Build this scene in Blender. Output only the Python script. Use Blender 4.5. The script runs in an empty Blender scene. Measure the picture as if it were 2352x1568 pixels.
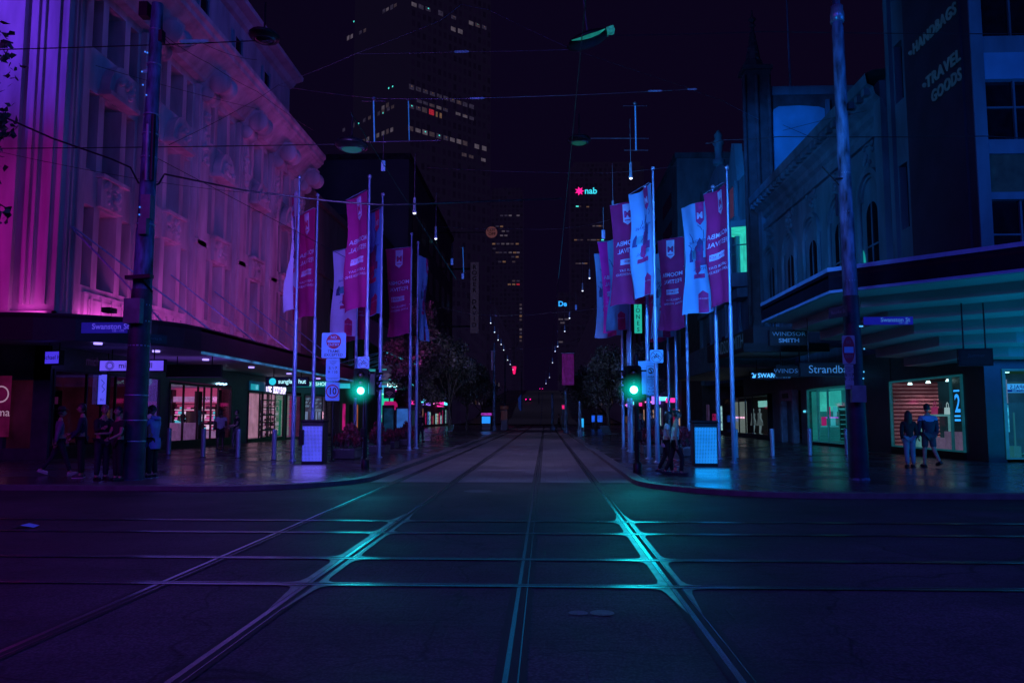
import bpy, bmesh, math, random
from mathutils import Vector, Matrix, Euler
random.seed(7)
S = bpy.context.scene
C = S.collection
PI = math.pi
# ------------------------------------------------------------------ camera (survey of the photograph)
F, CX, CY = 1850.0, 1176.0, 784.0            # focal length and centre in units of a 2352 x 1568 frame
EYE = Vector((0, 0, 1.6))
CAM_ROT = Euler((PI/2 + math.atan(173/F), 0, math.atan(76/F)), 'XYZ').to_matrix()
def ray(x, y): return CAM_ROT @ Vector(((x-CX)/F, (CY-y)/F, -1))
def onZ(x, y, z=0.1):
    d = ray(x, y); return EYE + d*((z-EYE.z)/d.z)
def onY(x, y, Y):
    d = ray(x, y); return EYE + d*(Y/d.y)
def onX(x, y, X):
    d = ray(x, y); return EYE + d*(X/d.x)
cam = bpy.data.objects.new('camera', bpy.data.cameras.new('camera')); C.objects.link(cam)
cam.data.sensor_width = 36; cam.data.sensor_fit = 'HORIZONTAL'; cam.data.lens = 36*F/2352
cam.data.clip_start = .1; cam.data.clip_end = 4000
cam.location = EYE; cam.rotation_euler = CAM_ROT.to_euler('XYZ'); S.camera = cam

# ------------------------------------------------------------------ materials
def lin(h):
    h = h.lstrip('#')
    def c(v): return v/12.92 if v <= .04045 else ((v+.055)/1.055)**2.4
    return tuple(c(int(h[i:i+2], 16)/255) for i in (0, 2, 4))
MATS = {}
def mat(name, col=(.3,.3,.3), rough=.6, metal=0.0, var=.25, scale=3.0, bump=0.0, emit=None, es=1.0, spec=.5, bscale=None, coord='Object', streak=None):
    """procedural material: base colour broken up by noise, optional bump and emission"""
    if name in MATS: return MATS[name]
    if isinstance(col, str): col = lin(col)
    if isinstance(emit, str): emit = lin(emit)
    m = bpy.data.materials.new(name); m.use_nodes = True
    N = m.node_tree.nodes; L = m.node_tree.links; N.clear()
    out = N.new('ShaderNodeOutputMaterial'); b = N.new('ShaderNodeBsdfPrincipled')
    L.new(b.outputs[0], out.inputs[0])
    b.inputs['Roughness'].default_value = rough; b.inputs['Metallic'].default_value = metal
    b.inputs['Specular IOR Level'].default_value = spec
    tc = N.new('ShaderNodeTexCoord'); nz = N.new('ShaderNodeTexNoise'); nz.inputs['Scale'].default_value = scale; nz.inputs['Detail'].default_value = 6
    src = tc.outputs[coord]
    if streak:
        mp = N.new('ShaderNodeMapping'); mp.inputs['Scale'].default_value = streak; L.new(src, mp.inputs[0]); src = mp.outputs[0]
    L.new(src, nz.inputs['Vector'])
    rp = N.new('ShaderNodeValToRGB'); rp.color_ramp.elements[0].position = .3; rp.color_ramp.elements[1].position = .72
    lo = tuple(max(0, c*(1-var*1.5)) for c in col); hi = tuple(min(1, c*(1+var)) for c in col)
    rp.color_ramp.elements[0].color = (*lo, 1); rp.color_ramp.elements[1].color = (*hi, 1)
    L.new(nz.outputs[0], rp.inputs[0]); L.new(rp.outputs[0], b.inputs['Base Color'])
    if bump:
        bp = N.new('ShaderNodeBump'); bp.inputs['Strength'].default_value = bump; bp.inputs['Distance'].default_value = .03
        n2 = N.new('ShaderNodeTexNoise'); n2.inputs['Scale'].default_value = bscale or scale*6; n2.inputs['Detail'].default_value = 4
        L.new(src, n2.inputs['Vector']); L.new(n2.outputs[0], bp.inputs['Height']); L.new(bp.outputs[0], b.inputs['Normal'])
    if emit is not None:
        r2 = N.new('ShaderNodeValToRGB'); r2.color_ramp.elements[0].position = .3; r2.color_ramp.elements[1].position = .75
        r2.color_ramp.elements[0].color = (*[c*(1-var) for c in emit], 1); r2.color_ramp.elements[1].color = (*[min(1, c*(1+var*.6)) for c in emit], 1)
        L.new(nz.outputs[0], r2.inputs[0]); L.new(r2.outputs[0], b.inputs['Emission Color']); b.inputs['Emission Strength'].default_value = es
    MATS[name] = m
    return m
def paving_mat(name, col, bw, bh, rough, mortar=.5, bump=.25, wet=.5, rot=0.0, var=.35):
    """laid stone paving: brick pattern joints, stone-to-stone tone, damp patches in the roughness"""
    m = bpy.data.materials.new(name); m.use_nodes = True
    N = m.node_tree.nodes; L = m.node_tree.links; b = N['Principled BSDF']
    tc = N.new('ShaderNodeTexCoord'); mp = N.new('ShaderNodeMapping'); mp.inputs['Rotation'].default_value = (0, 0, rot); L.new(tc.outputs['Object'], mp.inputs[0])
    br = N.new('ShaderNodeTexBrick'); br.inputs['Scale'].default_value = 1; br.inputs['Brick Width'].default_value = bw; br.inputs['Row Height'].default_value = bh
    br.inputs['Mortar Size'].default_value = .012; br.inputs['Mortar Smooth'].default_value = .3
    br.inputs['Color1'].default_value = (*[c*(1-var) for c in col], 1); br.inputs['Color2'].default_value = (*[c*(1+var) for c in col], 1); br.inputs['Mortar'].default_value = (*[c*mortar for c in col], 1)
    L.new(mp.outputs[0], br.inputs['Vector'])
    nz = N.new('ShaderNodeTexNoise'); nz.inputs['Scale'].default_value = .45; nz.inputs['Detail'].default_value = 8; L.new(tc.outputs['Object'], nz.inputs['Vector'])
    mx = N.new('ShaderNodeMix'); mx.data_type = 'RGBA'; mx.blend_type = 'MULTIPLY'; mx.inputs[0].default_value = .8
    rp = N.new('ShaderNodeValToRGB'); rp.color_ramp.elements[0].position = .3; rp.color_ramp.elements[0].color = (.45,.45,.45,1); rp.color_ramp.elements[1].position = .7
    L.new(nz.outputs[0], rp.inputs[0]); L.new(br.outputs[0], mx.inputs[6]); L.new(rp.outputs[0], mx.inputs[7]); L.new(mx.outputs[2], b.inputs['Base Color'])
    mr = N.new('ShaderNodeMapRange'); mr.inputs['From Min'].default_value = .3; mr.inputs['From Max'].default_value = .7
    mr.inputs['To Min'].default_value = rough*wet; mr.inputs['To Max'].default_value = rough; L.new(nz.outputs[0], mr.inputs[0]); L.new(mr.outputs[0], b.inputs['Roughness'])
    bp = N.new('ShaderNodeBump'); bp.inputs['Strength'].default_value = bump; bp.inputs['Distance'].default_value = .02
    n2 = N.new('ShaderNodeTexNoise'); n2.inputs['Scale'].default_value = 9; n2.inputs['Detail'].default_value = 5; L.new(tc.outputs['Object'], n2.inputs['Vector'])
    ad = N.new('ShaderNodeMath'); ad.operation = 'ADD'; L.new(n2.outputs[0], ad.inputs[0]); inv = N.new('ShaderNodeMath'); inv.operation = 'SUBTRACT'; inv.inputs[0].default_value = 1; L.new(br.outputs['Fac'], inv.inputs[1]); L.new(inv.outputs[0], ad.inputs[1])
    L.new(ad.outputs[0], bp.inputs['Height']); L.new(bp.outputs[0], b.inputs['Normal'])
    return m
def glass_mat(name, tint, refl=.12, rough=.03, alpha=.85):
    m = bpy.data.materials.new(name); m.use_nodes = True
    N = m.node_tree.nodes; L = m.node_tree.links; N.clear()
    out = N.new('ShaderNodeOutputMaterial'); t = N.new('ShaderNodeBsdfTransparent'); t.inputs[0].default_value = (*tint, 1)
    g = N.new('ShaderNodeBsdfGlossy'); g.inputs['Roughness'].default_value = rough; g.inputs[0].default_value = (.9,.9,.9,1)
    fr = N.new('ShaderNodeFresnel'); fr.inputs[0].default_value = 1.45
    mx = N.new('ShaderNodeMixShader'); L.new(fr.outputs[0], mx.inputs[0]); L.new(t.outputs[0], mx.inputs[1]); L.new(g.outputs[0], mx.inputs[2]); L.new(mx.outputs[0], out.inputs[0])
    return m
def facade_mat(name, wall, glass, bw, bh, glow=None):
    """far tower cladding: a grid of dark panes between spandrels"""
    m = bpy.data.materials.new(name); m.use_nodes = True
    N = m.node_tree.nodes; L = m.node_tree.links; b = N['Principled BSDF']; b.inputs['Roughness'].default_value = .45
    tc = N.new('ShaderNodeTexCoord'); sp = N.new('ShaderNodeSeparateXYZ'); L.new(tc.outputs['Object'], sp.inputs[0])
    ad = N.new('ShaderNodeMath'); ad.operation = 'ADD'; L.new(sp.outputs[0], ad.inputs[0]); L.new(sp.outputs[1], ad.inputs[1])
    cb = N.new('ShaderNodeCombineXYZ'); L.new(ad.outputs[0], cb.inputs[0]); L.new(sp.outputs[2], cb.inputs[1])
    br = N.new('ShaderNodeTexBrick'); br.offset = 0; br.inputs['Scale'].default_value = 1; br.inputs['Brick Width'].default_value = bw; br.inputs['Row Height'].default_value = bh
    br.inputs['Mortar Size'].default_value = .22*min(bw, bh); br.inputs['Color1'].default_value = (*glass, 1); br.inputs['Color2'].default_value = (*[g*1.8 for g in glass], 1); br.inputs['Mortar'].default_value = (*wall, 1)
    L.new(cb.outputs[0], br.inputs['Vector']); L.new(br.outputs[0], b.inputs['Base Color'])
    if glow: L.new(br.outputs[0], b.inputs['Emission Color']); b.inputs['Emission Strength'].default_value = glow  # cladding emits faintly, standing in for the glow of night haze
    return m

# ------------------------------------------------------------------ mesh builder
class MB:
    def __init__(s): s.v = []; s.f = []; s.m = []; s.sm = []
    def add(s, vs, fs, m=0, smooth=False):
        o = len(s.v); s.v += [Vector(p) for p in vs]
        for f in fs: s.f.append([o+i for i in f]); s.m.append(m); s.sm.append(smooth)
        return s
    def box(s, x0, x1, y0, y1, z0, z1, m=0):
        x0, x1 = min(x0,x1), max(x0,x1); y0, y1 = min(y0,y1), max(y0,y1); z0, z1 = min(z0,z1), max(z0,z1)
        return s.add([(x0,y0,z0),(x1,y0,z0),(x1,y1,z0),(x0,y1,z0),(x0,y0,z1),(x1,y0,z1),(x1,y1,z1),(x0,y1,z1)],
            [(0,3,2,1),(4,5,6,7),(0,1,5,4),(1,2,6,5),(2,3,7,6),(3,0,4,7)], m)
    def obox(s, c, size, rz=0, rx=0, ry=0, m=0, bev=0):
        R = Euler((rx, ry, rz), 'XYZ').to_matrix(); c = Vector(c); h = Vector(size)/2
        if bev:
            b = min(bev, h.x*.9, h.y*.9, h.z*.9); vs = []; 
            bm = bmesh.new(); bmesh.ops.create_cube(bm, size=1)
            for v in bm.verts: v.co = Vector((v.co.x*size[0], v.co.y*size[1], v.co.z*size[2]))
            bmesh.ops.bevel(bm, geom=bm.edges[:], offset=b, segments=2, affect='EDGES', profile=.5)
            bm.verts.index_update()
            s.add([c + R@v.co for v in bm.verts], [[v.index for v in f.verts] for f in bm.faces], m); bm.free(); return s
        vs = [c + R@Vector((i*h.x, j*h.y, k*h.z)) for k in (-1,1) for j in (-1,1) for i in (-1,1)]
        return s.add(vs, [(0,2,3,1),(4,5,7,6),(0,1,5,4),(1,3,7,5),(3,2,6,7),(2,0,4,6)], m)
    def quad(s, a, b, c, d, m=0): return s.add([a,b,c,d], [(0,1,2,3)], m)
    def prism(s, pts, z0, z1, m=0, top=None):
        n = len(pts); vs = [(p[0],p[1],z0) for p in pts] + [(p[0],p[1],z1) for p in pts]
        s.add(vs, [tuple(range(n-1,-1,-1))] + [(i,(i+1)%n,n+(i+1)%n,n+i) for i in range(n)], m)
        return s.add(vs[n:], [tuple(range(n))], m if top is None else top)
    def extr(s, pts, d, m=0):
        """polygon of 3D points thickened along d"""
        n = len(pts); d = Vector(d); vs = [Vector(p) for p in pts]; vs += [p+d for p in vs]
        return s.add(vs, [tuple(range(n)), tuple(range(2*n-1,n-1,-1))] + [(i,n+i,n+(i+1)%n,(i+1)%n) for i in range(n)], m)
    def tube(s, pts, r, n=8, m=0, smooth=True, cap=True):
        pts = [Vector(p) for p in pts]; rs = r if isinstance(r, (list, tuple)) else [r]*len(pts)
        vs = []; fs = []; prev = None
        for i, p in enumerate(pts):
            t = (pts[min(i+1,len(pts)-1)] - pts[max(i-1,0)]).normalized()
            a = (Vector((0,0,1)) if abs(t.z) < .9 else Vector((1,0,0))) if prev is None else prev
            u = (a - t*a.dot(t)).normalized(); w = t.cross(u); prev = u
            for k in range(n):
                an = 2*PI*k/n; vs.append(p + (u*math.cos(an) + w*math.sin(an))*rs[i])
        for i in range(len(pts)-1):
            for k in range(n): fs.append((i*n+k, i*n+(k+1)%n, (i+1)*n+(k+1)%n, (i+1)*n+k))
        s.add(vs, fs, m, smooth)
        if cap:
            s.add(vs[:n], [tuple(range(n-1,-1,-1))], m); s.add(vs[-n:], [tuple(range(n))], m)
        return s
    def lathe(s, c, prof, n=16, m=0, smooth=True, axis=None):
        """profile [(r, h)] turned round an axis through c (default z)"""
        c = Vector(c); ax = Vector(axis or (0,0,1)).normalized(); u = ax.orthogonal().normalized(); w = ax.cross(u)
        vs = [c + ax*h + (u*math.cos(2*PI*k/n) + w*math.sin(2*PI*k/n))*r for r, h in prof for k in range(n)]
        fs = [(i*n+k, i*n+(k+1)%n, (i+1)*n+(k+1)%n, (i+1)*n+k) for i in range(len(prof)-1) for k in range(n)]
        return s.add(vs, fs, m, smooth)
    def disc(s, c, r, nrm, n=24, m=0, r0=0, sx=1.0):
        c = Vector(c); nrm = Vector(nrm).normalized(); u = Vector((0,0,1)); u = (u - nrm*u.dot(nrm)); u = u.normalized() if u.length > .01 else Vector((1,0,0)); w = u.cross(nrm)
        ring = [c + (u*math.sin(2*PI*k/n) + w*math.cos(2*PI*k/n)*sx)*r for k in range(n)]
        if r0 <= 0: return s.add(ring, [tuple(range(n))], m)
        inn = [c + (u*math.sin(2*PI*k/n) + w*math.cos(2*PI*k/n)*sx)*r0 for k in range(n)]
        return s.add(ring+inn, [(k,(k+1)%n,n+(k+1)%n,n+k) for k in range(n)], m)
    def ball(s, c, r, n=8, m=0, sc=(1,1,1)):
        c = Vector(c); vs = []; fs = []
        for i in range(n+1):
            ph = PI*i/n
            for k in range(2*n):
                th = PI*k/n; vs.append(c + Vector((math.sin(ph)*math.cos(th)*r*sc[0], math.sin(ph)*math.sin(th)*r*sc[1], math.cos(ph)*r*sc[2])))
        for i in range(n):
            for k in range(2*n): fs.append((i*2*n+k, (i+1)*2*n+k, (i+1)*2*n+(k+1)%(2*n), i*2*n+(k+1)%(2*n)))
        return s.add(vs, fs, m, True)
    def text(s, t, o, xd, ud, size, m=0, align='CENTER', bold=0, sx=1.0, space=1.0, fn=None, shear=0, mirror=False):
        vs, fs = text_geo(t, align, bold, space, shear)
        o = Vector(o); xd = Vector(xd).normalized(); ud = Vector(ud).normalized()
        if mirror: sx = -sx
        s.add([(fn(p[0]*size*sx, p[1]*size) if fn else o + xd*(p[0]*size*sx) + ud*(p[1]*size)) for p in vs], fs, m); return s
    def xf(s, M):
        s.v = [M @ p for p in s.v]; return s
    def build(s, name, mats, parent=None, local=False, origin=None, label=None, cat=None, group=None, kind=None):
        me = bpy.data.meshes.new(name)
        off = Vector((0,0,0))
        if not local:
            if parent is not None:
                q = parent
                while q is not None: off += q.location; q = q.parent
            elif origin is not None: off = Vector(origin)
        me.from_pydata([p - off for p in s.v], [], s.f)
        for mm in (mats if isinstance(mats, (list, tuple)) else [mats]): me.materials.append(mm)
        me.polygons.foreach_set('material_index', s.m); me.polygons.foreach_set('use_smooth', s.sm); me.update()
        o = bpy.data.objects.new(name, me); C.objects.link(o)
        if parent is not None: o.parent = parent
        elif origin is not None: o.location = origin
        tag(o, label, cat, group, kind)
        return o
TXT = {}
def text_geo(t, align, bold, space, shear):
    key = (t, align, bold, space, shear)
    if key in TXT: return TXT[key]
    cu = bpy.data.curves.new('t', 'FONT'); cu.body = t; cu.align_x = align; cu.align_y = 'CENTER'; cu.size = 1; cu.offset = bold; cu.space_character = space; cu.shear = shear; cu.resolution_u = 3
    ob = bpy.data.objects.new('t', cu); C.objects.link(ob)
    dg = bpy.context.evaluated_depsgraph_get(); me = bpy.data.meshes.new_from_object(ob.evaluated_get(dg))
    r = ([tuple(v.co) for v in me.vertices], [list(p.vertices) for p in me.polygons])
    bpy.data.objects.remove(ob); bpy.data.meshes.remove(me); bpy.data.curves.remove(cu)
    TXT[key] = r; return r
def tag(o, label=None, cat=None, group=None, kind=None):
    if label: o['label'] = label
    if cat: o['category'] = cat
    if group: o['group'] = group
    if kind: o['kind'] = kind
    return o
def thing(name, label, cat, loc=(0,0,0), rz=0, group=None):
    o = bpy.data.objects.new(name, None); C.objects.link(o); o.location = loc; o.rotation_euler = (0,0,rz); o.empty_display_size = .2
    return tag(o, label, cat, group)
def copy_tree(o, parent=None):
    c = o.copy(); C.objects.link(c)
    if parent is not None: c.parent = parent
    for ch in [x for x in KIDS(o)]: copy_tree(ch, c)
    return c
def KIDS(o): return list(o.children)
ORD = 'first second third fourth fifth sixth seventh eighth ninth tenth eleventh twelfth thirteenth'.split()
XP, ZP, YN = Vector((1,0,0)), Vector((0,0,1)), Vector((0,-1,0))

# palette
m_asphalt = paving_mat('asphalt', (.052,.05,.055), .5, .5, .78, mortar=.95, bump=.35, wet=.7, var=.08)
m_asphalt.node_tree.nodes['Principled BSDF'].inputs['Specular IOR Level'].default_value = .2
def speckle(m, lo, hi, scale, patch):
    """coarse aggregate, old repair patches and hairline cracks over a ground material"""
    N = m.node_tree.nodes; L = m.node_tree.links; b = N['Principled BSDF']; src = b.inputs['Base Color'].links[0].from_socket
    tc = N.new('ShaderNodeTexCoord'); v = N.new('ShaderNodeTexVoronoi'); v.inputs['Scale'].default_value = scale; L.new(tc.outputs['Object'], v.inputs['Vector'])
    r = N.new('ShaderNodeMapRange'); r.inputs['From Max'].default_value = .7; r.inputs['To Min'].default_value = hi; r.inputs['To Max'].default_value = lo; L.new(v.outputs['Distance'], r.inputs[0])
    n = N.new('ShaderNodeTexNoise'); n.inputs['Scale'].default_value = patch; n.inputs['Detail'].default_value = 9; n.inputs['Roughness'].default_value = .65; L.new(tc.outputs['Object'], n.inputs['Vector'])
    r2 = N.new('ShaderNodeMapRange'); r2.inputs['From Min'].default_value = .35; r2.inputs['From Max'].default_value = .65; r2.inputs['To Min'].default_value = .55; r2.inputs['To Max'].default_value = 1.25; L.new(n.outputs[0], r2.inputs[0])
    mu = N.new('ShaderNodeMath'); mu.operation = 'MULTIPLY'; L.new(r.outputs[0], mu.inputs[0]); L.new(r2.outputs[0], mu.inputs[1])
    w = N.new('ShaderNodeTexVoronoi'); w.feature = 'DISTANCE_TO_EDGE'; w.inputs['Scale'].default_value = .28; n3 = N.new('ShaderNodeTexNoise'); n3.inputs['Scale'].default_value = 1.1; L.new(tc.outputs['Object'], n3.inputs['Vector'])
    mm = N.new('ShaderNodeVectorMath'); mm.operation = 'MULTIPLY_ADD'; mm.inputs[1].default_value = (1.2,1.2,0); L.new(n3.outputs[1], mm.inputs[0]); L.new(tc.outputs['Object'], mm.inputs[2]); L.new(mm.outputs[0], w.inputs['Vector'])
    r3 = N.new('ShaderNodeMapRange'); r3.inputs['From Max'].default_value = .006; r3.inputs['To Min'].default_value = .35; r3.inputs['To Max'].default_value = 1; L.new(w.outputs['Distance'], r3.inputs[0])
    m3 = N.new('ShaderNodeMath'); m3.operation = 'MULTIPLY'; L.new(mu.outputs[0], m3.inputs[0]); L.new(r3.outputs[0], m3.inputs[1])
    x = N.new('ShaderNodeVectorMath'); x.operation = 'SCALE'; L.new(src, x.inputs[0]); L.new(m3.outputs[0], x.inputs['Scale']); L.new(x.outputs[0], b.inputs['Base Color'])
speckle(m_asphalt, .55, 1.7, 45, .35)
m_mall = paving_mat('mall_granite', (.16,.15,.16), .6, .3, .48, mortar=.6, bump=.2, wet=.6, rot=PI/2, var=.12)
m_blue = paving_mat('bluestone', (.075,.072,.08), 1.0, .5, .36, mortar=.5, bump=.2, wet=.45, var=.25)
m_kerb = mat('kerb_stone', (.10,.10,.11), .55, var=.2, scale=4, bump=.1)
m_render = mat('painted_render', (.52,.45,.47), .8, var=.26, scale=1.3, bump=.06, bscale=9, streak=(1,1,.25))
m_render2 = mat('worn_render', (.3,.28,.28), .85, var=.25, scale=1.0, bump=.08, streak=(1,1,.3))
m_stone = mat('grey_stone', (.2,.2,.21), .85, var=.3, scale=1.5, bump=.12, streak=(1,1,.4))
m_dkstone = mat('dark_stone', (.075,.07,.08), .85, var=.3, scale=1.5, bump=.1)
m_brick = mat('dark_brick', (.05,.045,.055), .85, var=.25, scale=2)
m_black = mat('black_metal', (.012,.012,.014), .42, .3, var=.2)
m_wire = mat('wire', (.03,.03,.035), .5, .4, var=.1)
m_wirel = mat('steel_wire', (.3,.3,.34), .4, .7, var=.1)
m_dark = mat('dark_void', (.006,.005,.008), .7, var=.3)
m_fascia = mat('dark_fascia', (.018,.016,.022), .55, var=.3, scale=1)
m_soffit = mat('soffit_board', (.42,.4,.42), .6, var=.12, scale=.8)
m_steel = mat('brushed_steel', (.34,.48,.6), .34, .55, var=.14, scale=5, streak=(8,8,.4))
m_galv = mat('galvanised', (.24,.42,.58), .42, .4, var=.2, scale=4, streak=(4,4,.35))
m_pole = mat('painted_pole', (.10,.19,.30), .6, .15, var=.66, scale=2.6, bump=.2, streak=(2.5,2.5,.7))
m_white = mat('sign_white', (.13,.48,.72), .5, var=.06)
m_red = mat('sign_red', (.24,.008,.05), .5, var=.08)
m_ink = mat('sign_black', (.012,.012,.015), .5, var=.1)
m_bluesign = mat('sign_blue', (.012,.02,.3), .5, var=.1, emit=(.004,.005,.12), es=1.0)
m_pane = mat('dark_pane', (.012,.012,.018), .08, var=.3, spec=.6)
m_glass = glass_mat('shop_glass', (.86,.9,.92))
m_skin = mat('skin', (.36,.21,.16), .55, var=.06)
m_hairc = mat('dark_hair', (.015,.011,.01), .5, var=.3, scale=30)
def E(name, hexc, s, var=.12, scale=2.0):
    return mat(name, (.02,.02,.02), .5, emit=hexc, es=s, var=var, scale=scale)
# ------------------------------------------------------------------ ground, road, mall, footpaths, rails
def struct(name, mb, mats, **k): return mb.build(name, mats, kind='structure', **k)
struct('ground', MB().quad((-1500,-200,-.03),(1500,-200,-.03),(1500,2500,-.03),(-1500,2500,-.03)), mat('earth', (.02,.02,.022), .9))
struct('road', MB().quad((-120,-40,0),(120,-40,0),(120,172,0),(-120,172,0)), m_asphalt)
mall = MB().quad((-4.3,19.9,.004),(2.1,19.9,.004),(2.1,150,.004),(-4.3,150,.004))
struct('pavement', mall, m_mall)
# pale bands set across the mall paving
bd = MB()
for y in (20.1, 24.2, 31.5, 45):
    for x0, x1 in ((-4.25,-3.9),(-3.5,-2.5),(-2.05,-.45),(-.0,.95),(1.4,2.05)): bd.quad((x0,y,.008),(x1,y,.008),(x1,y+.4,.008),(x0,y+.4,.008))
struct('pavement_strip', bd, mat('band_stone', (.26,.23,.24), .45, var=.15))
def footpath(edge, back):
    """edge: kerb line, back: far corners; slab 0.1 m high with a kerb stone along its edge"""
    ins = []
    for i, p in enumerate(edge):
        a = Vector(edge[max(i-1,0)]); b = Vector(edge[min(i+1,len(edge)-1)]); t = (b-a).normalized(); n = Vector((-t.y, t.x)); 
        ins.append(tuple(Vector(p) + n*.3))
    struct('footpath', MB().prism(ins + back, -.02, .1), m_blue)
    k = MB()
    for i in range(len(edge)-1):
        k.prism([edge[i], edge[i+1], ins[i+1], ins[i]], -.02, .104)
    struct('kerb', k, m_kerb)
def arc(c, r, a0, a1, n=8): return [(c[0]+r*math.cos(math.radians(a0+(a1-a0)*i/n)), c[1]+r*math.sin(math.radians(a0+(a1-a0)*i/n))) for i in range(n+1)]
# far kerbs of the crossing, both corners, running round into the mall
footpath([(2.1,150),(2.1,20.2)] + arc((5.7,19.9),3.6,180,270) + [(90,16.25)], [(90,150)])
footpath([(-90,17.2),(-8.2,17.4)] + arc((-7.6,20.6),3.25,270,360) + [(-4.35,150)], [(-90,150)])
# street beyond the mall: crossing, then a road climbing the hill
hp = [(150,0),(172,.02),(215,1.5),(262,6.4),(330,10.5),(420,15.3),(520,18),(700,18.2)]
hl = MB(); hs = MB(); hm = MB()
for (y0,z0),(y1,z1) in zip(hp[1:], hp[2:]):
    hl.quad((-9,y0,z0+.02),(7,y0,z0+.02),(7,y1,z1+.02),(-9,y1,z1+.02))
    for a, b in ((-18,-9),(7,16)): hs.quad((a,y0,z0+.14),(b,y0,z0+.14),(b,y1,z1+.14),(a,y1,z1+.14))
    for x in (-1,):
        for q in range(6):
            t0, t1 = q/6, q/6+.08; hm.quad((x-.1,y0+(y1-y0)*t0,z0+(z1-z0)*t0+.03),(x+.1,y0+(y1-y0)*t0,z0+(z1-z0)*t0+.03),(x+.1,y0+(y1-y0)*t1,z0+(z1-z0)*t1+.03),(x-.1,y0+(y1-y0)*t1,z0+(z1-z0)*t1+.03))
struct('road_hill', hl, mat('hill_asphalt', (.09,.09,.095), .7, var=.5, scale=.02, emit=(.0045,.004,.009), es=1))  # faint emission puts night light into the hill road
struct('pavement_hill', hs, m_blue); struct('road_markings', hm, m_white)
# terrain under the hill so that it is not a ribbon in the air
tr = MB()
for (y0,z0),(y1,z1) in zip(hp[1:], hp[2:]): tr.quad((-300,y0,z0-.1),(300,y0,z0-.1),(300,y1,z1-.1),(-300,y1,z1-.1))
struct('hill', tr, mat('earth', (.02,.02,.022)))

m_rail = mat('rail_steel', (.16,.20,.22), .26, .9, var=.2, scale=6, streak=(3,3,3))
m_plate = mat('crossing_plate', (.24,.26,.27), .34, .85, var=.3, scale=9, bump=.12, bscale=40)
m_groove = mat('rail_groove', (.006,.006,.008), .7)
RX = (-3.72, -2.28, -.25, 1.185)
RY = tuple(onZ(1252, y, 0).y for y in (1348.5, 1287, 1227, 1199))
WHERE = ('outermost on the pink-lit side', 'with pale crossing plates on the pink-lit side', 'running dark down the middle of the crossing', 'with bright cyan crossing plates')
for i, x in enumerate(RX):
    r = MB(); z = .009
    a, b = -30, 150; hw = .017 if i == 2 else .022
    r.quad((x-hw,a,z),(x+hw,a,z),(x+hw,b,z),(x-hw,b,z), 0)
    r.quad((x+hw,a,z-.002),(x+.072,a,z-.002),(x+.072,b,z-.002),(x+hw,b,z-.002), 2)
    r.quad((x+.074,a,z),(x+.084,a,z),(x+.084,b,z),(x+.074,b,z), 0)
    r.quad((x-.075,a,z-.002),(x-hw,a,z-.002),(x-hw,b,z-.002),(x-.075,b,z-.002), 2); r.quad((x+.088,a,z-.002),(x+.125,a,z-.002),(x+.125,b,z-.002),(x+.088,b,z-.002), 2)
    if i in (1, 3):                                  # wider cast plates through the crossing, tapering off at both ends
        ya, yb = RY[0]-1.0, RY[3]+1.0; L0, L1, R0, R1 = x-.028, x-.092, x+.088, x+.135
        r.add([(L1,ya+.7,z),(L0,ya,z),(L0,yb,z),(L1,yb-.7,z)], [(0,1,2,3)], 1); r.add([(R0,ya,z),(R1,ya+.7,z),(R1,yb-.7,z),(R0,yb,z)], [(0,1,2,3)], 1)
        for yy in RY:                                # flared corners where the two lines of rail meet
            for sx in (-1, 1):
                for sy in (-1, 1):
                    ex = L1 if sx < 0 else R1; ey = yy + (.096 if sy > 0 else -.03)
                    pts = [(ex,ey), (ex+sx*.22,ey), (ex+sx*.08,ey+sy*.03), (ex+sx*.028,ey+sy*.08), (ex,ey+sy*.24)]
                    if sx*sy < 0: pts = pts[::-1]
                    r.add([(p[0],p[1],z+.001) for p in pts], [tuple(range(5))], 1)
    r.build('tram_rail', [m_rail, m_plate, m_groove], origin=(x,20,0), label='grooved steel tram rail along the street, ' + WHERE[i], cat='tram rail', group='tram rails along the street')
for i, y in enumerate(RY):
    r = MB(); z = .012
    for a, b in ((-80, 80),):
        r.quad((a,y-.034,z),(b,y-.034,z),(b,y+.034,z),(a,y+.034,z), 0)
        r.quad((a,y+.034,z-.001),(b,y+.034,z-.001),(b,y+.072,z-.001),(a,y+.072,z-.001), 2)
        r.quad((a,y+.072,z),(b,y+.072,z),(b,y+.096,z),(a,y+.096,z), 0)
    r.build('tram_rail', [m_rail, m_plate, m_groove], origin=(0,y,0), label=('closest to the camera','second closest to the camera','third from the camera','fourth from the camera')[i] + ' of the steel rails crossing from side to side', cat='tram rail', group='tram rails crossing the street')
# iron covers and a scrap of litter on the asphalt
def cover(x, y, w, lab):
    p = onZ(x, y, 0); MB().disc((p.x,p.y,.006), w, (0,0,1), 20).build('manhole_cover', mat('cover_iron', (.10,.10,.11), .6, .3, scale=40, bump=.3), origin=(p.x,p.y,0), label=lab, cat='manhole cover')
cover(1383, 1408, .10, 'small round iron cover in the asphalt beside the middle rail, nearer the cyan rail')
cover(1328, 1408, .08, 'smallest round iron cover just off the middle rail')
cover(1097, 1128, .3, 'round iron cover between the tram tracks at the mall entrance')
p = onZ(57, 1212, 0); a = MB()
a.add([(p.x-.17,p.y-.05,.01),(p.x-.02,p.y-.08,.05),(p.x+.15,p.y-.03,.012),(p.x+.17,p.y+.08,.03),(p.x+.0,p.y+.1,.06),(p.x-.15,p.y+.06,.015)], [(0,1,4,5),(1,2,3,4)])
a.build('paper_litter', m_white, origin=(p.x,p.y,0), label='crumpled pale paper lying on the dark asphalt by itself', cat='litter')
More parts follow.
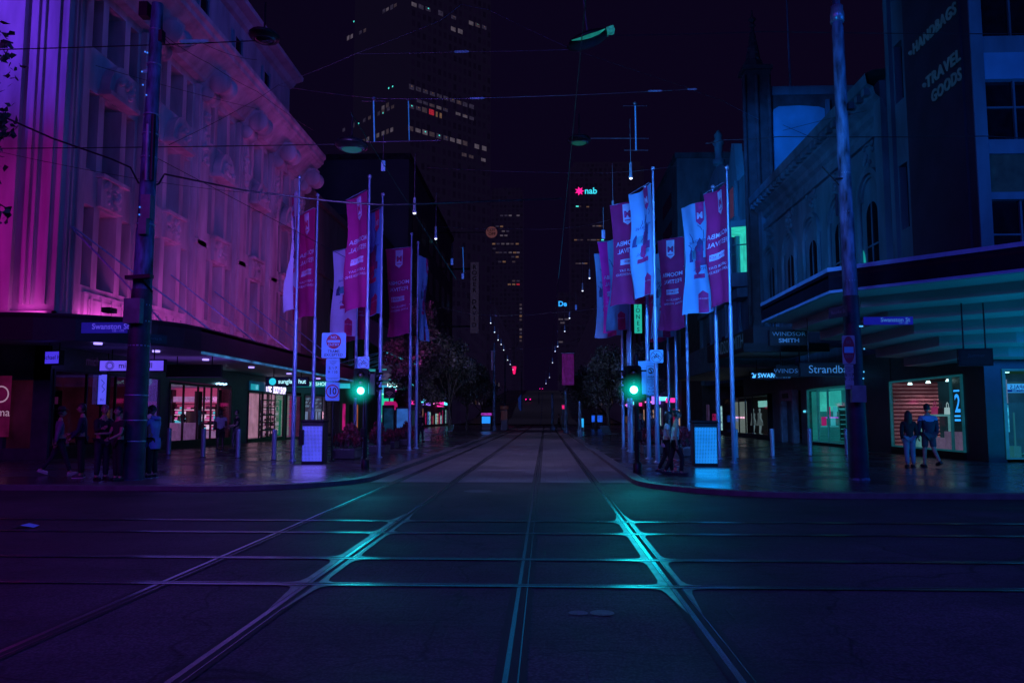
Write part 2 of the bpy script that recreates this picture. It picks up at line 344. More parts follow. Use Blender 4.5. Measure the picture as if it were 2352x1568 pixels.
# ------------------------------------------------------------------ pale ornate corner building (pink-lit)
XL, YC, YE = -17.5, 27.8, 56.6       # street face, corner, far end
DEP = 14
def bays(): return [(29.3+5.45*k, 29.3+5.45*k+3.85) for k in range(5)]
LB = thing('corner_building', 'pale ornate corner building washed in pink and violet light, with scrolled cornice', 'building', (XL-6, 40, 0))
w = MB(); xb = XL-DEP
m_w = [m_render, m_render2]
w.box(xb, XL-1.05, YC+.7, YE, 4.2, 20.2)                                     # body behind the openings
w.box(XL-1.05, XL, YC, 29.3, 4.2, 19.2)                                      # corner pier
w.box(-60, XL-1.05, YC, YC+.7, 4.2, 20.2)
LEV = ((6.6,9.75),(11.15,14.25),(16.0,18.2))
prevz = 4.2
for (z0, z1) in LEV:
    w.box(XL-1.05, XL-.12, 29.3, YE, prevz, z0); prevz = z1
w.box(XL-1.05, XL-.12, 29.3, YE, prevz, 18.7)
for (a, b) in bays():
    for k in range(4):                                                     # piers between the three windows of a bay
        c = a + (0, .28, .72, 1)[k]*(b-a); hw = .2
        y0, y1 = (a, a+hw) if k == 0 else (b-hw, b) if k == 3 else (c-hw, c+hw)
        for (z0, z1) in LEV: w.box(XL-1.0, XL-.1, y0, y1, z0, z1)
    w.box(XL-1.0, XL-.2, b, b+1.6, 4.2, 18.7)
w.build('wall', m_render, LB)
# moulded pilasters between the bays
for i, (a, b) in enumerate(bays()):
    p = MB(); y0, y1 = b+.08, min(b+1.52, YE)
    p.box(XL-.2, XL+.12, y0, y1, 4.9, 18.4); p.box(XL+.12, XL+.2, y0+.22, y1-.22, 6.4, 17.6)
    p.box(XL+.12, XL+.18, y0-.04, y1+.04, 4.9, 5.9); p.box(XL+.12, XL+.2, y0-.04, y1+.04, 10.2, 10.45)
    p.build('pilaster', m_render, LB)
cp = MB()                                                                   # corner pier mouldings, both faces
for q in (.32, .55, .95): cp.box(XL+.003, XL+.09, YC+q, YC+q+.1, 5.4, 18.6)
for q in (.3, .85, 1.1): cp.box(XL-q-.12, XL-q, YC-.09, YC-.003, 5.6, 19)
cp.box(XL-6, XL+.14, YC-.14, YC-.003, 4.9, 5.35); cp.box(XL+.002, XL+.14, YC-.14, 29.3, 4.9, 5.35)
cp.box(XL-6, XL-1.55, YC-.2, YC-.003, 5.35, 19); 
cp.build('corner_moulding', m_render, LB)
# windows: deep reveals, dark glass, glazing bars, some with a pale blind
m_blind = mat('window_blind', (.04,.035,.06), .7, var=.2)
for bi, (a, b) in enumerate(bays()):
    for (z0, z1) in LEV:
        for k in range(3):
            y0 = a + (0,.28,.72)[k]*(b-a) + .2; y1 = a + (.28,.72,1)[k]*(b-a) - .2
            g = MB(); X = XL-.95
            g.box(X-.05, X, y0+.001, y1-.001, z0+.001, z1-.001, 0)
            for q in (y0+.03, (y0+y1)/2, y1-.03): g.box(X+.001, X+.07, q-.03, q+.03, z0+.002, z1-.002, 1)
            for q in (z0+.03, z0+(z1-z0)*.38, z0+(z1-z0)*.7, z1-.03): g.box(X+.003, X+.06, y0+.06, y1-.06, q-.03, q+.03, 1)
            h = random.choice((0, 0, 0, .35, .6))
            if h: g.box(X+.001, X+.012, y0+.06, y1-.06, z1-(z1-z0)*h, z1-.05, 2)
            g.build('window', [m_pane, m_dkstone, m_blind], LB)
# spandrel panels with relief, hoods over the middle windows
for bi, (a, b) in enumerate(bays()):
    s = MB(); c = (a+b)/2
    s.box(XL-.12, XL+.0, a+.35, b-.35, 4.95, 6.35); s.box(XL, XL+.04, a+.6, b-.6, 5.2, 6.1)
    for q in range(4): s.box(XL+.003, XL+.08, a+.7+q*.75, a+.82+q*.75, 5.1, 6.2)
    s.build('relief_panel', m_render, LB); s = MB()
    s.box(XL-.12, XL+.05, c-.85, c+.85, 9.85, 11.05); s.box(XL-.12, XL+.22, c-1.0, c+1.0, 10.98, 11.12)
    rr = random.Random(bi)
    for q in range(26):
        s.ball((XL+.06, c+rr.uniform(-.7,.7), rr.uniform(9.95,10.9)), rr.uniform(.07,.17), 5, sc=(.7,1,1))
    s.build('relief_panel', m_render, LB)
    h = MB()
    hood = [(c+1.05*math.cos(PI*t/12), 14.45+1.35*math.sin(PI*t/12)) for t in range(13)]
    h.extr([(XL-.1, y, z) for y, z in hood], (.4,0,0)); inn = [(c+.75*math.cos(PI*t/12), 14.45+.95*math.sin(PI*t/12)) for t in range(13)]
    h.extr([(XL+.3, y, z) for y, z in inn], (.12,0,0)); h.box(XL-.1, XL+.42, c-1.15, c+1.15, 14.28, 14.47)
    for q in range(14): h.ball((XL+.42, c+rr.uniform(-.5,.5), 14.6+rr.uniform(0,.6)), rr.uniform(.07,.16), 5)
    h.build('arched_hood', m_render, LB)
    # festoons of carved fruit on the pilaster heads
    f = MB(); f.box(XL+.13, XL+.26, b+.5, b+1.1, 14.4, 17.1)
    for q in range(34):
        f.ball((XL+.24, b+.8+rr.uniform(-.28,.28), rr.uniform(14.4,17.1)), rr.uniform(.08,.17), 5, sc=(.8,1,1))
    f.build('carved_festoon', m_render, LB)
# coved cornice with scroll consoles
prof = [(0,18.55),(.25,18.6),(.32,18.75),(.55,19.0),(.95,19.5),(1.25,19.72),(1.3,19.85),(1.45,19.9),(1.45,20.15),(1.6,20.25),(1.6,20.5),(-.6,20.62),(-.6,18.55)]
def sweep(prof, path):
    m = MB(); n = len(prof); rings = []
    for (ox, oy, dx, dy) in path: rings.append([(ox+dx*p, oy+dy*p, z) for p, z in prof])
    vs = [v for r in rings for v in r]
    fs = [(i*n+k, (i+1)*n+k, (i+1)*n+(k+1)%n, i*n+(k+1)%n) for i in range(len(rings)-1) for k in range(n)]
    return m.add(vs, fs)
sweep(prof, [(-60, YC, 0, -1), (XL, YC, 1, -1), (XL, YE, 1, 0)]).build('cornice', m_render, LB)
dn = MB()
for q in range(126): dn.box(XL+1.32, XL+1.43, YC+.2+q*.225, YC+.31+q*.225, 19.74, 19.89)
for (a, b) in [(26.0, 28.6)] + bays():
    k = MB(); y = b+.8 if b > 29 else 28.6
    k.lathe((XL+1.05, y-.52, 18.5), [(0,0),(.54,0),(.57,.1),(.44,.16),(.44,.88),(.57,.94),(.54,1.04),(0,1.04)], 14, axis=(0,1,0))
    k.lathe((XL+.35, y-.46, 17.95), [(0,0),(.38,0),(.41,.1),(.31,.14),(.31,.78),(.41,.82),(.38,.92),(0,.92)], 12, axis=(0,1,0))
    k.extr([(XL+.02,y-.4,17.5),(XL+.3,y-.4,17.7),(XL+.62,y-.4,18.2),(XL+1.1,y-.4,18.4),(XL+1.3,y-.4,19.2),(XL+.02,y-.4,19.3)], (0,.8,0))
    k.build('scroll_console', m_render, LB)
# set-back attic storey in cold light, with windows and eave
at = MB(); XA = XL-.9
at.box(xb, XA, YC+1.2, YE-.9, 20.45, 25.6)
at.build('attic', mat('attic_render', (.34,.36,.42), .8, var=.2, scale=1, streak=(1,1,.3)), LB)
sweep([(0,25.2),(.25,25.3),(.45,25.6),(.95,25.75),(1.0,26.0),(-.8,26.2),(-.8,25.2)], [(-60, YC+1.2, 0, -1), (XA, YC+1.2, 1, -1), (XA, YE-.9, 1, 0)]).build('eave', mat('attic_render'), LB)
for k in range(5):
    y = 30.5 + k*4.9; g = MB()
    g.box(XA+.005, XA+.06, y, y+1.1, 21.4, 24.2, 0); g.box(XA+.001, XA+.16, y-.16, y, 21.3, 24.4, 1); g.box(XA+.001, XA+.16, y+1.1, y+1.26, 21.3, 24.4, 1)
    g.build('window', [m_pane, mat('attic_render')], LB)

# ---- the long street canopy of that building
CE = [(-60,24.3),(-17.2,24.25),(-16,24.4),(-14.9,24.85),(-13.9,25.6),(-13.1,26.6),(-12.65,27.6),(-12.5,28.7),(-12.5,57.5)]
CI = [(XL,57.5),(XL,YC),(-60,YC)]
CN = thing('street_canopy', 'dark street canopy curving round the corner under the pink-lit facade', 'canopy', (-15, 40, 4))
cf = MB()
for (a, b) in zip(CE, CE[1:]):
    cf.quad((*a,4.0),(*b,4.0),(*b,4.86),(*a,4.86)); t = (Vector(b)-Vector(a)).normalized(); n = Vector((-t.y,t.x))*.15
    cf.quad((*b,4.0),(*a,4.0),(a[0]+n.x,a[1]+n.y,4.0),(b[0]+n.x,b[1]+n.y,4.0)); cf.quad((*a,4.86),(*b,4.86),(b[0]+n.x,b[1]+n.y,4.86),(a[0]+n.x,a[1]+n.y,4.86))
    cf.quad((b[0]+n.x,b[1]+n.y,4.0),(a[0]+n.x,a[1]+n.y,4.0),(a[0]+n.x,a[1]+n.y,4.86),(b[0]+n.x,b[1]+n.y,4.86))
cf.build('fascia', m_fascia, CN)
MB().prism(CE+CI, 4.7, 4.8).build('roof', m_fascia, CN)
MB().prism([(p[0]-.2, p[1]+.2) if p[0] > -17 else (p[0], p[1]+.2) for p in CE]+CI, 4.12, 4.2).build('soffit', m_soffit, CN)
for (ya, dy) in ((28.4, 0), (28.6, 3), (36.5, 0), (41.5, 0), (47,0), (52,0)):
    MB().tube([(XL+.05, ya, 8.6 if ya < 29 else 8.2), (-13.1, ya+dy+(-1.5 if dy == 0 and ya < 28.5 else 0), 4.85)], .035, 6).build('stay_rod', m_galv, CN)
for i, (x, y) in enumerate(((-15.2,26.7),(-14.8,30),(-14.8,34.5),(-14.8,40),(-14.8,46),(-14.8,52),(-20,26.2))):
    MB().lathe((x,y,4.05), [(0,0),(.14,0),(.14,.065),(0,.065)], 12).build('downlight', E('downlight_lens', '#9a86ff', 2.2 if i < 3 else 1.6), CN)
MB().box(-12.62,-12.53, 29, 57, 3.9, 3.985).build('light_strip', mat('strip_light', (.1,.1,.1), .4, emit='#3a8dff', es=.55, var=.9, scale=1.2), CN)
MB().box(-13.9,-13.6,24.5,24.9,4.87,5.02).build('junction_box', m_black, CN)
# ------------------------------------------------------------------ shopfront kit (local frame: x to the viewer's right, y into the shop, z up)
def frame_left(X, y): return Matrix(((0,-1,0,X),(1,0,0,y),(0,0,1,0),(0,0,0,1)))
def frame_right(X, y): return Matrix(((0,1,0,X),(-1,0,0,y),(0,0,1,0),(0,0,0,1)))
def frame_front(x, Y): return Matrix(((1,0,0,x),(0,1,0,Y),(0,0,1,0),(0,0,0,1)))
m_shopfloor = mat('shop_floor', (.3,.28,.3), .35)
m_frame = mat('shop_frame', (.03,.028,.032), .4, .3)
m_pier = mat('shop_pier', (.11,.10,.12), .5, var=.2)
def shopfront(bld, M, w, z0, z1, depth, back, side=None, ceil=None, mull=(), rails=(), riser=.3, fr=m_frame, glass=True, label=None, floor=None):  # wall and goods materials emit, standing in for much of the shop lighting
    sf = bpy.data.objects.new('shopfront', None); C.objects.link(sf); sf.parent = bld; sf.location = M.translation - bld.location
    if label: sf['label'] = label
    side = side or back
    i = MB(); i.add([(0,depth,z0),(w,depth,z0),(w,depth,z1),(0,depth,z1)], [(0,1,2,3)], 0)
    i.add([(0,0,z0),(0,depth,z0),(0,depth,z1),(0,0,z1)], [(0,1,2,3)], 1); i.add([(w,0,z0),(w,depth,z0),(w,depth,z1),(w,0,z1)], [(0,1,2,3)], 1)
    i.add([(0,0,z0),(w,0,z0),(w,depth,z0),(0,depth,z0)], [(0,1,2,3)], 2); i.add([(0,0,z1),(w,0,z1),(w,depth,z1),(0,depth,z1)], [(0,1,2,3)], 3)
    i.xf(M).build('interior', [back, side, floor or m_shopfloor, ceil or m_shopfloor], sf)
    f = MB()
    for x in (0, w): f.box(x-.05, x+.05, -.06, .05, z0, z1)
    f.box(.05, w-.05, -.06, .05, z1-.07, z1); f.box(.05, w-.05, -.06, .05, z0, z0+.06)
    for x in mull: f.box(x*w-.035, x*w+.035, -.05, .04, z0+.06, z1-.07)
    for z in rails: f.box(.05, w-.05, -.045, .035, z0+(z1-z0)*z-.03, z0+(z1-z0)*z+.03)
    f.xf(M).build('frame', fr, sf)
    if glass: MB().add([(.05,0,z0+.06),(w-.05,0,z0+.06),(w-.05,0,z1-.07),(.05,0,z1-.07)], [(0,1,2,3)]).xf(M).build('glass', m_glass, sf)
    if riser: MB().box(-.05, w+.05, -.08, .2, .1, z0-.003).xf(M).build('stall_riser', m_black, sf)
    return sf
def shelves(sf, M, x0, x1, y, z0, z1, n, mats, rr, dens=9, mshelf=None):
    """stocked shelving: boards and rows of small goods, one mesh"""
    s = MB(); d = .34
    s.box(x0-.03, x0, y-d, y, z0, z1, 0); s.box(x1, x1+.03, y-d, y, z0, z1, 0)
    for k in range(n+1):
        z = z0 + (z1-z0)*k/n; s.box(x0+.001, x1-.001, y-d+.001, y-.001, z-.018, z+.018, 0)
        if k < n:
            x = x0+.04
            while x < x1-.1:
                ww = rr.uniform(.05, .2); hh = rr.uniform(.25, .75)*(z1-z0)/n
                if rr.random() < dens/10: s.box(x, min(x+ww, x1-.02), y-d+.05, y-.08, z+.02, z+.02+hh, rr.randrange(1, len(mats)))
                x += ww + rr.uniform(.01, .08)
    return s.xf(M).build('shelving', mats, sf)
def mannequin(p, rz, label, h=1.78, m=None, dress=None, group='shop mannequins'):
    t = thing('mannequin', label, 'mannequin', p, rz, group)
    k = h/1.78; b = MB()
    b.lathe((0,0,0), [(.0,.95*k),(.15*k,.96*k),(.16*k,1.0*k),(.115*k,1.14*k),(.15*k,1.32*k),(.16*k,1.42*k),(.07*k,1.49*k),(.05*k,1.53*k),(.05*k,1.57*k),(.075*k,1.62*k),(.085*k,1.69*k),(.06*k,1.76*k),(0,1.78*k)], 12)
    b.xf(Matrix.Diagonal((1.15,.75,1,1)))
    for s in (-1,1):
        b.tube([(s*.09*k,0,.97*k),(s*.1*k,-.03,.52*k),(s*.1*k,.02,.08*k),(s*.1*k,-.12,.03*k)], [.085*k,.055*k,.035*k,.03*k], 8)
        b.tube([(s*.19*k,0,1.4*k),(s*.25*k,.04,1.14*k),(s*.2*k,-.1,.92*k),(s*.19*k,-.14,.84*k)], [.05*k,.04*k,.03*k,.02*k], 8)
    b.build('figure', m or mat('mannequin_white', (.5,.5,.5), .4), t, local=True)
    d = MB(); d.lathe((0,0,0), [(.27*k,.6*k),(.22*k,.8*k),(.18*k,1.0*k),(.14*k,1.14*k),(.175*k,1.3*k),(.18*k,1.42*k),(.08*k,1.48*k)], 14); d.xf(Matrix.Diagonal((1.15,.8,1,1)))
    d.build('garment', dress or mat('garment', (.3,.3,.34), .8), t, local=True)
    MB().lathe((0,0,0), [(0,.004),(.18,.004),(.18,.02),(0,.02)], 16).build('stand', m_steel, t, local=True)
    return t
def hang_sign(name, label, x0, x1, y0, y1, Y, box, face, txt=None, rods=True, ztop=4.12, thick=.18, yaw=0, group=None, cat='sign'):
    """box sign hung crossways under a canopy; corner pixels give its size at distance Y"""
    a = onY(x0, y1, Y); b = onY(x1, y0, Y); w = b.x-a.x; h = b.z-a.z; c = Vector(((a.x+b.x)/2, Y, (a.z+b.z)/2))
    t = thing(name, label, cat, c, yaw, group)
    B = MB(); B.box(-w/2, w/2, 0, thick, -h/2, h/2); B.build('case', box, t, local=True)
    e = min(.05, h*.1); MB().add([(-w/2+e,-.006,-h/2+e),(w/2-e,-.006,-h/2+e),(w/2-e,-.006,h/2-e),(-w/2+e,-.006,h/2-e)], [(0,1,2,3)]).build('face', face, t, local=True)
    if txt:
        L = MB(); txt(L, w, h); L.build('lettering', L.mats, t, local=True)
    if rods:
        for s in (-.32, .32): MB().tube([(s*w, thick/2, h/2-.002), (s*w, thick/2, ztop-c.z)], .022, 6).build('hanger', m_black, t, local=True)
    return t
FX, FZ = (1,0,0), (0,0,1)

# ------------------------------------------------------------------ shops under the pink-lit building
def YL(x): return onX(x, 957, XL).y
gf = MB(); X = XL
FX0 = [(28.0, 34.3), (34.75, 35.9), (36.9, 44.3), (46.9, 53.4), (54.0, 57.2), (58.1, 65.6)]    # shop openings along the street
m_gl = mat('ground_floor_cladding', (.07,.06,.075), .4, var=.2)
edges = [YC] + [q for p in FX0 for q in p] + [66.2]
for a, b in zip(edges[0::2], edges[1::2]): gf.box(X-.6, X+.02, a, b, 0.05, 4.15)
gf.box(X-.6, X+.03, YC, 66.2, 3.3, 4.19)
gf.box(-60, X-1.6, YC, YC+.6, 0.05, 4.2); gf.box(X-1.6, X, YC, YC+.3, 2.9, 4.2); gf.box(X-1.6,X-.6,YC+.02,YC+.3,.05,.5)
gf.build('ground_floor', m_gl, LB)
rr = random.Random(3)
# A jeweller at the corner: dim, deep red-violet inside
mA = mat('jeweller_back', (.03,.01,.02), .6, emit='#2a0718', es=.6, var=.8, scale=.8)
sfA = shopfront(LB, frame_left(X, 28.0), 6.3, .5, 3.3, 3.5, mA, mull=(.33,.5,.66), riser=.3, label='dim jeweller\'s shop at the corner with a faint red glow inside', floor=m_dark, ceil=m_dark)
shelves(sfA, frame_left(X, 28.0), .4, 2.6, 1.6, .5, 2.6, 4, [m_black, E('dim_goods', '#3a0f35', .8), m_dark], rr, 4)
L = MB(); L.text('michael hill', (X+.05, 31.0, 3.72), (0,1,0), FZ, .5, align='CENTER', bold=.004); L.build('lettering', mat('dim_letter', (.08,.06,.1), .5, emit='#2a1540', es=.6), sfA)
pz = MB(); pz.quad((X-2.2, YC-.006, .9),(X-1.38, YC-.006, .9),(X-1.38, YC-.006, 3.05),(X-2.2, YC-.006, 3.05)); 
po = pz.build('poster', mat('poster_glow', (.05,.01,.03), .5, emit='#7a1450', es=.32, var=.7, scale=1.3), LB); po['label'] = 'pink glowing poster lettered ma at the edge of the picture'
L = MB(); L.text('ma', (X-1.62, YC-.012, 1.75), FX, FZ, .4); L.disc((X-1.75, YC-.011, 2.4), .3, YN, 20, r0=.25); L.build('lettering', E('poster_white', '#d8a8d0', .5), po)
# B slim window with a violet lit curtain
mB = mat('violet_back', (.1,.05,.2), .6, emit='#8a5cff', es=.75, var=.35, scale=.7)
shopfront(LB, frame_left(X, 34.75), 1.15, .35, 3.35, .5, mB, riser=.24, label='slim tall window glowing violet')
# C cosmetics shop
mC = mat('cosmetic_back', (.2,.1,.2), .6, emit='#a24f93', es=.42, var=.35, scale=.6); mCs = mat('cosmetic_side', (.3,.15,.2), .6, emit='#d2477f', es=.5, var=.4, scale=.5)
MC = frame_left(X, 36.9)
sfC = shopfront(LB, MC, 7.4, .42, 3.2, 3.2, mC, mCs, ceil=mat('cosmetic_ceiling', (.2,.1,.2), .6, emit='#7a3a78', es=.3), mull=(.2,.42,.52,.64,.76), rails=(), riser=.38, label='cosmetics shop with pink lit walls and dark mullions')
good = [m_black, E('pink_goods', '#ff62c0', .9), E('white_goods', '#ffd6ff', 1.0), E('teal_goods', '#66dcff', .7), E('wine_goods', '#5a1242', .6), m_dark, m_black]
for q in range(3): shelves(sfC, MC, .5+q*1.55, 1.9+q*1.55, 3.0, .8, 2.45, 5, good, rr, 9)
EC = frame_front(X-3.1, 44.25)                                              # the far end wall, seen from the street
shelves(sfC, EC, .1, 1.35, -.02, .9, 2.3, 5, good, rr, 9); shelves(sfC, EC, 1.5, 2.4, -.02, .9, 2.3, 5, good, rr, 9)
d = MB(); d.box(.05,2.5,-.4,-.3,2.42,2.72); d.xf(EC).build('header_panel', mat('header_lit', (.4,.3,.4), .5, emit='#c98bd0', es=.55), sfC)
L = MB(); L.text('CHANEL', (1.9,-.41,2.57), FX, FZ, .2, bold=.01); L.xf(EC).build('lettering', m_ink, sfC)
d = MB(); d.box(.05,2.5,-.42,-.36,.45,.86); d.xf(EC).build('drawer_front', mat('drawer_white', (.4,.35,.4), .4, emit='#b98ac4', es=.55), sfC)
d = MB(); d.box(2.55,2.62,-.5,-.05,.42,3.1); d.box(-.05,.04,-.5,-.05,.42,3.1); d.xf(EC).build('upright', m_frame, sfC)
d = MB()
for q in range(4): d.box(.12,2.38,-.36,-.33,1.14+q*.28,1.165+q*.28)
d.xf(EC).build('shelf_light', E('shelf_strip', '#ffd0f8', 1.4), sfC)
d = MB(); d.lathe((.9,-1.0,.42),[(.1,0),(.1,.9),(.3,1.0),(.3,1.05),(0,1.06)],10); d.ball((.9,-1.0,1.62),.16,6); d.ball((1.7,-.9,1.5),.1,5); d.box(1.5,1.95,-1.1,-.8,.42,1.35); d.xf(EC).build('display_stand', m_dark, sfC)
MB().box(5.0, 5.75, .9, 1.0, .42, 2.95).box(4.7, 4.98, .7, 1.3, .42, 1.9).xf(MC).build('display_screen', m_dark, sfC)
d = MB(); d.box(.15,.75,.3,.34,.9,2.65); d.xf(MC).build('poster', mat('poster_pale', (.3,.2,.3), .5, emit='#d58fe0', es=.75, var=.5, scale=3), sfC)
d = MB(); d.box(1.0,2.2,.6,1.1,.42,.95); d.box(2.5,4.9,.7,1.2,.42,1.3); d.xf(MC).build('counter', mat('counter_pink', (.3,.2,.3), .5, emit='#8d5a98', es=.5), sfC)
d = MB()
for q in range(9): d.ball((5.1+q*.16, -.12, 3.34+.02*(q%3)), .05, 5)
d.xf(MC).build('sign_lamps', E('sign_lamp_blue', '#9fdcff', 3.0), sfC)
L = MB(); L.text('mecca', (6.1, -.09, 3.55), FX, FZ, .42, bold=.01); L.xf(MC).build('lettering', mat('dim_letter'), sfC)
# D body-care shop with a glazed grid door and bright fascia letters
mD = mat('shop_warm', (.3,.25,.28), .6, emit='#c58ba8', es=.75, var=.3, scale=1.4); MD = frame_left(X, 46.9)
sfD = shopfront(LB, MD, 6.5, .25, 3.1, 1.6, mD, mull=(.3,.36,.55), riser=.14, label='body-care shop with a dark glazed grid door and white fascia letters')
d = MB()
for q in range(7): d.box(2.35, 4.6, -.09, -.02, .3+q*.46, .38+q*.46)
for q in range(4): d.box(2.35+q*.74, 2.43+q*.74, -.085, -.025, .32, 3.06)
d.xf(MD).build('grid_door', m_frame, sfD)
shelves(sfD, MD, .25, 1.8, 1.4, .4, 2.6, 6, [m_dark, E('pale_goods', '#e8b8d8', .6), m_black, E('wine_goods', '#5a1242', .6)], rr, 8)
d = MB(); d.box(.0, 6.6, -.12, -.04, 3.16, 3.72); d.xf(MD).build('fascia_board', mat('fascia_teal', (.02,.05,.07), .5, emit='#0b3a58', es=.7), sfD)
d = MB(); d.box(.05, 1.4, -.14, -.125, 3.2, 3.55); d.xf(MD).build('light_panel', E('panel_teal', '#1fa3b8', .8), sfD)
lettered = 1
L = MB(); L.text('THE', (3.05, -.16, 3.42), FX, FZ, .78, bold=.02, sx=.75); L.text('BODY SHOP', (5.2, -.16, 3.3), FX, FZ, .62, bold=.02, sx=.72); L.xf(MD).build('lettering', E('letter_white', '#d8c8ff', 3.2), sfD)
ED = frame_front(X-1.55, 53.35); shelves(sfD, ED, .05, 1.4, -.02, .35, 2.7, 7, [m_dark, E('pale_goods', '#e8b8d8', .6), m_black, E('wine_goods', '#5a1242', .6), E('pale_goods2', '#b890b8', .6)], rr, 9)
L = MB(); L.text('idi', (1.0, -.15, 3.38), FX, FZ, .42, bold=.01); L.xf(MD).build('lettering', E('letter_pale', '#7fe0ff', 1.0), sfD)
# E narrow front with a roller shutter and a magenta display
mE = mat('shutter_back', (.3,.2,.3), .5, emit='#9a4a86', es=.5, var=.4, scale=.9); ME = frame_left(X, 54.0)
sfE = shopfront(LB, ME, 3.2, .15, 3.1, .9, mE, mull=(.55,.62), riser=0, label='narrow front with a pink ribbed shutter and magenta display')
d = MB()
for q in range(24): d.box(.1, 1.7, .12, .2, .2+q*.118, .27+q*.118)
d.xf(ME).build('roller_shutter', mat('shutter_slat', (.3,.2,.28), .45, .3, emit='#7d3a78', es=.35, var=.6, scale=1), sfE)
d = MB()
for q in range(6): d.box(2.1, 3.1, .5, .6, .9+q*.33, 1.12+q*.33)
d.xf(ME).build('display', E('magenta_display', '#d4148a', .7), sfE)
MB().box(1.76, 1.82, -.1, -.06, .5, 2.9).xf(ME).build('edge_light', E('edge_tube', '#7fd8ff', 1.6), sfE)
# F store with a faceted white ceiling over its glass front
mF = mat('store_back', (.2,.2,.22), .6, emit='#6d5f80', es=.35, var=.6, scale=.6); MF = frame_left(X, 58.1)
sfF = shopfront(LB, MF, 7.5, .2, 3.25, 2.4, mF, mull=(.3,.62,.8), riser=0, label='store front crowned by white faceted panels')
d = MB(); r2 = random.Random(9)
for a in range(14):
    for b in range(4):
        x = .2+a*.36; z = 2.1+b*.27
        if r2.random() < .82: d.add([(x,.1,z),(x+.2,.02,z+.16),(x+.3,.14,z+.02),(x+.1,.2,z-.1)], [(0,1,2),(0,2,3)], r2.randrange(2))
d.xf(MF).build('faceted_panel', [E('facet_bright', '#a8d4ff', .95), E('facet_mid', '#5f8fc8', .6)], sfF)
d = MB()
for x, w2 in ((.3,.5),(1.0,.18),(2.1,.8),(5.2,.25),(5.9,.5),(6.9,.2)): d.box(x, x+w2, .6, .65, .3, 2.0)
d.xf(MF).build('display_panel', mat('display_mix', (.2,.2,.25), .5, emit='#8fa8d8', es=.7, var=.8, scale=.9), sfF)
d = MB()
for q in range(5): d.ball((5.9+.1*(q%2), .3, 1.5+q*.12), .055, 5)
d.xf(MF).build('lamp_cluster', E('lamp_pinkwhite', '#ffb0d0', 2.5), sfF)

# signs hung under that canopy
def t_mh(L, w, h):
    L.text('michael hill', (w*.06, -.012, 0), FX, FZ, h*.62, bold=.006); 
    for k in range(20):
        a = 2*PI*k/20; L.obox((-w*.33+.13*h/.45*math.cos(a), -.012, .13*h/.45*math.sin(a)), (.02,.002,.09), ry=-a+PI/2, m=0)
    L.mats = [mat('sign_ink_violet', (.02,.01,.05), .5)]
hang_sign('hanging_sign', 'violet lightbox with dark lettering and a dotted ring, crossed by the big pole', 226, 379, 825, 854, 29.5, m_black, E('box_violet', '#6a52f8', 1.0, .08), t_mh, ztop=4.12)
def t_mh2(L, w, h): L.text('michael hill', (0,-.012,0), FX, FZ, h*.42, bold=.006); L.mats = [mat('sign_ink_violet')]
hang_sign('hanging_sign', 'smaller violet lightbox tilted toward the side street, below the dark canopy edge', 96, 143, 804, 838, 26.6, m_black, E('box_violet2', '#4836e8', .95, .1), t_mh2, yaw=-.25)
hang_sign('hanging_sign', 'unlit black box sign hanging above the cosmetics shop', 381, 508, 837, 866, 33.0, m_black, m_dark)
def t_sg(L, w, h):
    L.text('sunglass hut', (w*.12,-.012,0), FX, FZ, h*.66, bold=.004, sx=.93, m=0); L.disc((-w*.33,-.012,0), h*.37, YN, 24, m=1); L.mats = [E('letter_ice', '#a9ecff', 1.6), E('dot_cyan', '#27cbe8', 1.1)]
hang_sign('hanging_sign', 'black lightbox with white lettering and a cyan disc', 609, 709, 865, 887, 41.5, m_black, mat('sign_navy', (.01,.012,.03), .5, emit='#0c1030', es=.5), t_sg)
def t_sh(L, w, h): L.text('BODY SHOP', (0,-.012,0), FX, FZ, h*.72, sx=.95); L.mats = [E('letter_mint', '#b8fff4', 1.5)]
hang_sign('hanging_sign', 'cyan lightbox with pale SHOP lettering, partly behind the stacked road signs', 672, 772, 874, 890, 47.0, m_black, E('box_teal', '#0c8c9a', .9, .1), t_sh)
hang_sign('hanging_sign', 'plain bright cyan lightbox past the SHOP sign', 776, 806, 879, 893, 55.0, m_black, E('box_cyan', '#28b8cc', .95, .1), None)
# poster lightbox standing in the jeweller's doorway
def t_pw(L, w, h):
    L.text('SU', (0,-.012,-h*.32), FX, FZ, h*.1, bold=.01); L.tube([(-.05,-.012,h*.3),(.08,-.012,h*.2),(-.02,-.012,h*.1),(.1,-.012,0),(0,-.012,-.12)], .012, 5); L.mats = [mat('sign_ink_blue', (.02,.03,.15), .5, emit='#1c2c9a', es=.5)]
hang_sign('poster_lightbox', 'tall narrow blue-violet poster lightbox in the jeweller\'s doorway', 221, 249, 857, 931, 31.0, m_black, E('box_bluev', '#5a58f8', .95, .1), t_pw, ztop=4.1, cat='lightbox')
# ------------------------------------------------------------------ buildings on the blue side
XR = 14.7
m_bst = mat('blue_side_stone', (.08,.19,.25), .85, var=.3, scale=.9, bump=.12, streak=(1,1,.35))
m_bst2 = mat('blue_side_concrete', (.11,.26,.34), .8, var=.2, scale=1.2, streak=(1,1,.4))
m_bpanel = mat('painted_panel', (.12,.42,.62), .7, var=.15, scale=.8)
m_navy = mat('dark_rendered_wall', (.04,.042,.075), .8, var=.2, scale=.8)
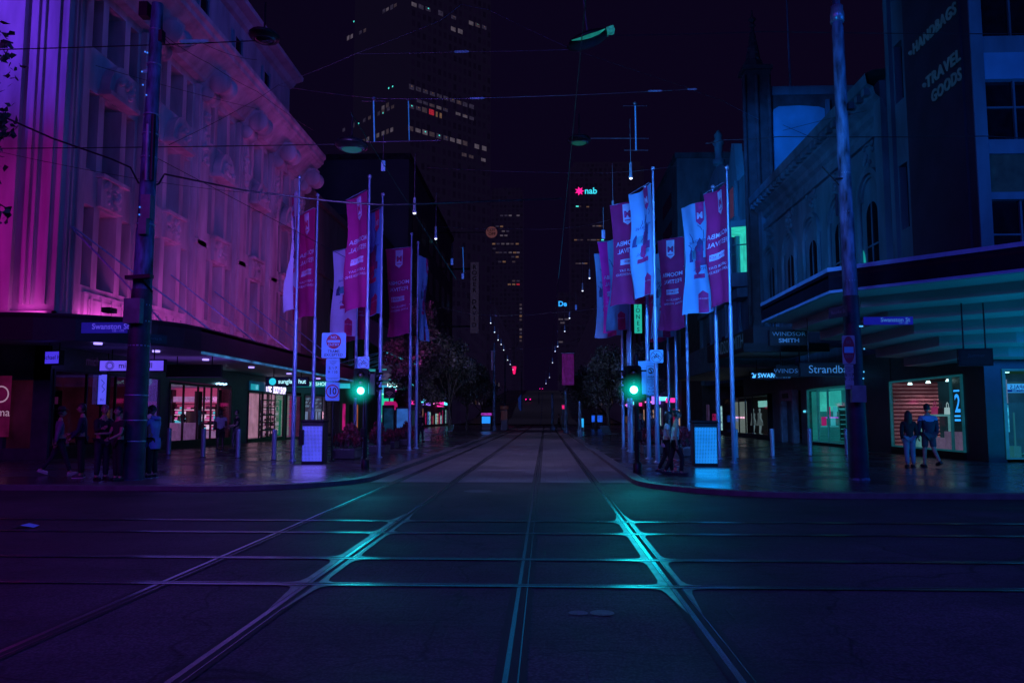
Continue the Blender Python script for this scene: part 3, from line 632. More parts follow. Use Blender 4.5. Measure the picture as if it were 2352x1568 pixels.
# corner building with the raised HANDBAGS lettering
RB = thing('corner_building', 'tall dark corner building with HANDBAGS and TRAVEL GOODS lettering on its flank', 'building', (20, 33, 0))
b = MB(); b.box(XR+.5, 60, 28.3, 34.0, 4.2, 34); b.box(XR, XR+.5, 28.0, 32.3, 4.9, 34); b.box(XR+.1,XR+.5,27.6,28.0,4.9,34); b.build('wall', m_navy, RB)
b = MB()
LV = ((5.4,7.6),(9.3,12.0),(14.7,17.2),(19.2,21.8),(23.6,26.5))
prev = 4.2
for (z0,z1) in LV:
    b.box(XR+.12, XR+.5, 32.3, 34, prev, z0); prev = z1
b.box(XR+.12, XR+.5, 32.3, 34, prev, 34)
for (z0,z1) in LV:
    b.box(XR+.12, XR+.5, 32.3, 32.75, z0, z1); b.box(XR+.12, XR+.5, 33.5, 34, z0, z1)
b.box(XR-.05, XR+.12, 33.62, 33.98, 4.2, 34)
b.build('window_bay_wall', m_bst, RB)
for (z0,z1) in LV:
    g = MB(); g.box(XR+.42, XR+.48, 32.751, 33.499, z0+.001, z1-.001, 0); g.box(XR+.3, XR+.42, 32.76, 33.49, z0+.001, z0+.07, 1); g.box(XR+.36,XR+.42,33.09,33.15,z0+.08,z1-.08,1)
    g.build('window', [m_pane, m_bst], RB)
# side-street face: piers, pale spandrels, dark windows
b = MB(); Y0 = 27.6
for x0 in (14.82, 19.6, 24.4, 29.2): b.box(x0, x0+.42, Y0-.06, Y0+.7, 4.9, 34)
b.build('pier', m_bst2, RB)
for xi, x0 in enumerate((15.24, 20.02, 24.82)):
    for z0, z1, kind in ((4.9,6.3,'p'),(6.3,9.0,'w'),(9.0,9.25,'b'),(9.25,10.6,'d'),(10.6,11.1,'b'),(11.1,13.25,'w'),(13.25,14.2,'P'),(14.2,14.8,'b'),(14.8,17.6,'w'),(17.6,18.6,'b'),(18.6,21,'w'),(21,22.5,'P'),(22.5,25,'w')):
        x1 = x0+4.36
        if kind == 'w':
            g = MB(); g.box(x0, x1, Y0+.3, Y0+.36, z0+.001, z1-.001, 0)
            for q in (0, .25, .5, .75, 1): g.box(x0+(x1-x0-.07)*q, x0+(x1-x0-.07)*q+.07, Y0+.2, Y0+.299, z0+.002, z1-.002, 1)
            g.box(x0+.08, x1-.08, Y0+.22, Y0+.298, z0+.55*(z1-z0), z0+.55*(z1-z0)+.06, 1)
            g.build('window', [m_pane, m_bst], RB)
        else:
            g = MB(); g.box(x0, x1, Y0+(.02 if kind in 'bP' else .12), Y0+.4, z0, z1)
            g.build('spandrel', {'p':m_bpanel,'P':m_bpanel,'b':m_bst2,'d':mat('olive_panel', (.10,.12,.07), .6)}[kind], RB)
m_raised = mat('raised_letter', (.30,.33,.34), .5, .2, var=.2, emit='#041c2c', es=1)  # letters emit faintly to stand in for blue light on them
def lets(t, px0, py0, px1, py1, size):
    a = onX(px0, py0, XR); c = onX(px1, py1, XR); L = MB(); wv, _ = text_geo(t, 'CENTER', .02, 1.12, 0)
    wd = max(p[0] for p in wv)-min(p[0] for p in wv); sz = size; sx = abs(a.y-c.y)/(wd*sz)
    for dpt in (0, .02, .04): L.text(t, (XR-.14+dpt, (a.y+c.y)/2, (a.z+c.z)/2), (0,-1,0), FZ, sz, bold=.02, space=1.12, sx=sx)
    L.build('lettering', m_raised, RB)
lets('HANDBAGS', 2104, 112, 2203, 22, .62); lets('TRAVEL', 2134, 186, 2214, 132, .62); lets('GOODS', 2147, 220, 2216, 175, .62)
for (px, py) in ((2094,122),(2126,196)): q = onX(px, py, XR); MB().ball((XR-.04, q.y, q.z), .09, 6).build('dot', m_raised, RB)

# stepped canopy wrapping that corner (chamfered toward the crossing)
RC = thing('street_canopy', 'blue-lit canopy with a stepped ribbed soffit round the corner building', 'canopy', (12, 26, 4))
ed = [(8.42,31.5),(8.42,24.0),(12.6,20.0),(18.5,18.9),(40,18.9)]; inn = [(XR+.02,31.5),(XR+.02,27.58),(40,27.58)]
f = MB()
for a, c in zip(ed, ed[1:]):
    t = (Vector(c)-Vector(a)).normalized(); n = Vector((-t.y, t.x))*.06
    f.quad((*a,5.32),(*c,5.32),(*c,5.9),(*a,5.9))
    f.quad((*c,5.32),(*a,5.32),(a[0]+n.x*3,a[1]+n.y*3,5.32),(c[0]+n.x*3,c[1]+n.y*3,5.32))
f.build('fascia', mat('fascia_navy', (.008,.010,.02), .8, var=.2, spec=.1), RC)
tr_ = MB()
for a, c in zip(ed, ed[1:]):
    t = (Vector(c)-Vector(a)).normalized(); n = Vector((-t.y, t.x))
    for (o, z0, z1) in ((-.03, 5.88, 6.0), (.0, 5.24, 5.325)):
        tr_.prism([(a[0]+n.x*o,a[1]+n.y*o),(c[0]+n.x*o,c[1]+n.y*o),(c[0]+n.x*(o+.1),c[1]+n.y*(o+.1)),(a[0]+n.x*(o+.1),a[1]+n.y*(o+.1))], z0, z1)
tr_.build('edge_trim', mat('trim_pale', (.15,.4,.65), .5, var=.1), RC)
MB().prism(ed+inn[::-1], 5.7, 5.78).build('roof', m_fascia, RC)
NS = 6; st = MB()
def lerp2(p, q, t): return (p[0]+(q[0]-p[0])*t, p[1]+(q[1]-p[1])*t)
ia = [(XR,31.5),(XR,27.6),(XR+.6,27.58),(20,27.58),(40,27.58)]
for k in range(NS):
    t0, t1 = k/NS, (k+1)/NS; za = 5.24-.34*k; zb = za-.03
    A = [lerp2(p, q, t0+.02) for p, q in zip(ed, ia)]; B = [lerp2(p, q, t1+.02) for p, q in zip(ed, ia)]
    for i in range(len(A)-1):
        st.quad((*A[i],za),(*A[i+1],za),(*B[i+1],zb),(*B[i],zb)); 
        if k < NS-1: st.quad((*B[i],zb),(*B[i+1],zb),(*B[i+1],zb-.31),(*B[i],zb-.31))
st.build('stepped_soffit', mat('soffit_rib', (.40,.42,.44), .6, var=.12, scale=.5), RC)
# end wall of the canopy void and shops beneath
gr = MB(); gr.box(XR, XR+.45, 27.6, 29.05, .05, 3.6); gr.box(XR+.45, XR+.6, 27.6, 28.2, .05, 4.2); gr.box(XR, XR+.5, 34.95, 39.6, .05, 4.4); gr.box(XR+.02, XR+.5, 29.05, 34.95, 3.1, 4.4)
gr.box(XR+.6, 40, 27.62, 28.1, 3.2, 4.6); gr.box(XR+.02, XR+.3, 27.62, 31.4, 3.6, 5.7); gr.box(XR+.31, 40, 27.63, 27.9, 4.6, 5.7)
gr.build('ground_floor', mat('dark_tile', (.025,.025,.04), .3, var=.2), RB)
rr = random.Random(5)
# handbag shop: window toward the mall
mH = mat('handbag_back', (.05,.06,.07), .6, emit='#0e2c36', es=.7, var=.6, scale=.9); MH = frame_right(XR, 34.95)
sfH = shopfront(RB, MH, 5.9, .36, 3.1, 4.0, mH, mH, ceil=m_dark, mull=(.86,), riser=.28, fr=mat('frame_teal', (.1,.2,.22), .4, emit='#1a7a86', es=.25), label='handbag shop window with a pink slatted end wall')
sl = MB()
for q in range(17): sl.box(.06, .14, .05, 1.9, .4+q*.157, .4+q*.157+.085)
sl.box(.048,.06,.04,1.92,.38,3.07,1); sl.xf(MH).build('slatted_wall', [mat('slat_pink', (.5,.25,.28), .6, emit='#a8707c', es=.34, var=.8, scale=.55), mat('slat_gap', (.16,.05,.07), .8, emit='#3a1420', es=.5)], sfH)
tb = MB(); tb.box(1.0,4.3,.85,1.4,1.62,1.70); tb.box(2.9,3.1,.9,1.3,.38,1.62); tb.box(.9,1.3,.5,.75,.38,1.1); tb.box(1.0,1.2,.48,.77,.9,1.13)
tb.xf(MH).build('display_table', mat('table_white', (.6,.6,.6), .4, emit='#5aa6a8', es=.55), sfH)
tb = MB(); tb.box(3.4,5.7,.5,1.5,.38,1.05); tb.box(2.2,3.3,.35,.8,.38,.8); tb.xf(MH).build('plinth', mat('plinth_lilac', (.5,.45,.5), .5, emit='#6a5a78', es=.6), sfH)
fr_ = MB(); fr_.box(3.0,3.12,2.6,2.7,.4,2.95); fr_.box(3.12,5.6,2.6,2.7,2.85,2.95); 
for z in (1.2,1.75,2.3): fr_.box(3.12,5.6,2.6,2.9,z,z+.03)
fr_.xf(MH).build('shelf_frame', E('shelf_teal', '#1d5a5a', .7), sfH)
shelves(sfH, MH, 3.2, 5.5, 3.6, .5, 2.8, 5, [m_dark, E('grey_goods', '#3a5560', .6), m_black, E('plum_goods', '#3a1836', .6)], rr, 8)
sp = MB()
for q in (.7,2.3,3.9,5.2): sp.lathe((q,.5,2.93), [(0,0),(.1,.0),(.06,.09),(0,.09)], 10)
sp.xf(MH).build('spot_lamps', E('spot_white', '#c8fbff', 3.2), sfH)
L = MB(); L.text('2', (5.45, .02, 2.05), FX, FZ, .9, bold=.02, sx=.9); L.box(5.25,5.65,.0,.012,1.45,1.52); L.box(5.25,5.65,.0,.012,1.6,1.66); L.box(5.25,5.65,0,.012,2.5,2.56); L.xf(MH).build('window_lettering', E('letter_blue', '#2b9cff', 1.4), sfH)
def handbag(M, x, y, z, s, col, lab):
    p = M @ Vector((x,y,z)); t = thing('handbag', lab, 'handbag', p, 0, 'handbags on the display table'); 
    B = MB(); B.extr([(-.0,-.16*s,0),(-.0,.16*s,0),(-.0,.13*s,.24*s),(-.0,-.13*s,.24*s)], (.1*s,0,0)); B.build('body', col, t, local=True)
    MB().tube([(.05*s,-.08*s,.24*s),(.05*s,-.06*s,.38*s),(.05*s,0,.42*s),(.05*s,.06*s,.38*s),(.05*s,.08*s,.24*s)], .012*s, 5).build('handle', col, t, local=True)
mp, mw_ = E('bag_pink', '#a8326e', .6), E('bag_white', '#b8dce0', .7)
handbag(MH, 1.35,1.1,1.703,1.25, mp, 'pink handbag at the slatted-wall end of the white display table')
handbag(MH, 1.75,1.15,1.703,1.0, mat('bag_dark', (.03,.02,.04), .5), 'small dark handbag on the white display table')
handbag(MH, 2.4,1.1,1.703,1.1, mw_, 'white handbag in the middle of the display table')
handbag(MH, 2.75,1.15,1.703,1.0, E('bag_mauve', '#7d3f7a', .6), 'mauve handbag next to the white one on the display table')
handbag(MH, 3.9,1.05,1.703,1.6, mp, 'large tall pink handbag behind the man\'s shoulder')
p = MH @ Vector((5.2,1.0,1.052)); mannequin(p, PI*.9, 'seated-height white mannequin on the lilac plinth beside the dark pillar', 1.25, E('mann_lit', '#8fd0d8', .7), mat('garment_dark', (.05,.05,.07), .8))
p = MH @ Vector((2.4,2.4,.4)); mannequin(p, PI/2, 'slim white mannequin deep inside the handbag shop', 1.8, E('mann_teal', '#2f8a94', .6), mat('garment_teal', (.05,.12,.14), .8))
# souvenir shop: window toward the side street
mO = mat('souvenir_back', (.03,.05,.05), .6, emit='#08262c', es=.6, var=.8, scale=.8); MO = frame_front(XR+.62, 27.62)
sfO = shopfront(RB, MO, 6.0, .2, 3.2, 3.6, mO, mO, ceil=mat('souvenir_ceiling', (.05,.1,.08), .6, emit='#173f33', es=.6, var=.5), mull=(.5,), riser=0, fr=mat('frame_teal'), label='souvenir shop window with dim green shelving and a mirrored OPALS sign')
shelves(sfO, MO, .25, 1.75, 2.2, .3, 2.6, 6, [E('shelf_teal2', '#1f7f88', .5), E('grey_goods', '#3a5560', .6), m_black, E('plum_goods', '#3a1836', .6), m_dark], rr, 8)
shelves(sfO, MO, 2.0, 4.4, 2.9, .3, 2.6, 5, [E('shelf_teal2', '#1f7f88', .5), E('green_goods', '#1f5a4a', .6), m_black, E('plum_goods', '#3a1836', .6), m_dark], rr, 8)
op = MB(); op.box(.28,1.22,.5,.54,2.42,2.72); o_ = op.xf(MO).build('hanging_panel', E('panel_blue', '#3aa8ff', .9), sfO); 
L = MB(); L.text('OPALS', (.78,.49,2.6), FX, FZ, .2, mirror=True, bold=.01, m=0); L.add([(.3,.492,2.44),(1.2,.492,2.44),(1.2,.492,2.52),(.3,.492,2.52)], [(0,1,2,3)], 0); L.text('DUTY-FREE', (.75,.488,2.48), FX, FZ, .08, mirror=True, m=1)
L.xf(MO).build('window_lettering', [mat('ink_blue', (.01,.02,.2), .5, emit='#06105a', es=.6), E('panel_blue', '#3aa8ff', .9)], sfO)
d = MB(); d.box(.03,.16,.06,.12,2.05,2.85,0); d.box(.03,.16,.06,.12,1.1,2.0,1); d.xf(MO).build('window_sticker', [E('sticker_grey', '#6a8ab0', .6), mat('sticker_mix', (.1,.2,.3), .5, emit='#39b6d8', es=.8, var=.9, scale=6)], sfO)
d = MB(); d.box(.5,.54,.4,.44,.2,1.75); d.box(.42,.66,.35,.6,.2,.62); d.box(1.25,2.4,.5,.9,.95,1.0); d.box(1.4,1.44,.6,.64,1.2,1.75); d.box(1.3,1.34,.6,.64,1.2,1.75); d.box(1.6,2.2,.8,1.0,.3,.9); d.xf(MO).build('display_stand', E('stand_teal', '#246b70', .55), sfO)
d = MB()
for q in (.7,1.5,2.6,3.6): d.lathe((q,1.0,3.12), [(0,0),(.07,0),(.07,.03),(0,.03)], 10)
d.xf(MO).build('spot_lamps', E('spot_white2', '#9ff0e8', 3.0), sfO)

# ---- second building: carved stone front with a heavy cornice
R2 = thing('stone_building', 'dark blue stone building with arched relief and a heavy sloping-away cornice', 'building', (20, 44, 0))
b = MB(); b.box(XR+.4, 34, 34.05, 54, 4.4, 15.6); b.box(XR, XR+.4, 34.05, 54, 5.6, 15.2); b.build('wall', m_bst, R2)
sw2 = [(0,14.7),(.18,14.85),(.2,15.15),(.5,15.4),(.6,15.75),(.85,15.85),(.9,16.3),(.6,16.45),(-.4,16.55),(-.4,14.7)]
sweep([(-p,z) for p,z in sw2], [(XR,34.02,1,0),(XR,54,1,0)]).build('cornice', m_bst, R2)
for k in range(26): MB().box(XR-.82, XR-.55, 34.4+k*.77, 34.75+k*.77, 15.5, 15.8).build('cornice_bracket', m_bst, R2)
for k in range(5):
    y = 36.1+k*4.0; a = MB()
    for (ro, ri, dd) in ((1.35,1.1,.2),(1.05,.9,.1)):
        out = [(y+ro*math.cos(PI*t/14), 11.4+ro*math.sin(PI*t/14)) for t in range(15)]; ins = [(y+ri*math.cos(PI*t/14), 11.4+ri*math.sin(PI*t/14)) for t in range(14,-1,-1)]
        a.extr([(XR-.001,p,q) for p,q in out+ins], (-dd,0,0))
    for s in (-1.22,1.22): a.tube([(XR-.1,y+s,7.2),(XR-.1,y+s,11.4)], .12, 8)
    r3 = random.Random(k)
    for q in range(16): a.ball((XR-.03, y+r3.uniform(-.8,.8), 12.9+r3.uniform(0,1.2)), r3.uniform(.08,.2), 5, sc=(.6,1,1))
    a.box(XR-.14, XR-.001, y-1.5, y+1.5, 6.9, 7.15)
    a.build('arch_relief', m_bst, R2)
    g = MB(); wn = [(y-.62,7.25),(y+.62,7.25)] + [(y+.62*math.cos(PI*t/10), 10.6+.62*math.sin(PI*t/10)) for t in range(11)]
    g.add([(XR-.012,p,q) for p,q in wn], [tuple(range(len(wn)))], 0); g.box(XR-.05,XR-.013,y-.03,y+.03,7.3,11.2,1); g.box(XR-.048,XR-.014,y-.6,y+.6,9.2,9.28,1)
    g.build('arched_window', [m_pane, m_bst], R2)
q = onX(1981, 600, XR); g = MB(); g.add([(XR-.016,q.y+.45*math.cos(PI*t/10),q.z-.2+.75*math.sin(PI*t/10)) for t in range(11)], [tuple(range(11))]); o_ = g.build('arched_window', E('arch_lit', '#1fc0c0', .55), R2); o_['label'] = 'small arched window lit green just above the canopy'
b = MB(); b.box(XR-.3, XR-.005, 34.06, 34.8, 4.4, 16); b.box(XR-.3, XR-.005, 53.2, 53.9, 4.4, 16); b.box(XR-.2, XR-.004, 34.81, 53.19, 13.9, 14.3); b.box(XR-.2, XR-.004, 34.81, 53.19, 5.6, 6.0); b.build('pilaster', m_bst, R2)
b = MB(); b.box(XR+.02, XR+.5, 45.9, 47.2, .05, 4.4); b.box(XR+.01, XR+.5, 39.6, 60.5, 3.15, 4.4); b.box(XR+.02,XR+.5,39.6,40.1,.05,3.15); b.box(XR+.02,XR+.5,50.6,53,.05,3.15); b.build('ground_floor', mat('slate_tile', (.07,.08,.1), .4), R2)
mT = mat('teal_back', (.05,.15,.16), .6, emit='#187a80', es=.5, var=.3, scale=.5); MT = frame_right(XR+.02, 45.9)
sfT = shopfront(R2, MT, 5.8, .25, 3.1, 2.5, mT, mT, ceil=E('teal_ceiling', '#2aa0a0', .5), mull=(.28,.55), riser=.15, fr=mat('frame_teal'), label='empty-looking teal lit shop with a violet display strip')
ET = frame_front(XR+.1, 45.86)
d = MB(); d.box(.1,.5,-.05,-.03,.3,3.0,0); d.box(.55,1.5,-.06,-.03,1.9,3.0,1); d.box(.55,1.5,-.12,-.03,1.05,1.09,2); d.box(1.6,2.3,-.08,-.03,.3,2.2,3); d.box(.6,.85,-.1,-.04,1.12,1.6,4); d.box(1.1,1.35,-.1,-.04,1.12,1.6,2)
for q in range(7): d.box(1.62,2.28,-.1,-.08,.4+q*.26,.42+q*.26,2)
d.xf(ET).build('end_wall_display', [mat('teal_panel', (.1,.3,.3), .5, emit='#1f8a88', es=.6, var=.4, scale=.8), mat('teal_glow', (.1,.3,.3), .5, emit='#3fd0c0', es=.75, var=.5, scale=1.2), E('case_teal', '#3ab8c8', .8), mat('dark_teal', (.01,.04,.05), .5), E('poster_pink', '#b01070', .8)], sfT)
d = MB(); d.box(1.0,2.4,.6,.66,.2,.2+.001); d.box(.95,2.75,.62,.66,1.55,1.58,0); d.xf(MT).build('light_strip', E('strip_violet', '#c020ff', 1.6), sfT)
d = MB(); d.box(.95,1.35,.7,.75,1.62,2.15,0); d.box(1.9,2.3,.7,.75,1.62,2.15,1); d.box(.9,2.5,.9,.95,2.2,3.0,2); d.box(3.4,4.6,1.4,1.5,.4,2.1,3); d.box(3.0,3.7,.6,.7,2.0,2.04,1); d.box(4.2,5.4,.5,.9,.3,.8,1); d.xf(MT).build('display', [E('poster_pink', '#b01070', .8), E('case_teal', '#3ab8c8', .8), E('glow_panel', '#2fb8b0', .8), mat('dark_teal', (.01,.04,.05), .5)], sfT)
L = MB(); L.text('GUESS', (.2, -.09, 1.9), FX, FZ, .16, bold=.02); L.xf(frame_right(XR+.02, 46.5)).build('lettering', E('letter_cyan', '#5ad8ff', 2.2), sfT)
# framed doorway
dw = MB(); dw.box(-.1,.25,-.25,.1,.1,3.2); dw.box(2.2,2.55,-.25,.1,.1,3.2); dw.box(.25,2.2,-.25,.1,2.55,3.2); dw.xf(frame_right(XR, 50.4)).build('door_surround', mat('doorway_grey', (.22,.26,.3), .6), R2)
dw = MB(); dw.box(.25,2.2,.1,.16,.1,2.55,0); dw.box(1.2,1.26,.05,.1,.1,2.55,1); dw.box(.55,1.75,-.28,-.255,2.72,3.0,1); dw.xf(frame_right(XR, 50.4)).build('door', [mat('door_dark', (.03,.04,.05), .3), m_black], R2)
# crystal shop
mW = mat('crystal_back', (.2,.2,.22), .6, emit='#54606a', es=.5, var=.5, scale=.6); MW = frame_right(XR+.02, 67.5)
sfW = shopfront(R2, MW, 13.5, .35, 3.1, 1.6, m_dark, m_dark, mull=(.2,.4,.55,.7), riser=.25, label='crystal shop with a pale lit screen and mannequins')
d = MB(); d.box(2.8,6.4,.3,.34,.4,2.75); d.xf(MW).build('lit_screen', mat('screen_pale', (.3,.3,.3), .5, emit='#8a9a94', es=.55, var=.25, scale=.5), sfW)
d = MB(); d.box(7.5,11.5,.9,.95,2.3,2.75); d.xf(MW).build('light_panel', E('panel_mint', '#8fe0d8', .8), sfW)
for k, x in enumerate((7.6, 9.4)): p = MW @ Vector((x,.5,.36)); mannequin(p, PI/2, ('white mannequin in a long pale coat beside the lit screen of the crystal shop','grey mannequin in a pale coat deeper along the crystal shop window')[k], 1.85, E('mann_grey', '#7d98a0', .6), E('coat_grey', '#66787c', .5))
d = MB()
for q in range(6): d.ball((3.0+q*.6,.2,1.55), .06, 5)
d.xf(MW).build('reflected_lamps', E('lamp_pinkwhite', '#ffb0d0', 2.5), sfW)

# canopies of that row
K2 = thing('street_canopy', 'dark flat canopy with dim fascia lettering beyond the stepped canopy', 'canopy', (12, 40, 4.3))
a = onY(1712,808,46); 
f = MB(); f.box(9.5, XR-.32, 37.0, 37.25, 4.75, 5.7); f.box(9.5, 9.7, 37.25, 47.5, 4.75, 5.7); f.build('fascia', m_fascia, K2)
MB().box(9.7, XR-.32, 37.25, 47.5, 5.0, 5.1).build('soffit', mat('soffit_blue', (.35,.38,.42), .5), K2)
L = MB(); L.text('WINDSORSMITH', (9.49, 42.2, 5.22), (0,-1,0), FZ, .95, bold=.0, sx=.95); L.build('lettering', mat('letter_dimblue', (.3,.35,.4), .4, emit='#0c2a3c', es=1), K2)
K3 = thing('street_canopy', 'teal canopy with small bright blue lettering on its fascia', 'canopy', (12, 55, 4))
f = MB(); f.box(9.9, 10.1, 47.8, 66, 4.35, 5.9); f.box(10.1, XR-.05, 47.8, 48, 4.5, 5.9); f.build('fascia', mat('fascia_teal2', (.1,.16,.18), .5), K3)
MB().box(10.1, XR-.05, 48, 66, 4.5, 4.58).build('soffit', mat('soffit_blue'), K3)
L = MB(); pa = onX(1650,812,9.88); pb = onX(1676,800,9.88); L.text('SWAROVSKI', (9.88,(pa.y+pb.y)/2,(pa.z+pb.z)/2), (0,-1,0), FZ, 1.0, bold=.02, sx=.62); L.build('lettering', E('letter_blue2', '#4fc0ff', 1.7), K3)
def t_ws(L, w, h): L.text('WINDSOR', (0,-.012,h*.22), FX, FZ, h*.36, sx=1.25); L.text('SMITH', (0,-.012,-h*.2), FX, FZ, h*.36, bold=.03, sx=1.3); L.mats = [mat('letter_dimblue')]
hang_sign('hanging_sign', 'big dark board with two lines of dim lettering under the stepped canopy', 1768, 1856, 757, 793, 31.2, m_black, m_dark, t_ws, ztop=5.5)
hang_sign('hanging_sign', 'long blank black board just below the two-line board', 1708, 1905, 787, 808, 34.5, m_black, m_dark, None, rods=False)
def t_st(L, w, h): L.text('Strandbags', (w*.1,-.012,0), FX, FZ, h*.82, sx=1.0); L.mats = [mat('letter_softblue', (.4,.45,.5), .4, emit='#2a5f80', es=1)]
hang_sign('hanging_sign', 'black board with soft blue mixed-case lettering, cut off by the weathered pole', 1838, 1962, 833, 864, 29.6, m_black, m_dark, t_st, ztop=5.2)
def t_w2(L, w, h): L.text('WINDSOR', (0,-.012,0), FX, FZ, h*.5, sx=1.2); L.mats = [mat('letter_dimblue')]
hang_sign('hanging_sign', 'smaller black board with faint capitals, tucked behind the mixed-case board', 1783, 1850, 838, 866, 34.0, m_black, m_dark, t_w2, ztop=4.9)
def t_sw(L, w, h):
    L.text('SWAROVSKI', (w*.1,-.012,0), FX, FZ, h*.68, bold=.012, sx=.95); 
    L.tube([(-w*.44,-.012,-h*.2),(-w*.40,-.012,h*.1),(-w*.43,-.012,h*.28),(-w*.46,-.012,h*.2)], h*.04, 5); L.add([(-w*.45,-.012,-h*.24),(-w*.37,-.012,-h*.24),(-w*.345,-.012,h*.22),(-w*.39,-.012,h*.02)], [(0,1,2,3)]); L.mats = [E('letter_blue3', '#4aa8ff', 2.0)]
hang_sign('hanging_sign', 'small lit blue sign with a swan emblem beside the flagpoles', 1723, 1815, 852, 873, 45.5, m_black, mat('sign_navy'), t_sw, ztop=4.8)
def t_bk(L, w, h): L.text('Summer', (0,-.012,h*.1), FX, FZ, h*.3, sx=.9, shear=.3); L.mats = [mat('letter_faint', (.06,.07,.09), .4)]
t_ = hang_sign('hanging_sign', 'black tilted board on rods above the souvenir shop corner', 2206, 2277, 800, 840, 23.5, m_black, m_dark, t_bk, ztop=5.0, yaw=-.2)

# ---- gothic pier with pinnacle, painted party wall, oriel building
R3 = thing('gothic_building', 'dark gothic building with a crocketed pinnacle and pale blue painted flank', 'building', (18, 56, 0))
b = MB(); b.box(15.6, 30, 54.3, 60, 4.4, 23.6); b.box(13.9, 15.6, 54.2, 55.0, 4.4, 25.4); b.box(15.0, 15.6, 55.0, 57.2, 4.4, 22); b.build('wall', m_dkstone, R3)
b = MB(); 
for x in (13.75, 14.6, 15.45): b.tube([(x,54.15,4.4),(x,54.15,25)], .14, 8)
b.box(13.7,15.7,54.0,55.6,25.4,25.7); b.lathe((14.6,54.8,25.7), [(.8,0),(.62,.5),(.5,.6),(.42,1.3),(.2,2.4),(.1,3.0),(.24,3.15),(.1,3.4),(.28,3.6),(.08,3.8),(.03,4.3)], 8, smooth=False)
for k in range(5):
    for a in range(4): b.ball((14.6+(.5-.09*k)*math.cos(a*PI/2+.4), 54.8+(.5-.09*k)*math.sin(a*PI/2+.4), 26.3+k*.45), .12, 5)
b.build('pinnacle', m_dkstone, R3)
b = MB(); b.lathe((15.2,56.4,21), [(.5,0),(.5,1.0),(.3,1.5),(.4,1.7),(.1,2.6),(0,3)], 8, smooth=False); b.build('turret', m_dkstone, R3)
pn = MB(); pn.add([(15.65,54.27,13),(19.2,54.27,13),(19.2,54.27,22.6),(18.8,54.27,22.75),(17.5,54.27,22.85),(16.1,54.27,22.8),(15.75,54.27,22.6),(15.65,54.27,22.3)], [tuple(range(8))]); pn.build('painted_flank', m_bpanel, R3)
b = MB(); b.box(15.5,34,54.2,60,23.6,24.2); b.box(19.25,19.5,54.1,54.28,13,23.2); b.build('parapet', m_bst, R3)
q = onY(1815,180,56); MB().tube([(q.x,56,24.2),(q.x-.1,56,36)], [.09,.04], 6).build('antenna', m_galv, origin=(q.x,56,24.2), label='tall thin antenna mast on the parapet above the painted flank', cat='antenna')
R4 = thing('ornate_building', 'ornate narrow building with a curved gable and a bay window lit green', 'building', (20, 68, 0))
b = MB(); b.box(XR+.1, 15.5, 57.25, 60.1, 4.4, 19.5); b.box(XR+.1, 30, 60.1, 76, 4.4, 19.5); b.build('wall', m_bst, R4)
b = MB(); gp = [(60.5,19.5)] + [(61.2,22.6),(62.0,22.9),(63,21.5)] + [(68+4.2*math.cos(PI-PI*t/10), 20.6+2.2*math.sin(PI*t/10)) for t in range(11)] + [(73.2,21.5),(74.2,22.7),(75,22.5),(76,19.5)]
b.extr([(XR-.05,y,z) for y,z in gp], (.6,0,0)); b.build('gable', m_bst2, R4)
b = MB(); b.lathe((XR-.1,66.4,22.6), [(.5,0),(.5,.4),(.3,.5),(.35,1.6),(.5,1.8),(.3,2.2),(.36,2.5),(.1,2.9),(0,3)], 10); b.build('urn', m_bst2, R4)
b = MB()
for y in (60.9,65,71,75.5): b.tube([(XR-.05,y,4.5),(XR-.05,y,19.6)], .22, 8)
b.box(XR-.35,XR+.09,60.5,76,10.6,11.0); b.box(XR-.4,XR+.09,60.5,76,16.2,16.7); b.build('moulding', m_bst, R4)
for k in range(6):
    y = 66.2 + (k%3)*3.1; z = (6, 17.0)[k//3]; g = MB(); g.box(XR+.04,XR+.09,y,y+1.3,z,z+2.2); g.build('window', mat('room_dim', (.05,.03,.03), .5, emit='#2a1420', es=.5) if k == 3 else m_pane, R4)
g = MB(); g.box(XR+.02,XR+.095,61.2,63.4,17.2,20.2); o_ = g.build('window', mat('room_mauve', (.1,.06,.07), .5, emit='#4a2a4a', es=.6), R4)
# oriel: canted bay with a real room behind it
bay = [(XR+.09,57.3),(13.4,57.9),(13.4,60.7),(XR+.09,61.4)]
b = MB(); b.prism(bay[::-1], 10.9, 11.9); b.prism(bay[::-1], 15.25, 15.7); b.prism([(XR+.09,57.8),(13.9,58.3),(13.9,60.2),(XR+.09,60.8)][::-1], 10.2, 10.9)
for (p, q) in zip(bay, bay[1:]):
    for t in (0.02, .5, .98) if q[1]-p[1] > 2 else (.03,.97): x, y = lerp2(p,q,t); b.box(x-.05,x+.05,y-.05,y+.05,11.9,15.25)
    pa, pb = Vector((*p,0)), Vector((*q,0)); b.tube([pa+Vector((0,0,13.9)), pb+Vector((0,0,13.9))], .05, 5)
b.build('bay_window', m_bst, R4)
MB().add([(XR+.085,57.4,11.9),(XR+.085,61.3,11.9),(XR+.085,61.3,15.25),(XR+.085,57.4,15.25)], [(0,1,2,3)]).add([(XR+.085,57.4,15.24),(13.45,57.95,15.24),(13.45,60.65,15.24),(XR+.085,61.3,15.24)], [(0,1,2,3)]).build('lit_room', mat('room_green', (.1,.3,.3), .6, emit='#2fcfb8', es=.85, var=.35, scale=1.2), R4)
R5 = thing('office_block', 'plain blue-grey block rising behind the curved gable', 'building', (22, 90, 0))
MB().box(XR, 34, 88, 118, 0, 30.2).build('wall', m_bst2, R5)
b = MB(); b.box(XR-.2,34.2,87.8,118,30.2,30.8); b.box(XR+1,34,87.9,88,24,24.3); b.build('parapet', m_bst, R5)
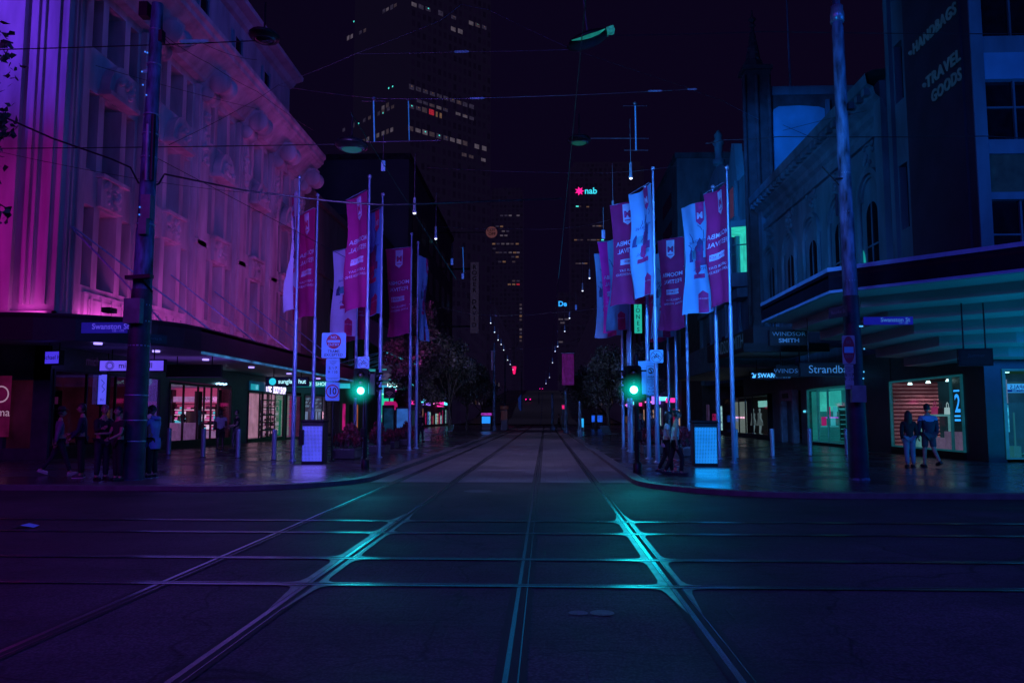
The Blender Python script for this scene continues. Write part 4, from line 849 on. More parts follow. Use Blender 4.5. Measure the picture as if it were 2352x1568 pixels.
for k in range(14):
    z = 6+(k%7)*3.3; y = 92+(k//7)*12; g = MB(); g.box(XR-.03,XR+.02,y,y+7,z,z+1.7); g.build('window', m_pane, R5)
R6 = thing('dark_building', 'long dark building past the tree line on the blue side', 'building', (22, 135, 0))
MB().box(XR-.2, 40, 118.3, 149, 0, 24).build('wall', m_dkstone, R6)
MB().box(XR, 30, 76.3, 87.7, 0, 17).build('link_building', m_dkstone, origin=(22,82,0), label='low dark building squeezed between the curved gable and the plain block', cat='building')
for k in range(8): g = MB(); y = 121+(k%4)*7; z = 6+(k//4)*6; g.box(XR-.26,XR-.19,y,y+4,z,z+3); g.build('window', m_pane, R6)
# JONES blade sign
a = onY(1457,766,90); c = onY(1474,690,90); t = thing('blade_sign', 'glowing turquoise vertical blade sign with black serif letters', 'sign', (a.x,90,a.z))
MB().box(a.x,c.x,90,90.25,a.z,c.z).build('case', m_black, t); MB().quad((a.x+.02,89.99,a.z+.05),(c.x-.02,89.99,a.z+.05),(c.x-.02,89.99,c.z-.05),(a.x+.02,89.99,c.z-.05)).build('face', E('face_turq', '#22b8a4', .95, .1), t)
L = MB(); h = (c.z-a.z)/5.2
for i, ch in enumerate('JONES'): L.text(ch, ((a.x+c.x)/2, 89.98, c.z-h*(i+.6)), FX, FZ, h*.95, bold=.012, sx=.95)
L.build('lettering', m_ink, t); MB().box(c.x, XR-.0, 90.05,90.15,a.z+.5,a.z+.62).box(c.x, XR, 90.05,90.15,c.z-.6,c.z-.48).build('bracket', m_black, t)
# ------------------------------------------------------------------ rest of the pink-lit side, far towers
m_tan = mat('brown_render', (.20,.15,.13), .8, var=.2, scale=.8, streak=(1,1,.3))
B2 = thing('plain_building', 'plain brownish building stepping down after the ornate corner building', 'building', (-24, 69, 0))
b = MB(); b.box(-34, -17.1, 56.9, 75, 4.3, 17.6); b.box(-34, -17.0, 66.3, 75, .05, 4.3); b.build('wall', m_tan, B2)
b = MB(); b.box(-34,-16.8,56.8,75.2,17.6,18.1); b.box(-17.1,-16.95,56.9,75,12.4,12.7); b.build('parapet', m_tan, B2)
for k in range(6):
    y = 63+(k%3)*4; z = (6.2,9.6)[k//3]; g = MB(); g.box(-17.14,-17.08,y,y+2.2,z,z+2.2,0); g.box(-17.09,-17.02,y-.1,y+2.3,z-.15,z,1); g.build('window', [m_pane, m_tan], B2)
for k in range(3):
    d = MB(); d.box(-17.02,-16.97,67.2+k*2.3,68.1+k*2.3,.5,2.7); d.build('shop_window', [E('win_mag', '#c0187a', .8, .6, 1), mat('win_dark', (.02,.02,.03), .2), E('win_orange', '#c06a3c', .7, .6, 1.5)][k], B2)
# steep glazed awning on struts
A3 = thing('glass_awning', 'deep dark awning on struts with thin cyan light lines beneath', 'awning', (-14, 70, 7))
b = MB(); b.add([(-13,63.5,6.9),(-13,82,6.9),(-13,82,8.7),(-13,63.5,8.9)], [(0,1,2,3)]); b.add([(-13,63.5,6.9),(-17,63.5,9.6),(-17,82,9.6),(-13,82,6.9)], [(0,1,2,3)]); b.add([(-13,63.5,8.9),(-13,82,8.7),(-17,82,11),(-17,63.5,11)], [(0,1,2,3)]); b.add([(-13,63.5,6.9),(-13,63.5,8.9),(-17,63.5,11),(-17,63.5,9.6)], [(0,1,2,3)])
b.build('canopy_box', mat('awning_navy', (.05,.06,.09), .4, var=.3, scale=.6), A3)
b = MB()
for k in range(7):
    y = 64+k*2.8; b.tube([(-12.9,y,6.85),(-17,y+1.5,5.4)], .05, 5); b.tube([(-12.9,y,6.85),(-17,y-1.2,5.6)], .04, 5)
b.box(-17,-12.7,63.4,63.55,4.7,4.85); b.build('strut', m_galv, A3)
b = MB()
for k in range(6): b.box(-12.96,-12.92,64.0+k*2.9,66.0+k*2.9,6.78,6.86)
for k in range(7): b.box(-16.6+(k%2)*1.2,-14.4+(k%2)*1.2,64.5+k*2.1,64.56+k*2.1,5.5,5.55)
b.build('light_strip', E('strip_cyan', '#3ad0d8', 1.1, .5, .6), A3)
b = MB(); b.box(-17,-12.2,62.6,82,4.35,4.5,0); b.box(-12.25,-12.18,62.6,82,4.5,4.62,1); b.box(-15.6,-13.2,68,68.05,3.55,4.3,2); b.build('lower_canopy', [mat('soffit_teal', (.2,.3,.32), .5, emit='#0e3a44', es=.7), E('strip_cyan', '#3ad0d8', 1.1), E('panel_cy', '#3fb6e8', .9, .4, 3)], A3)
# green-lit shop with a small bright sign, beyond the awning
B3 = thing('department_store', 'dark store front with a green glowing doorway and a bright little sign', 'building', (-24, 85, 0))
b = MB(); b.box(-36,-17.2,75.4,99.5,.05,21); b.box(-17.2,-16.4,76,82,4.6,7.2); b.build('wall', m_dkstone, B3)
for k in range(10): g = MB(); y = 77+(k%5)*4.4; z = 9+(k//5)*5; g.box(-17.22,-17.15,y,y+2.4,z,z+3.2); g.build('window', m_pane, B3)
p0 = onY(872,1002,66.4); p1 = onY(903,903,66.4)
b = MB(); b.box(p0.x,p1.x,66.45,66.6,.1,p1.z,0); b.box(p0.x,p1.x,66.4,66.44,p1.z-.12,p1.z,1); b.build('green_doorway', [E('door_green', '#10c89a', 1.1, .15), E('door_green2', '#8affe0', 1.2)], B3)['label'] = 'glowing green doorway screen'
L = MB(); q = onY(882,956,66.4); L.text('BIG', (q.x,66.36,q.z), FX, FZ, .32, bold=.01); L.build('lettering', E('letter_white2', '#c8d8ff', 1.5), B3)
p0 = onY(893,895,66.4); p1 = onY(911,872,66.4); b = MB(); b.box(p0.x,p1.x,66.3,66.5,p0.z,p1.z,0); b.box(p0.x,p1.x,66.28,66.5,p0.z-.16,p0.z,1); b.build('bright_sign', [E('sign_icy', '#6fe8ff', 1.8, .6, 4), E('sign_pinkline', '#e010a0', 1.2)], B3)
L = MB(); L.text("levi's", ((p0.x+p1.x)/2,66.27,(p0.z+p1.z)/2), FX, FZ, .46, bold=.02); L.build('lettering', E('letter_white3', '#e8f8ff', 2.2), B3)
p0 = onY(872,884,66.6); p1 = onY(928,845,66.6); b = MB(); b.box(p0.x,p1.x,66.62,67,p0.z,p1.z+.3); b.add([(p0.x+.2,66.61,p0.z)]+[(p0.x+.6+.45*math.cos(PI-PI*t/8),66.61,p0.z+.5+.5*math.sin(PI*t/8)) for t in range(9)]+[(p0.x+1.05,66.61,p0.z)], [tuple(range(11))], 1); b.build('shop_head', [mat('head_mauve', (.12,.1,.13), .6, emit='#241c34', es=.8), mat('head_arch', (.2,.17,.2), .6, emit='#463a58', es=.8)], B3)
B4 = thing('dark_building', 'big blank blue-black flank wall rising behind the banners', 'building', (-30, 120, 0))
MB().box(-48,-17.3,100,149,0,34.5).build('wall', mat('blank_flank', (.16,.16,.2), .85, var=.12, scale=.3), B4)
b = MB(); b.box(-48.2,-17.1,99.8,149,34.5,35.2); b.box(-17.25,-17.05,100,149,12,12.4); b.build('parapet', m_dkstone, B4)
for k in range(18): g = MB(); y = 103+(k%6)*7.4; z = 14+(k//6)*6; g.box(-17.32,-17.25,y,y+4,z,z+3.4); g.build('window', m_pane, B4)
# shop glow further down both sides, seen between the trunks
r4 = random.Random(11)
def glow_shops(bld, X, sgn, y0, y1, cols):
    y = y0
    while y < y1:
        w = r4.uniform(.5,1.5); z1 = r4.uniform(1.7,2.8); g = MB(); x = X+sgn*.02
        g.box(x, x+sgn*.06, y, y+w, .5, z1, 0); g.box(x+sgn*.061, x+sgn*.09, y+w*.45, y+w*.5, .4, z1+.1, 1)
        for q in range(3): g.box(x+sgn*.061, x+sgn*.08, y+r4.uniform(.05,w*.6), y+r4.uniform(w*.62,w), .6+q*.5, .75+q*.5, 1)
        g.build('shop_window', [r4.choice(cols), m_black], bld); y += w + r4.uniform(.4,2.6)
cl = [E('g_blue', '#4f86e8', .7, .7, 2), E('g_tan', '#9a6a5a', .55, .6, 2), E('g_warm', '#c89a8a', .8, .5, 3), E('g_mag', '#b01a68', .6, .8, 3), E('g_ice', '#9fdcf0', .8, .7, 3), E('g_dim', '#3a2c50', .7, .5, 2), E('g_dim2', '#20384a', .7, .5, 2)]
glow_shops(B3, -17.2, 1, 83, 98, cl); glow_shops(B4, -17.3, 1, 101, 147, cl); glow_shops(R4, XR+.05, -1, 68, 75.5, cl); glow_shops(R6, XR-.2, -1, 119, 147, cl); glow_shops(R5, XR, -1, 89, 116, cl)
cg = [E('s_mag', '#f02a9a', 1.6), E('s_cy', '#58e0ff', 1.8), E('s_vi', '#9a6aff', 1.6), E('s_pk', '#ff7fd0', 1.5)]
for (bld, X, sg, ys) in ((B4, -17.2, 1, (103,108,113,121,128,137)), (R6, XR-.3, -1, (121,127,133,140)), (R5, XR-.1, -1, (91,96,103,110))):
    for k, y in enumerate(ys): MB().box(X, X+sg*1.1, y, y+.12, 3.2+.3*(k%2), 3.7+.25*(k%3)).build('shop_sign', cg[k%4], bld)
# vertical ROGER DAVID blade sign, round CUT OFF sign
a = onY(1080,764,140); c = onY(1099,602,140); t = thing('blade_sign', 'tall grey unlit vertical blade sign with stacked letters', 'sign', (a.x,140,a.z))
MB().box(a.x,c.x,140,140.6,a.z,c.z).build('case', mat('sign_greyplum', (.09,.08,.10), .6, emit='#221c30', es=.8), t)  # emission stands in for light falling on the unlit sign
L = MB(); h = (c.z-a.z)/12.2
for i, ch in enumerate('ROGER DAVID'): L.text(ch, ((a.x+c.x)/2,139.97,c.z-h*(i+.9)), FX, FZ, h*1.05, bold=.02)
L.build('lettering', m_ink, t); MB().box(-17.2,a.x,140.2,140.4,a.z+1,a.z+1.3).box(-17.2,a.x,140.2,140.4,c.z-1.3,c.z-1).build('bracket', m_black, t)
q = onY(1129,533,120); t = thing('round_sign', 'round orange-brown CUT OFF sign up in the dark beside the tower', 'sign', q)
MB().disc(q, .86, YN, 28).lathe((q.x,q.y+.01,q.z), [(.86,0),(.86,.2),(0,.2)], 28, axis=(0,1,0)).build('disc', mat('disc_orange', (.2,.1,.07), .6, emit='#5a3438', es=.75, var=.2, scale=6), t)
L = MB(); L.text('CUT', (q.x-.05,119.97,q.z+.27), FX, FZ, .62, bold=.02); L.text('OFF', (q.x+.08,119.97,q.z-.3), FX, FZ, .62, bold=.02); L.build('lettering', mat('disc_letter', (.02,.01,.01), .6), t)
MB().tube([(q.x-.8,120.1,q.z),(-17.2,120.1,q.z)], .06, 5).build('bracket', m_black, t)

# ---- towers. Lit rooms are windows of their own, the rest is cladding
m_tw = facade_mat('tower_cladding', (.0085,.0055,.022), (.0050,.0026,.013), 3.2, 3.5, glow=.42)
m_lit = [E('room_a', '#5a4a58', .38, .5, .9), E('room_b', '#6a5f70', .5, .5, .7), E('room_c', '#4a4260', .36, .6, 1), E('room_d', '#7a5a48', .7, .5, 1)]
m_cy = E('room_cyan', '#48d8d0', 1.6, .4, 2); m_rd = E('room_red', '#e8304a', .5, .7, 3)
T1 = thing('office_tower', 'tall dark tower standing corner-on with broken rows of lit office windows', 'tower', (-45, 260, 0))
cx, cy = -45.0, 260.0; s2 = .70711; W = 36
crn = [(cx,cy),(cx+W*s2,cy+W*s2),(cx,cy+2*W*s2),(cx-W*s2,cy+W*s2)]
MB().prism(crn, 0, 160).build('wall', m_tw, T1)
def tower_win(px, py, w, h, mm, right):
    """lit room on one of the two slanting faces, found from where it shows"""
    d = ray(px, py); n = Vector((s2,-s2,0)) if right else Vector((-s2,-s2,0)); o = Vector((cx,cy,0)); t = (o-EYE).dot(n)/d.dot(n); p = EYE+d*t
    u = Vector((s2,s2,0)) if right else Vector((s2,-s2,0)); 
    g = MB(); a = p-u*w/2+n*.05; b_ = p+u*w/2+n*.05; z = Vector((0,0,h/2)); g.quad(a-z,b_-z,b_+z,a+z); return g.build('lit_window', mm, T1)
def rowR(y0, xs, dim=0, hh=1.7):
    for x in xs:
        y = y0 + (x-941)*(.325 if y0 < 235 else .27); mm = m_lit[r4.randrange(3)]
        tower_win(x, y, 2.1, hh*r4.uniform(.75,1.05), mm, True)
        if r4.random() < .3: tower_win(x+1.0, y-1.5, .5, .4, r4.choice((m_cy, m_lit[3])), True)
rowR(199, (945,961,977,993,1009,1024,1039,1054,1068,1083)); rowR(226, (963,977,992,1008,1023,1052,1068,1083), hh=1.2); rowR(244, (945,961,975))
tower_win(991, 258, 2.1, 1.9, m_rd, True); tower_win(1003,263,.8,1.8,m_lit[3],True); tower_win(1012,266,.9,1.8,m_lit[3],True)
rowR(295, (943,960,976,992,1008,1024,1039,1054,1068,1095,1112)); rowR(322, (1066,1082,1110), hh=1.2)
rowR(8, (951,967,983,1012,1042,1082,1097,1112)); rowR(35, (1041,1057)); 
def rowL(y0, xs, sl):
    for x in xs: tower_win(x, y0+(906-x)*sl, 1.7, 1.8*r4.uniform(.6,1.0), m_lit[r4.randrange(3)], False)
rowL(244, (902,892,880,870,849,837,812,790), .47); rowL(232, (890,880), .6); rowL(296, (900,890,880,868,845,836), .4); rowL(14, (908,900,890,882), .5); rowL(40, (838,828,808,800), .45)
for (x,y) in ((893,203),(902,199),(824,284),(880,260),(813,50)): tower_win(x,y,.6,.5,m_cy,False)
# faint podium and glowing letters near the foot
T2 = thing('office_tower', 'distant slab tower in the gap of the street with small scattered lit rows', 'tower', (-10, 620, 0))
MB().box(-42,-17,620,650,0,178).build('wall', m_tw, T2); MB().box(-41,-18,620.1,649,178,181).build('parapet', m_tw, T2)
def flat_win(T, Y, px, py, w, h, mm): q = onY(px, py, Y-.15); g = MB(); g.quad((q.x-w/2,Y-.15,q.z-h/2),(q.x+w/2,Y-.15,q.z-h/2),(q.x+w/2,Y-.15,q.z+h/2),(q.x-w/2,Y-.15,q.z+h/2)); return g.build('lit_window', mm, T)
for (y, xs) in ((495,(1152,1162,1172,1190)),(520,(1142,1152)),(531,(1156,1166)),(541,(1152,1162)),(560,(1134,1144,1155,1166,1176,1188)),(571,(1135,)),(580,(1142,1150,1160,1172,1182,1190)),(590,(1178,1188)),(601,(1148,1158,1180)),(645,(1180,1190)),(653,(1170,1180,1190))):
    for x in xs: flat_win(T2, 620, x, y, 2.4, 1.2, (r4.choice(m_lit) if r4.random() < .93 else r4.choice((m_rd,m_cy,m_rd))))
for k in range(9): flat_win(T2, 620, 1196, 700+k*8.5+(14 if k > 4 else 0), 1.8, 1.5, m_lit[k%4])
T3 = thing('office_tower', 'distant dark tower carrying the lit pink star sign', 'tower', (40, 540, 0))
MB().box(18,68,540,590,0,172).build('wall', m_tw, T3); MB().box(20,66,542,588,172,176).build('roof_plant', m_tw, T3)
for (y, xs) in ((474,(1326,1332)),(475,(1350,)),(519,(1364,1372,1378,1385)),(551,(1322,1328,1336,1352,1360,1366,1374,1384)),(605,(1325,1332,1340,1346))):
    for x in xs: flat_win(T3, 540, x, y, 1.8, .8, m_cy if r4.random() < .15 else r4.choice(m_lit))
qa = onY(1331,439,539.7); t = thing('tower_sign', 'glowing sign with a pink star and three cyan letters high on the far tower', 'sign', qa)
st_ = MB(); pts = []
for k in range(14):
    a = 2*PI*k/14; r = (3.0,1.5)[k%2]; pts.append((qa.x+r*math.cos(a)*(1.1),539.6,qa.z+r*math.sin(a)*1.05))
st_.add(pts, [tuple(range(14))]).build('star', E('star_pink', '#ff1f8f', 1.4, .1), t)
qb = onY(1357,439,539.7); L = MB(); L.text('nab', (qb.x,539.6,qb.z), FX, FZ, 6.0, bold=.02); L.build('lettering', E('letter_aqua', '#38d0e8', 1.3), t); MB().box(qa.x-2,qb.x+4,539.75,539.99,qa.z-.3,qa.z+.3).build('rail', m_black, t)
T4 = thing('office_tower', 'lower dark block at the street\'s end with two small blue letters', 'tower', (12, 480, 0))
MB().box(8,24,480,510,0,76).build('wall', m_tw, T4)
L = MB(); q = onY(1292,698,479.7); L.text('De', (q.x,479.7,q.z), FX, FZ, 4.2, bold=.03); L.build('lettering', E('letter_azure', '#2c9cf0', 1.5), T4)
for (x,y) in ((1288,733),(1292,741),(1288,785),(1302,733)): flat_win(T4, 480, x, y, 2.6, .9, m_lit[1])
# dark rows of buildings climbing both sides of the hill
for i, (x0,x1,y0,y1,h,lab) in enumerate(((-60,-18.5,176,252,26,'low dark building just across the far cross street, pink-lit side'),(-44,-19,300,460,44,'long dark hillside building, pink-lit side'),(17,60,176,262,28,'low dark building just across the far cross street, blue side'),(17.5,50,275,460,40,'long dark hillside building, blue side'))):
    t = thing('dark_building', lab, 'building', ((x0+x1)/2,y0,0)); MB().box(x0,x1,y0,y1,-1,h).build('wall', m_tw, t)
    xs = x1 if x1 < 0 else x0; sg = 1 if x1 < 0 else -1
    for k in range(6): y = y0+4+k*(y1-y0-10)/6; MB().box(xs, xs+sg*.1, y, y+3, 5+(y0>280)*9, 6.5+(y0>280)*9).build('window', r4.choice(m_lit+[m_pane]*3), t)
# ------------------------------------------------------------------ flagpoles and banners
def make_pole():
    t = thing('flagpole', 'x', 'flagpole', (0,0,0), 0, 'flagpoles of the mall entrance')
    MB().tube([(0,0,0),(0,0,5.15)], [.078,.07], 12).lathe((0,0,0), [(.13,0),(.13,.03),(.085,.05)], 14).build('lower_tube', m_galv, t)
    MB().tube([(0,0,5.151),(0,0,9.85)], [.045,.036], 10).lathe((0,0,5.15), [(.0702,0),(.045,.09)], 12).build('upper_tube', m_galv, t)
    MB().ball((0,0,9.93), .075, 6).build('finial', m_steel, t)
    h = MB(); h.box(-.03,.03,-.082,-.07,1.0,1.3); h.build('hatch', m_galv, t)
    return t
m_fw = mat('banner_white', (.44,.44,.66), .85, var=.08, scale=1.2); m_fwb = mat('banner_white_bluelit', (.13,.31,.50), .85, var=.08, scale=1.2); m_fmb = mat('banner_magenta_bluelit', (.34,.005,.10), .85, var=.14, scale=1.2); m_fm = mat('banner_magenta', (.30,.005,.13), .85, var=.14, scale=1.2)  # copies of the same cloths, tinted to carry each side's light
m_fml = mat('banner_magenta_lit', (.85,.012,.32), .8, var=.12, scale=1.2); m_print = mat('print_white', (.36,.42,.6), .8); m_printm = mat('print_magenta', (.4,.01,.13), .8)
m_printn = mat('print_navy', (.04,.04,.16), .8, var=.3); m_printt = mat('print_teal', (.05,.25,.32), .8); m_printp = mat('print_plum', (.16,.02,.14), .8)
def make_flag(base, kind, px, depth, lab, w=1.25, top=9.62, h=4.1, seed=0, flip=False, twist=.0, mm=None):
    """banner hung from the pole at base; px: how wide it shows across the street, depth: swing along the street"""
    r = random.Random(seed); fr = abs(px); th = math.atan2(depth, px); dirv = Vector((math.cos(th), math.sin(th), 0)); nr = Vector((dirv.y, -dirv.x, 0))
    if nr.y > 0: nr = -nr
    ph = r.uniform(0,6); org = Vector((base[0], base[1], top)); amp = r.uniform(.10,.17); tw = r.uniform(-.16,.16) + twist
    def fp(u, v, off=0.0):
        """u 0..1 from pole outward, v 0..1 from top down"""
        sw = amp*math.sin(u*4.2+ph+v*2.2)*(.25+u) + .06*math.sin(v*9+ph)*u + .05*math.sin(u*12+v*3+ph)*(.4+.6*v)
        pull = 1 - .10*v*(1-v)*4*u + tw*v*u*.4; sag = .10*u*(1+.3*math.sin(ph)) + .05*math.sin(u*6+ph)*v
        return org + dirv*(.06+u*w*pull) + nr*(sw+off) + Vector((0,0,-v*h - sag))
    n1, n2 = 10, 26; M = MB()
    vs = [fp(i/n1, j/n2) for j in range(n2+1) for i in range(n1+1)]
    fs = [(j*(n1+1)+i, j*(n1+1)+i+1, (j+1)*(n1+1)+i+1, (j+1)*(n1+1)+i) for j in range(n2) for i in range(n1)]
    M.add(vs, fs, 0, True)
    t = thing('banner', lab, 'banner', (base[0],base[1],top-h), 0, 'festival banners on the flagpoles')
    M.build('cloth', mm or ((m_fw if base[0] < -8 else m_fwb) if kind == 'w' else (m_fm if base[0] < 0 else m_fmb)), t)
    # screen-left is u=1 when the banner flies to -x
    def uv(x, y, off=.012): return fp(min(.98,max(.02, (.5-x) if px < 0 else (.5+x))), y, off)
    P = MB()
    def patch(poly, m, n=6, off=.012):
        (x0, x1, y0, y1, tip) = poly; vs = []; fs = []
        for j in range(n+1):
            yy = y0+(y1-y0)*j/n
            for i in range(5):
                xx = x0+(x1-x0)*i/4; tp = tip*(1-abs(i-2)/2) if tip > 0 else 0; tb = -tip*(1-abs(i-2)/2) if tip < 0 else 0
                vs.append(uv(xx, yy + tp*(j/n) - tb*(1-j/n), off))
        for j in range(n):
            for i in range(4): fs.append((j*5+i, j*5+i+1, (j+1)*5+i+1, (j+1)*5+i))
        P.add(vs, fs, m, True)
    def ptext(s, x, y, size, m, mir=True, bold=.012): P.text(s, (0,0,0), FX, FZ, size, m=m, bold=bold, mirror=mir, fn=lambda a, b: uv(x+a/w, y-b/h, .02))
    if kind == 'm':
        patch((-.12,.16,.02,.19,.035), 0); ptext('M', .02, .125, .34, 1, bold=.05); patch((-.07,.11,.175,.185,0), 1, 2, .016)
        ptext('MOOMBA', .03, .40, .24, 0); ptext('FESTIVAL', .03, .475, .24, 0); patch((-.26,.28,.555,.61,0), 0, 3); ptext('9-12 MARCH', .01, .583, .13, 1)
        ptext('LABOUR DAY', .04, .67, .13, 0, bold=0); ptext('LONG WEEKEND', .02, .71, .13, 0, bold=0)
        P.build('print', [m_print, m_printm], t)
    else:
        patch((.02,.28,.0,.17,.04), 0); ptext('M', .15, .125, .3, 4, bold=.05)
        r5 = random.Random(seed+40)
        for q in range(7 if seed != 10 else 3):                                             # festival artwork: loose shapes and twig-like strokes
            x, y = r5.uniform(-.3,.3), r5.uniform(.24,.5); x2, y2 = x+r5.uniform(-.2,.2), y-r5.uniform(.02,.12)
            P.tube([uv(x,y,.012), uv((x+x2)/2+.04,(y+y2)/2,.012), uv(x2,y2,.012)], .012, 4, m=1)
        patch((-.1,.2,.40,.53,-.03), 2); patch((-.28,-.08,.42,.5,0), 3); patch((-.38,-.24,.45,.52,-.05), 1); patch((.1,.3,.5,.57,0), 2); patch((0,.22,.36,.44,-.04), 1); patch((-.14,.1,.52,.62,.03), 5)
        ptext('MELBOURNE', .0, .35, .15, 1, bold=0); ptext('FESTIVAL', .02, .60, .16, 1, bold=0); patch((-.2,.24,.645,.685,0), 0, 2); 
        patch((-.0,.34,.83,.995,-.035), 0); ptext('LABOUR DAY', .17, .87, .07, 4, bold=0)
        P.build('print', [m_printm, m_printn, m_printp, m_printt, m_print, m_printm], t)
    rp = MB(); rp.tube([fp(0,.0)+Vector((-.06,0,0)), fp(1,0)], .014, 5)
    for v in (.01,.33,.66,.99): rp.tube([org+Vector((0,0,-v*h)), fp(.03,v)], .012, 4)
    rp.build('batten', m_galv, t)
    return t
FL = [  # pole x, y, kind, px, depth, label of the banner
 (-8.65,27.5,'w',-.64,.95,'white festival banner outermost on the pink-lit side, before the ornate facade'),
 (-8.65,29.8,'m',-.82,.6,'magenta festival banner overlapping the white one in front of the ornate facade'),
 (-6.15,27.5,'m',-.80,.7,'tall magenta festival banner, highest on the pink-lit side'),
 (-6.15,29.8,'w',-.72,.8,'blue-tinted white banner half hidden behind the tall magenta banner'),
 (-8.65,36.5,'w',-1.2,.3,'slanting white banner with dark artwork, above the NO ENTRY sign'),
 (-8.65,38.4,'m',-1.0,.5,'magenta banner mostly hidden, showing only below the slanting white banner'),
 (-6.15,36.5,'m',-1.15,.4,'lone magenta banner with complete lettering, next to the dark trees'),
 (-6.15,38.4,'w',.3,.9,'narrow pale banner blown edge-on behind the lone magenta banner'),
 (3.7,27.0,'w',-.55,1.0,'tall blue-white banner with a curling edge, overlapping the big magenta one'),
 (3.7,29.2,'m',-1.22,.25,'big magenta banner with bold lettering above the turquoise blade sign'),
 (3.7,35.0,'w',-.85,.8,'pale blue banner behind the big magenta banner'),
 (3.7,35.9,'m',-1.2,.2,'bright pink folded banner at the street-side edge of the blue group'),
 (3.7,38.6,'w',-1.25,.2,'lilac banner at the very edge of the blue group beside the dark street'),
 (6.2,27.0,'m',-.36,1.1,'dark magenta banner turned nearly edge-on, beside the green bay window'),
 (6.2,29.3,'w',-.95,.6,'broad blue-white banner with a magenta arrow at its foot'),
 (6.2,35.3,'m',-1.0,.55,'dim magenta banner next to the broad blue-white banner, lettering faint'),
 (6.2,38.4,'w',-.95,.6,'shaded blue banner low behind the blue-white curling one'),
 (6.2,40.8,'m',-.8,.7,'darkest maroon banner low between two poles on the blue side')]
PLAB = ['silver flagpole of the white banner outermost on the pink-lit side','silver flagpole of the magenta banner in front of the ornate facade','silver flagpole of the highest magenta banner on the pink-lit side','silver flagpole of the white banner behind the highest magenta one','silver flagpole of the slanting white banner above the NO ENTRY sign','silver flagpole of the mostly hidden magenta banner behind the slanting white one','silver flagpole of the lone magenta banner nearest the tracks, pink side','silver flagpole of the narrow pale banner blown edge-on',
 'silver flagpole of the tall white banner with a curling edge, also holding a no-cycling sign','silver flagpole of the big magenta banner, with the AREA sign on it','silver flagpole of the pale blue banner behind the big magenta one','silver flagpole of the bright pink folded banner','silver flagpole of the lilac banner beside the dark street','silver flagpole outermost on the blue side, with the edge-on dark magenta banner','silver flagpole of the broad blue-white banner with a magenta arrow','silver flagpole of the dim magenta banner with faint lettering','silver flagpole of the shaded blue banner hung low','silver flagpole of the darkest maroon banner']
P0 = make_pole()
FP = []
for i, (x, y, k, px, dp, lab) in enumerate(FL):
    p = P0 if i == 0 else copy_tree(P0)
    p.location = (x, y, .1); p['label'] = PLAB[i]; FP.append(p)
for i, (x, y, k, px, dp, lab) in enumerate(FL): make_flag((x,y), k, px, dp, lab, seed=i*3+1, h=3.8 if i in (8,9) else 4.1, twist=-.5 if i in (0,8,11) else 0, mm=m_fml if i == 11 else mat('banner_white_azurelit', (.05,.26,.52), .85, var=.08) if i == 3 else None, top=9.55 if i not in (4,5,6,7) else 9.45)  # azure copy puts blue light into the half-hidden white banner's colour

# ------------------------------------------------------------------ big tram poles
LPx = onZ(303, 1101).x; LPy = onZ(303, 1101).y
t = thing('tram_pole', 'thick weathered steel tram pole in front of the pink-lit facade', 'pole', (LPx, LPy, .1))
lx = Vector((LPx, LPy, 0)); top = onY(362, 10, LPy+.0); lean = Vector((top.x-LPx, 0, 0))
def LPp(z): k = z/(top.z); return Vector((LPx + lean.x*k, LPy, z))
zs = [.1,.4,3.2,3.25,6.2,6.25,9.0,9.05,11.2,top.z]; rs = [.275,.26,.245,.235,.215,.2,.18,.165,.15,.14]
MB().tube([LPp(z) for z in zs], rs, 18).build('shaft', m_pole, t)
MB().tube([LPp(.12),LPp(2.2),LPp(4.7)], [.284,.266,.244], 18).build('dark_base', mat('dark_base_plum', (.05,.045,.075), .5, var=.4, bump=.08), t)  # darker tube over the lower shaft
for z in (1.0,1.5,2.1,3.3,3.9,4.3,5.0,6.3,8.0,8.6,9.1,10.4,11.3): b = MB(); b.lathe(LPp(z), [(.0,0)]+[(rs[0]*(1-z/26)*1.02-.005*0+.012,0),(rs[0]*(1-z/26)*1.02+.012,.035)]+[(0,.035)], 18); b.build('band', m_steel, t)
def onp(px, py): return onY(px, py, LPy)
b = MB(); q = onp(343,480); b.box(q.x-.1,q.x+.14,LPy-.25,LPy-.05,q.z-.3,q.z+.3); b.build('equipment_box', mat('box_grey', (.16,.17,.2), .5), t); b = MB(); q = onp(322,718); b.box(q.x-.2,q.x+.2,LPy-.42,LPy-.22,q.z-.3,q.z+.3); b.build('equipment_box', mat('box_grey'), t); b = MB(); q = onp(340,525); b.box(q.x-.1,q.x+.1,LPy-.3,LPy-.1,q.z-.2,q.z+.2); b.build('equipment_box', mat('box_grey', (.16,.17,.2), .5), t)
q = onp(338,642); b = MB(); b.obox((q.x-.02,LPy-.35,q.z), (.62,.2,.09), ry=-.05); b.tube([(LPx+.3,LPy,q.z-.3),(q.x,LPy-.3,q.z-.02)], .03, 6); b.build('lamp_bracket', m_black, t)
a, c = onp(362,270), onp(357,420); MB().tube([(a.x,LPy-.2,a.z),(c.x,LPy-.2,c.z)], .055, 8).build('conduit', m_black, t)
MB().tube([(a.x-.13,LPy-.21,a.z-.25),(c.x-.13,LPy-.21,c.z)], .04, 8).build('pale_conduit', mat('conduit_lilac', (.42,.4,.5), .5), t)
b = MB()
for (x, y) in ((345,130),(338,175),(350,132),(340,205),(348,228),(333,482),(332,499),(331,518)): q = onp(x,y); b.ball((q.x,LPy-.26,q.z), .022, 4)
b.build('reflective_stud', E('stud_blue', '#3f7dff', 1.2), t)
b = MB(); q = onp(352,20); b.box(q.x-.3,q.x-.08,LPy-.15,LPy+.1,q.z-.25,q.z+.12); b.box(q.x+.1,q.x+.3,LPy-.1,LPy+.1,q.z-.9,q.z-.6); b.build('cross_arm', m_black, t)
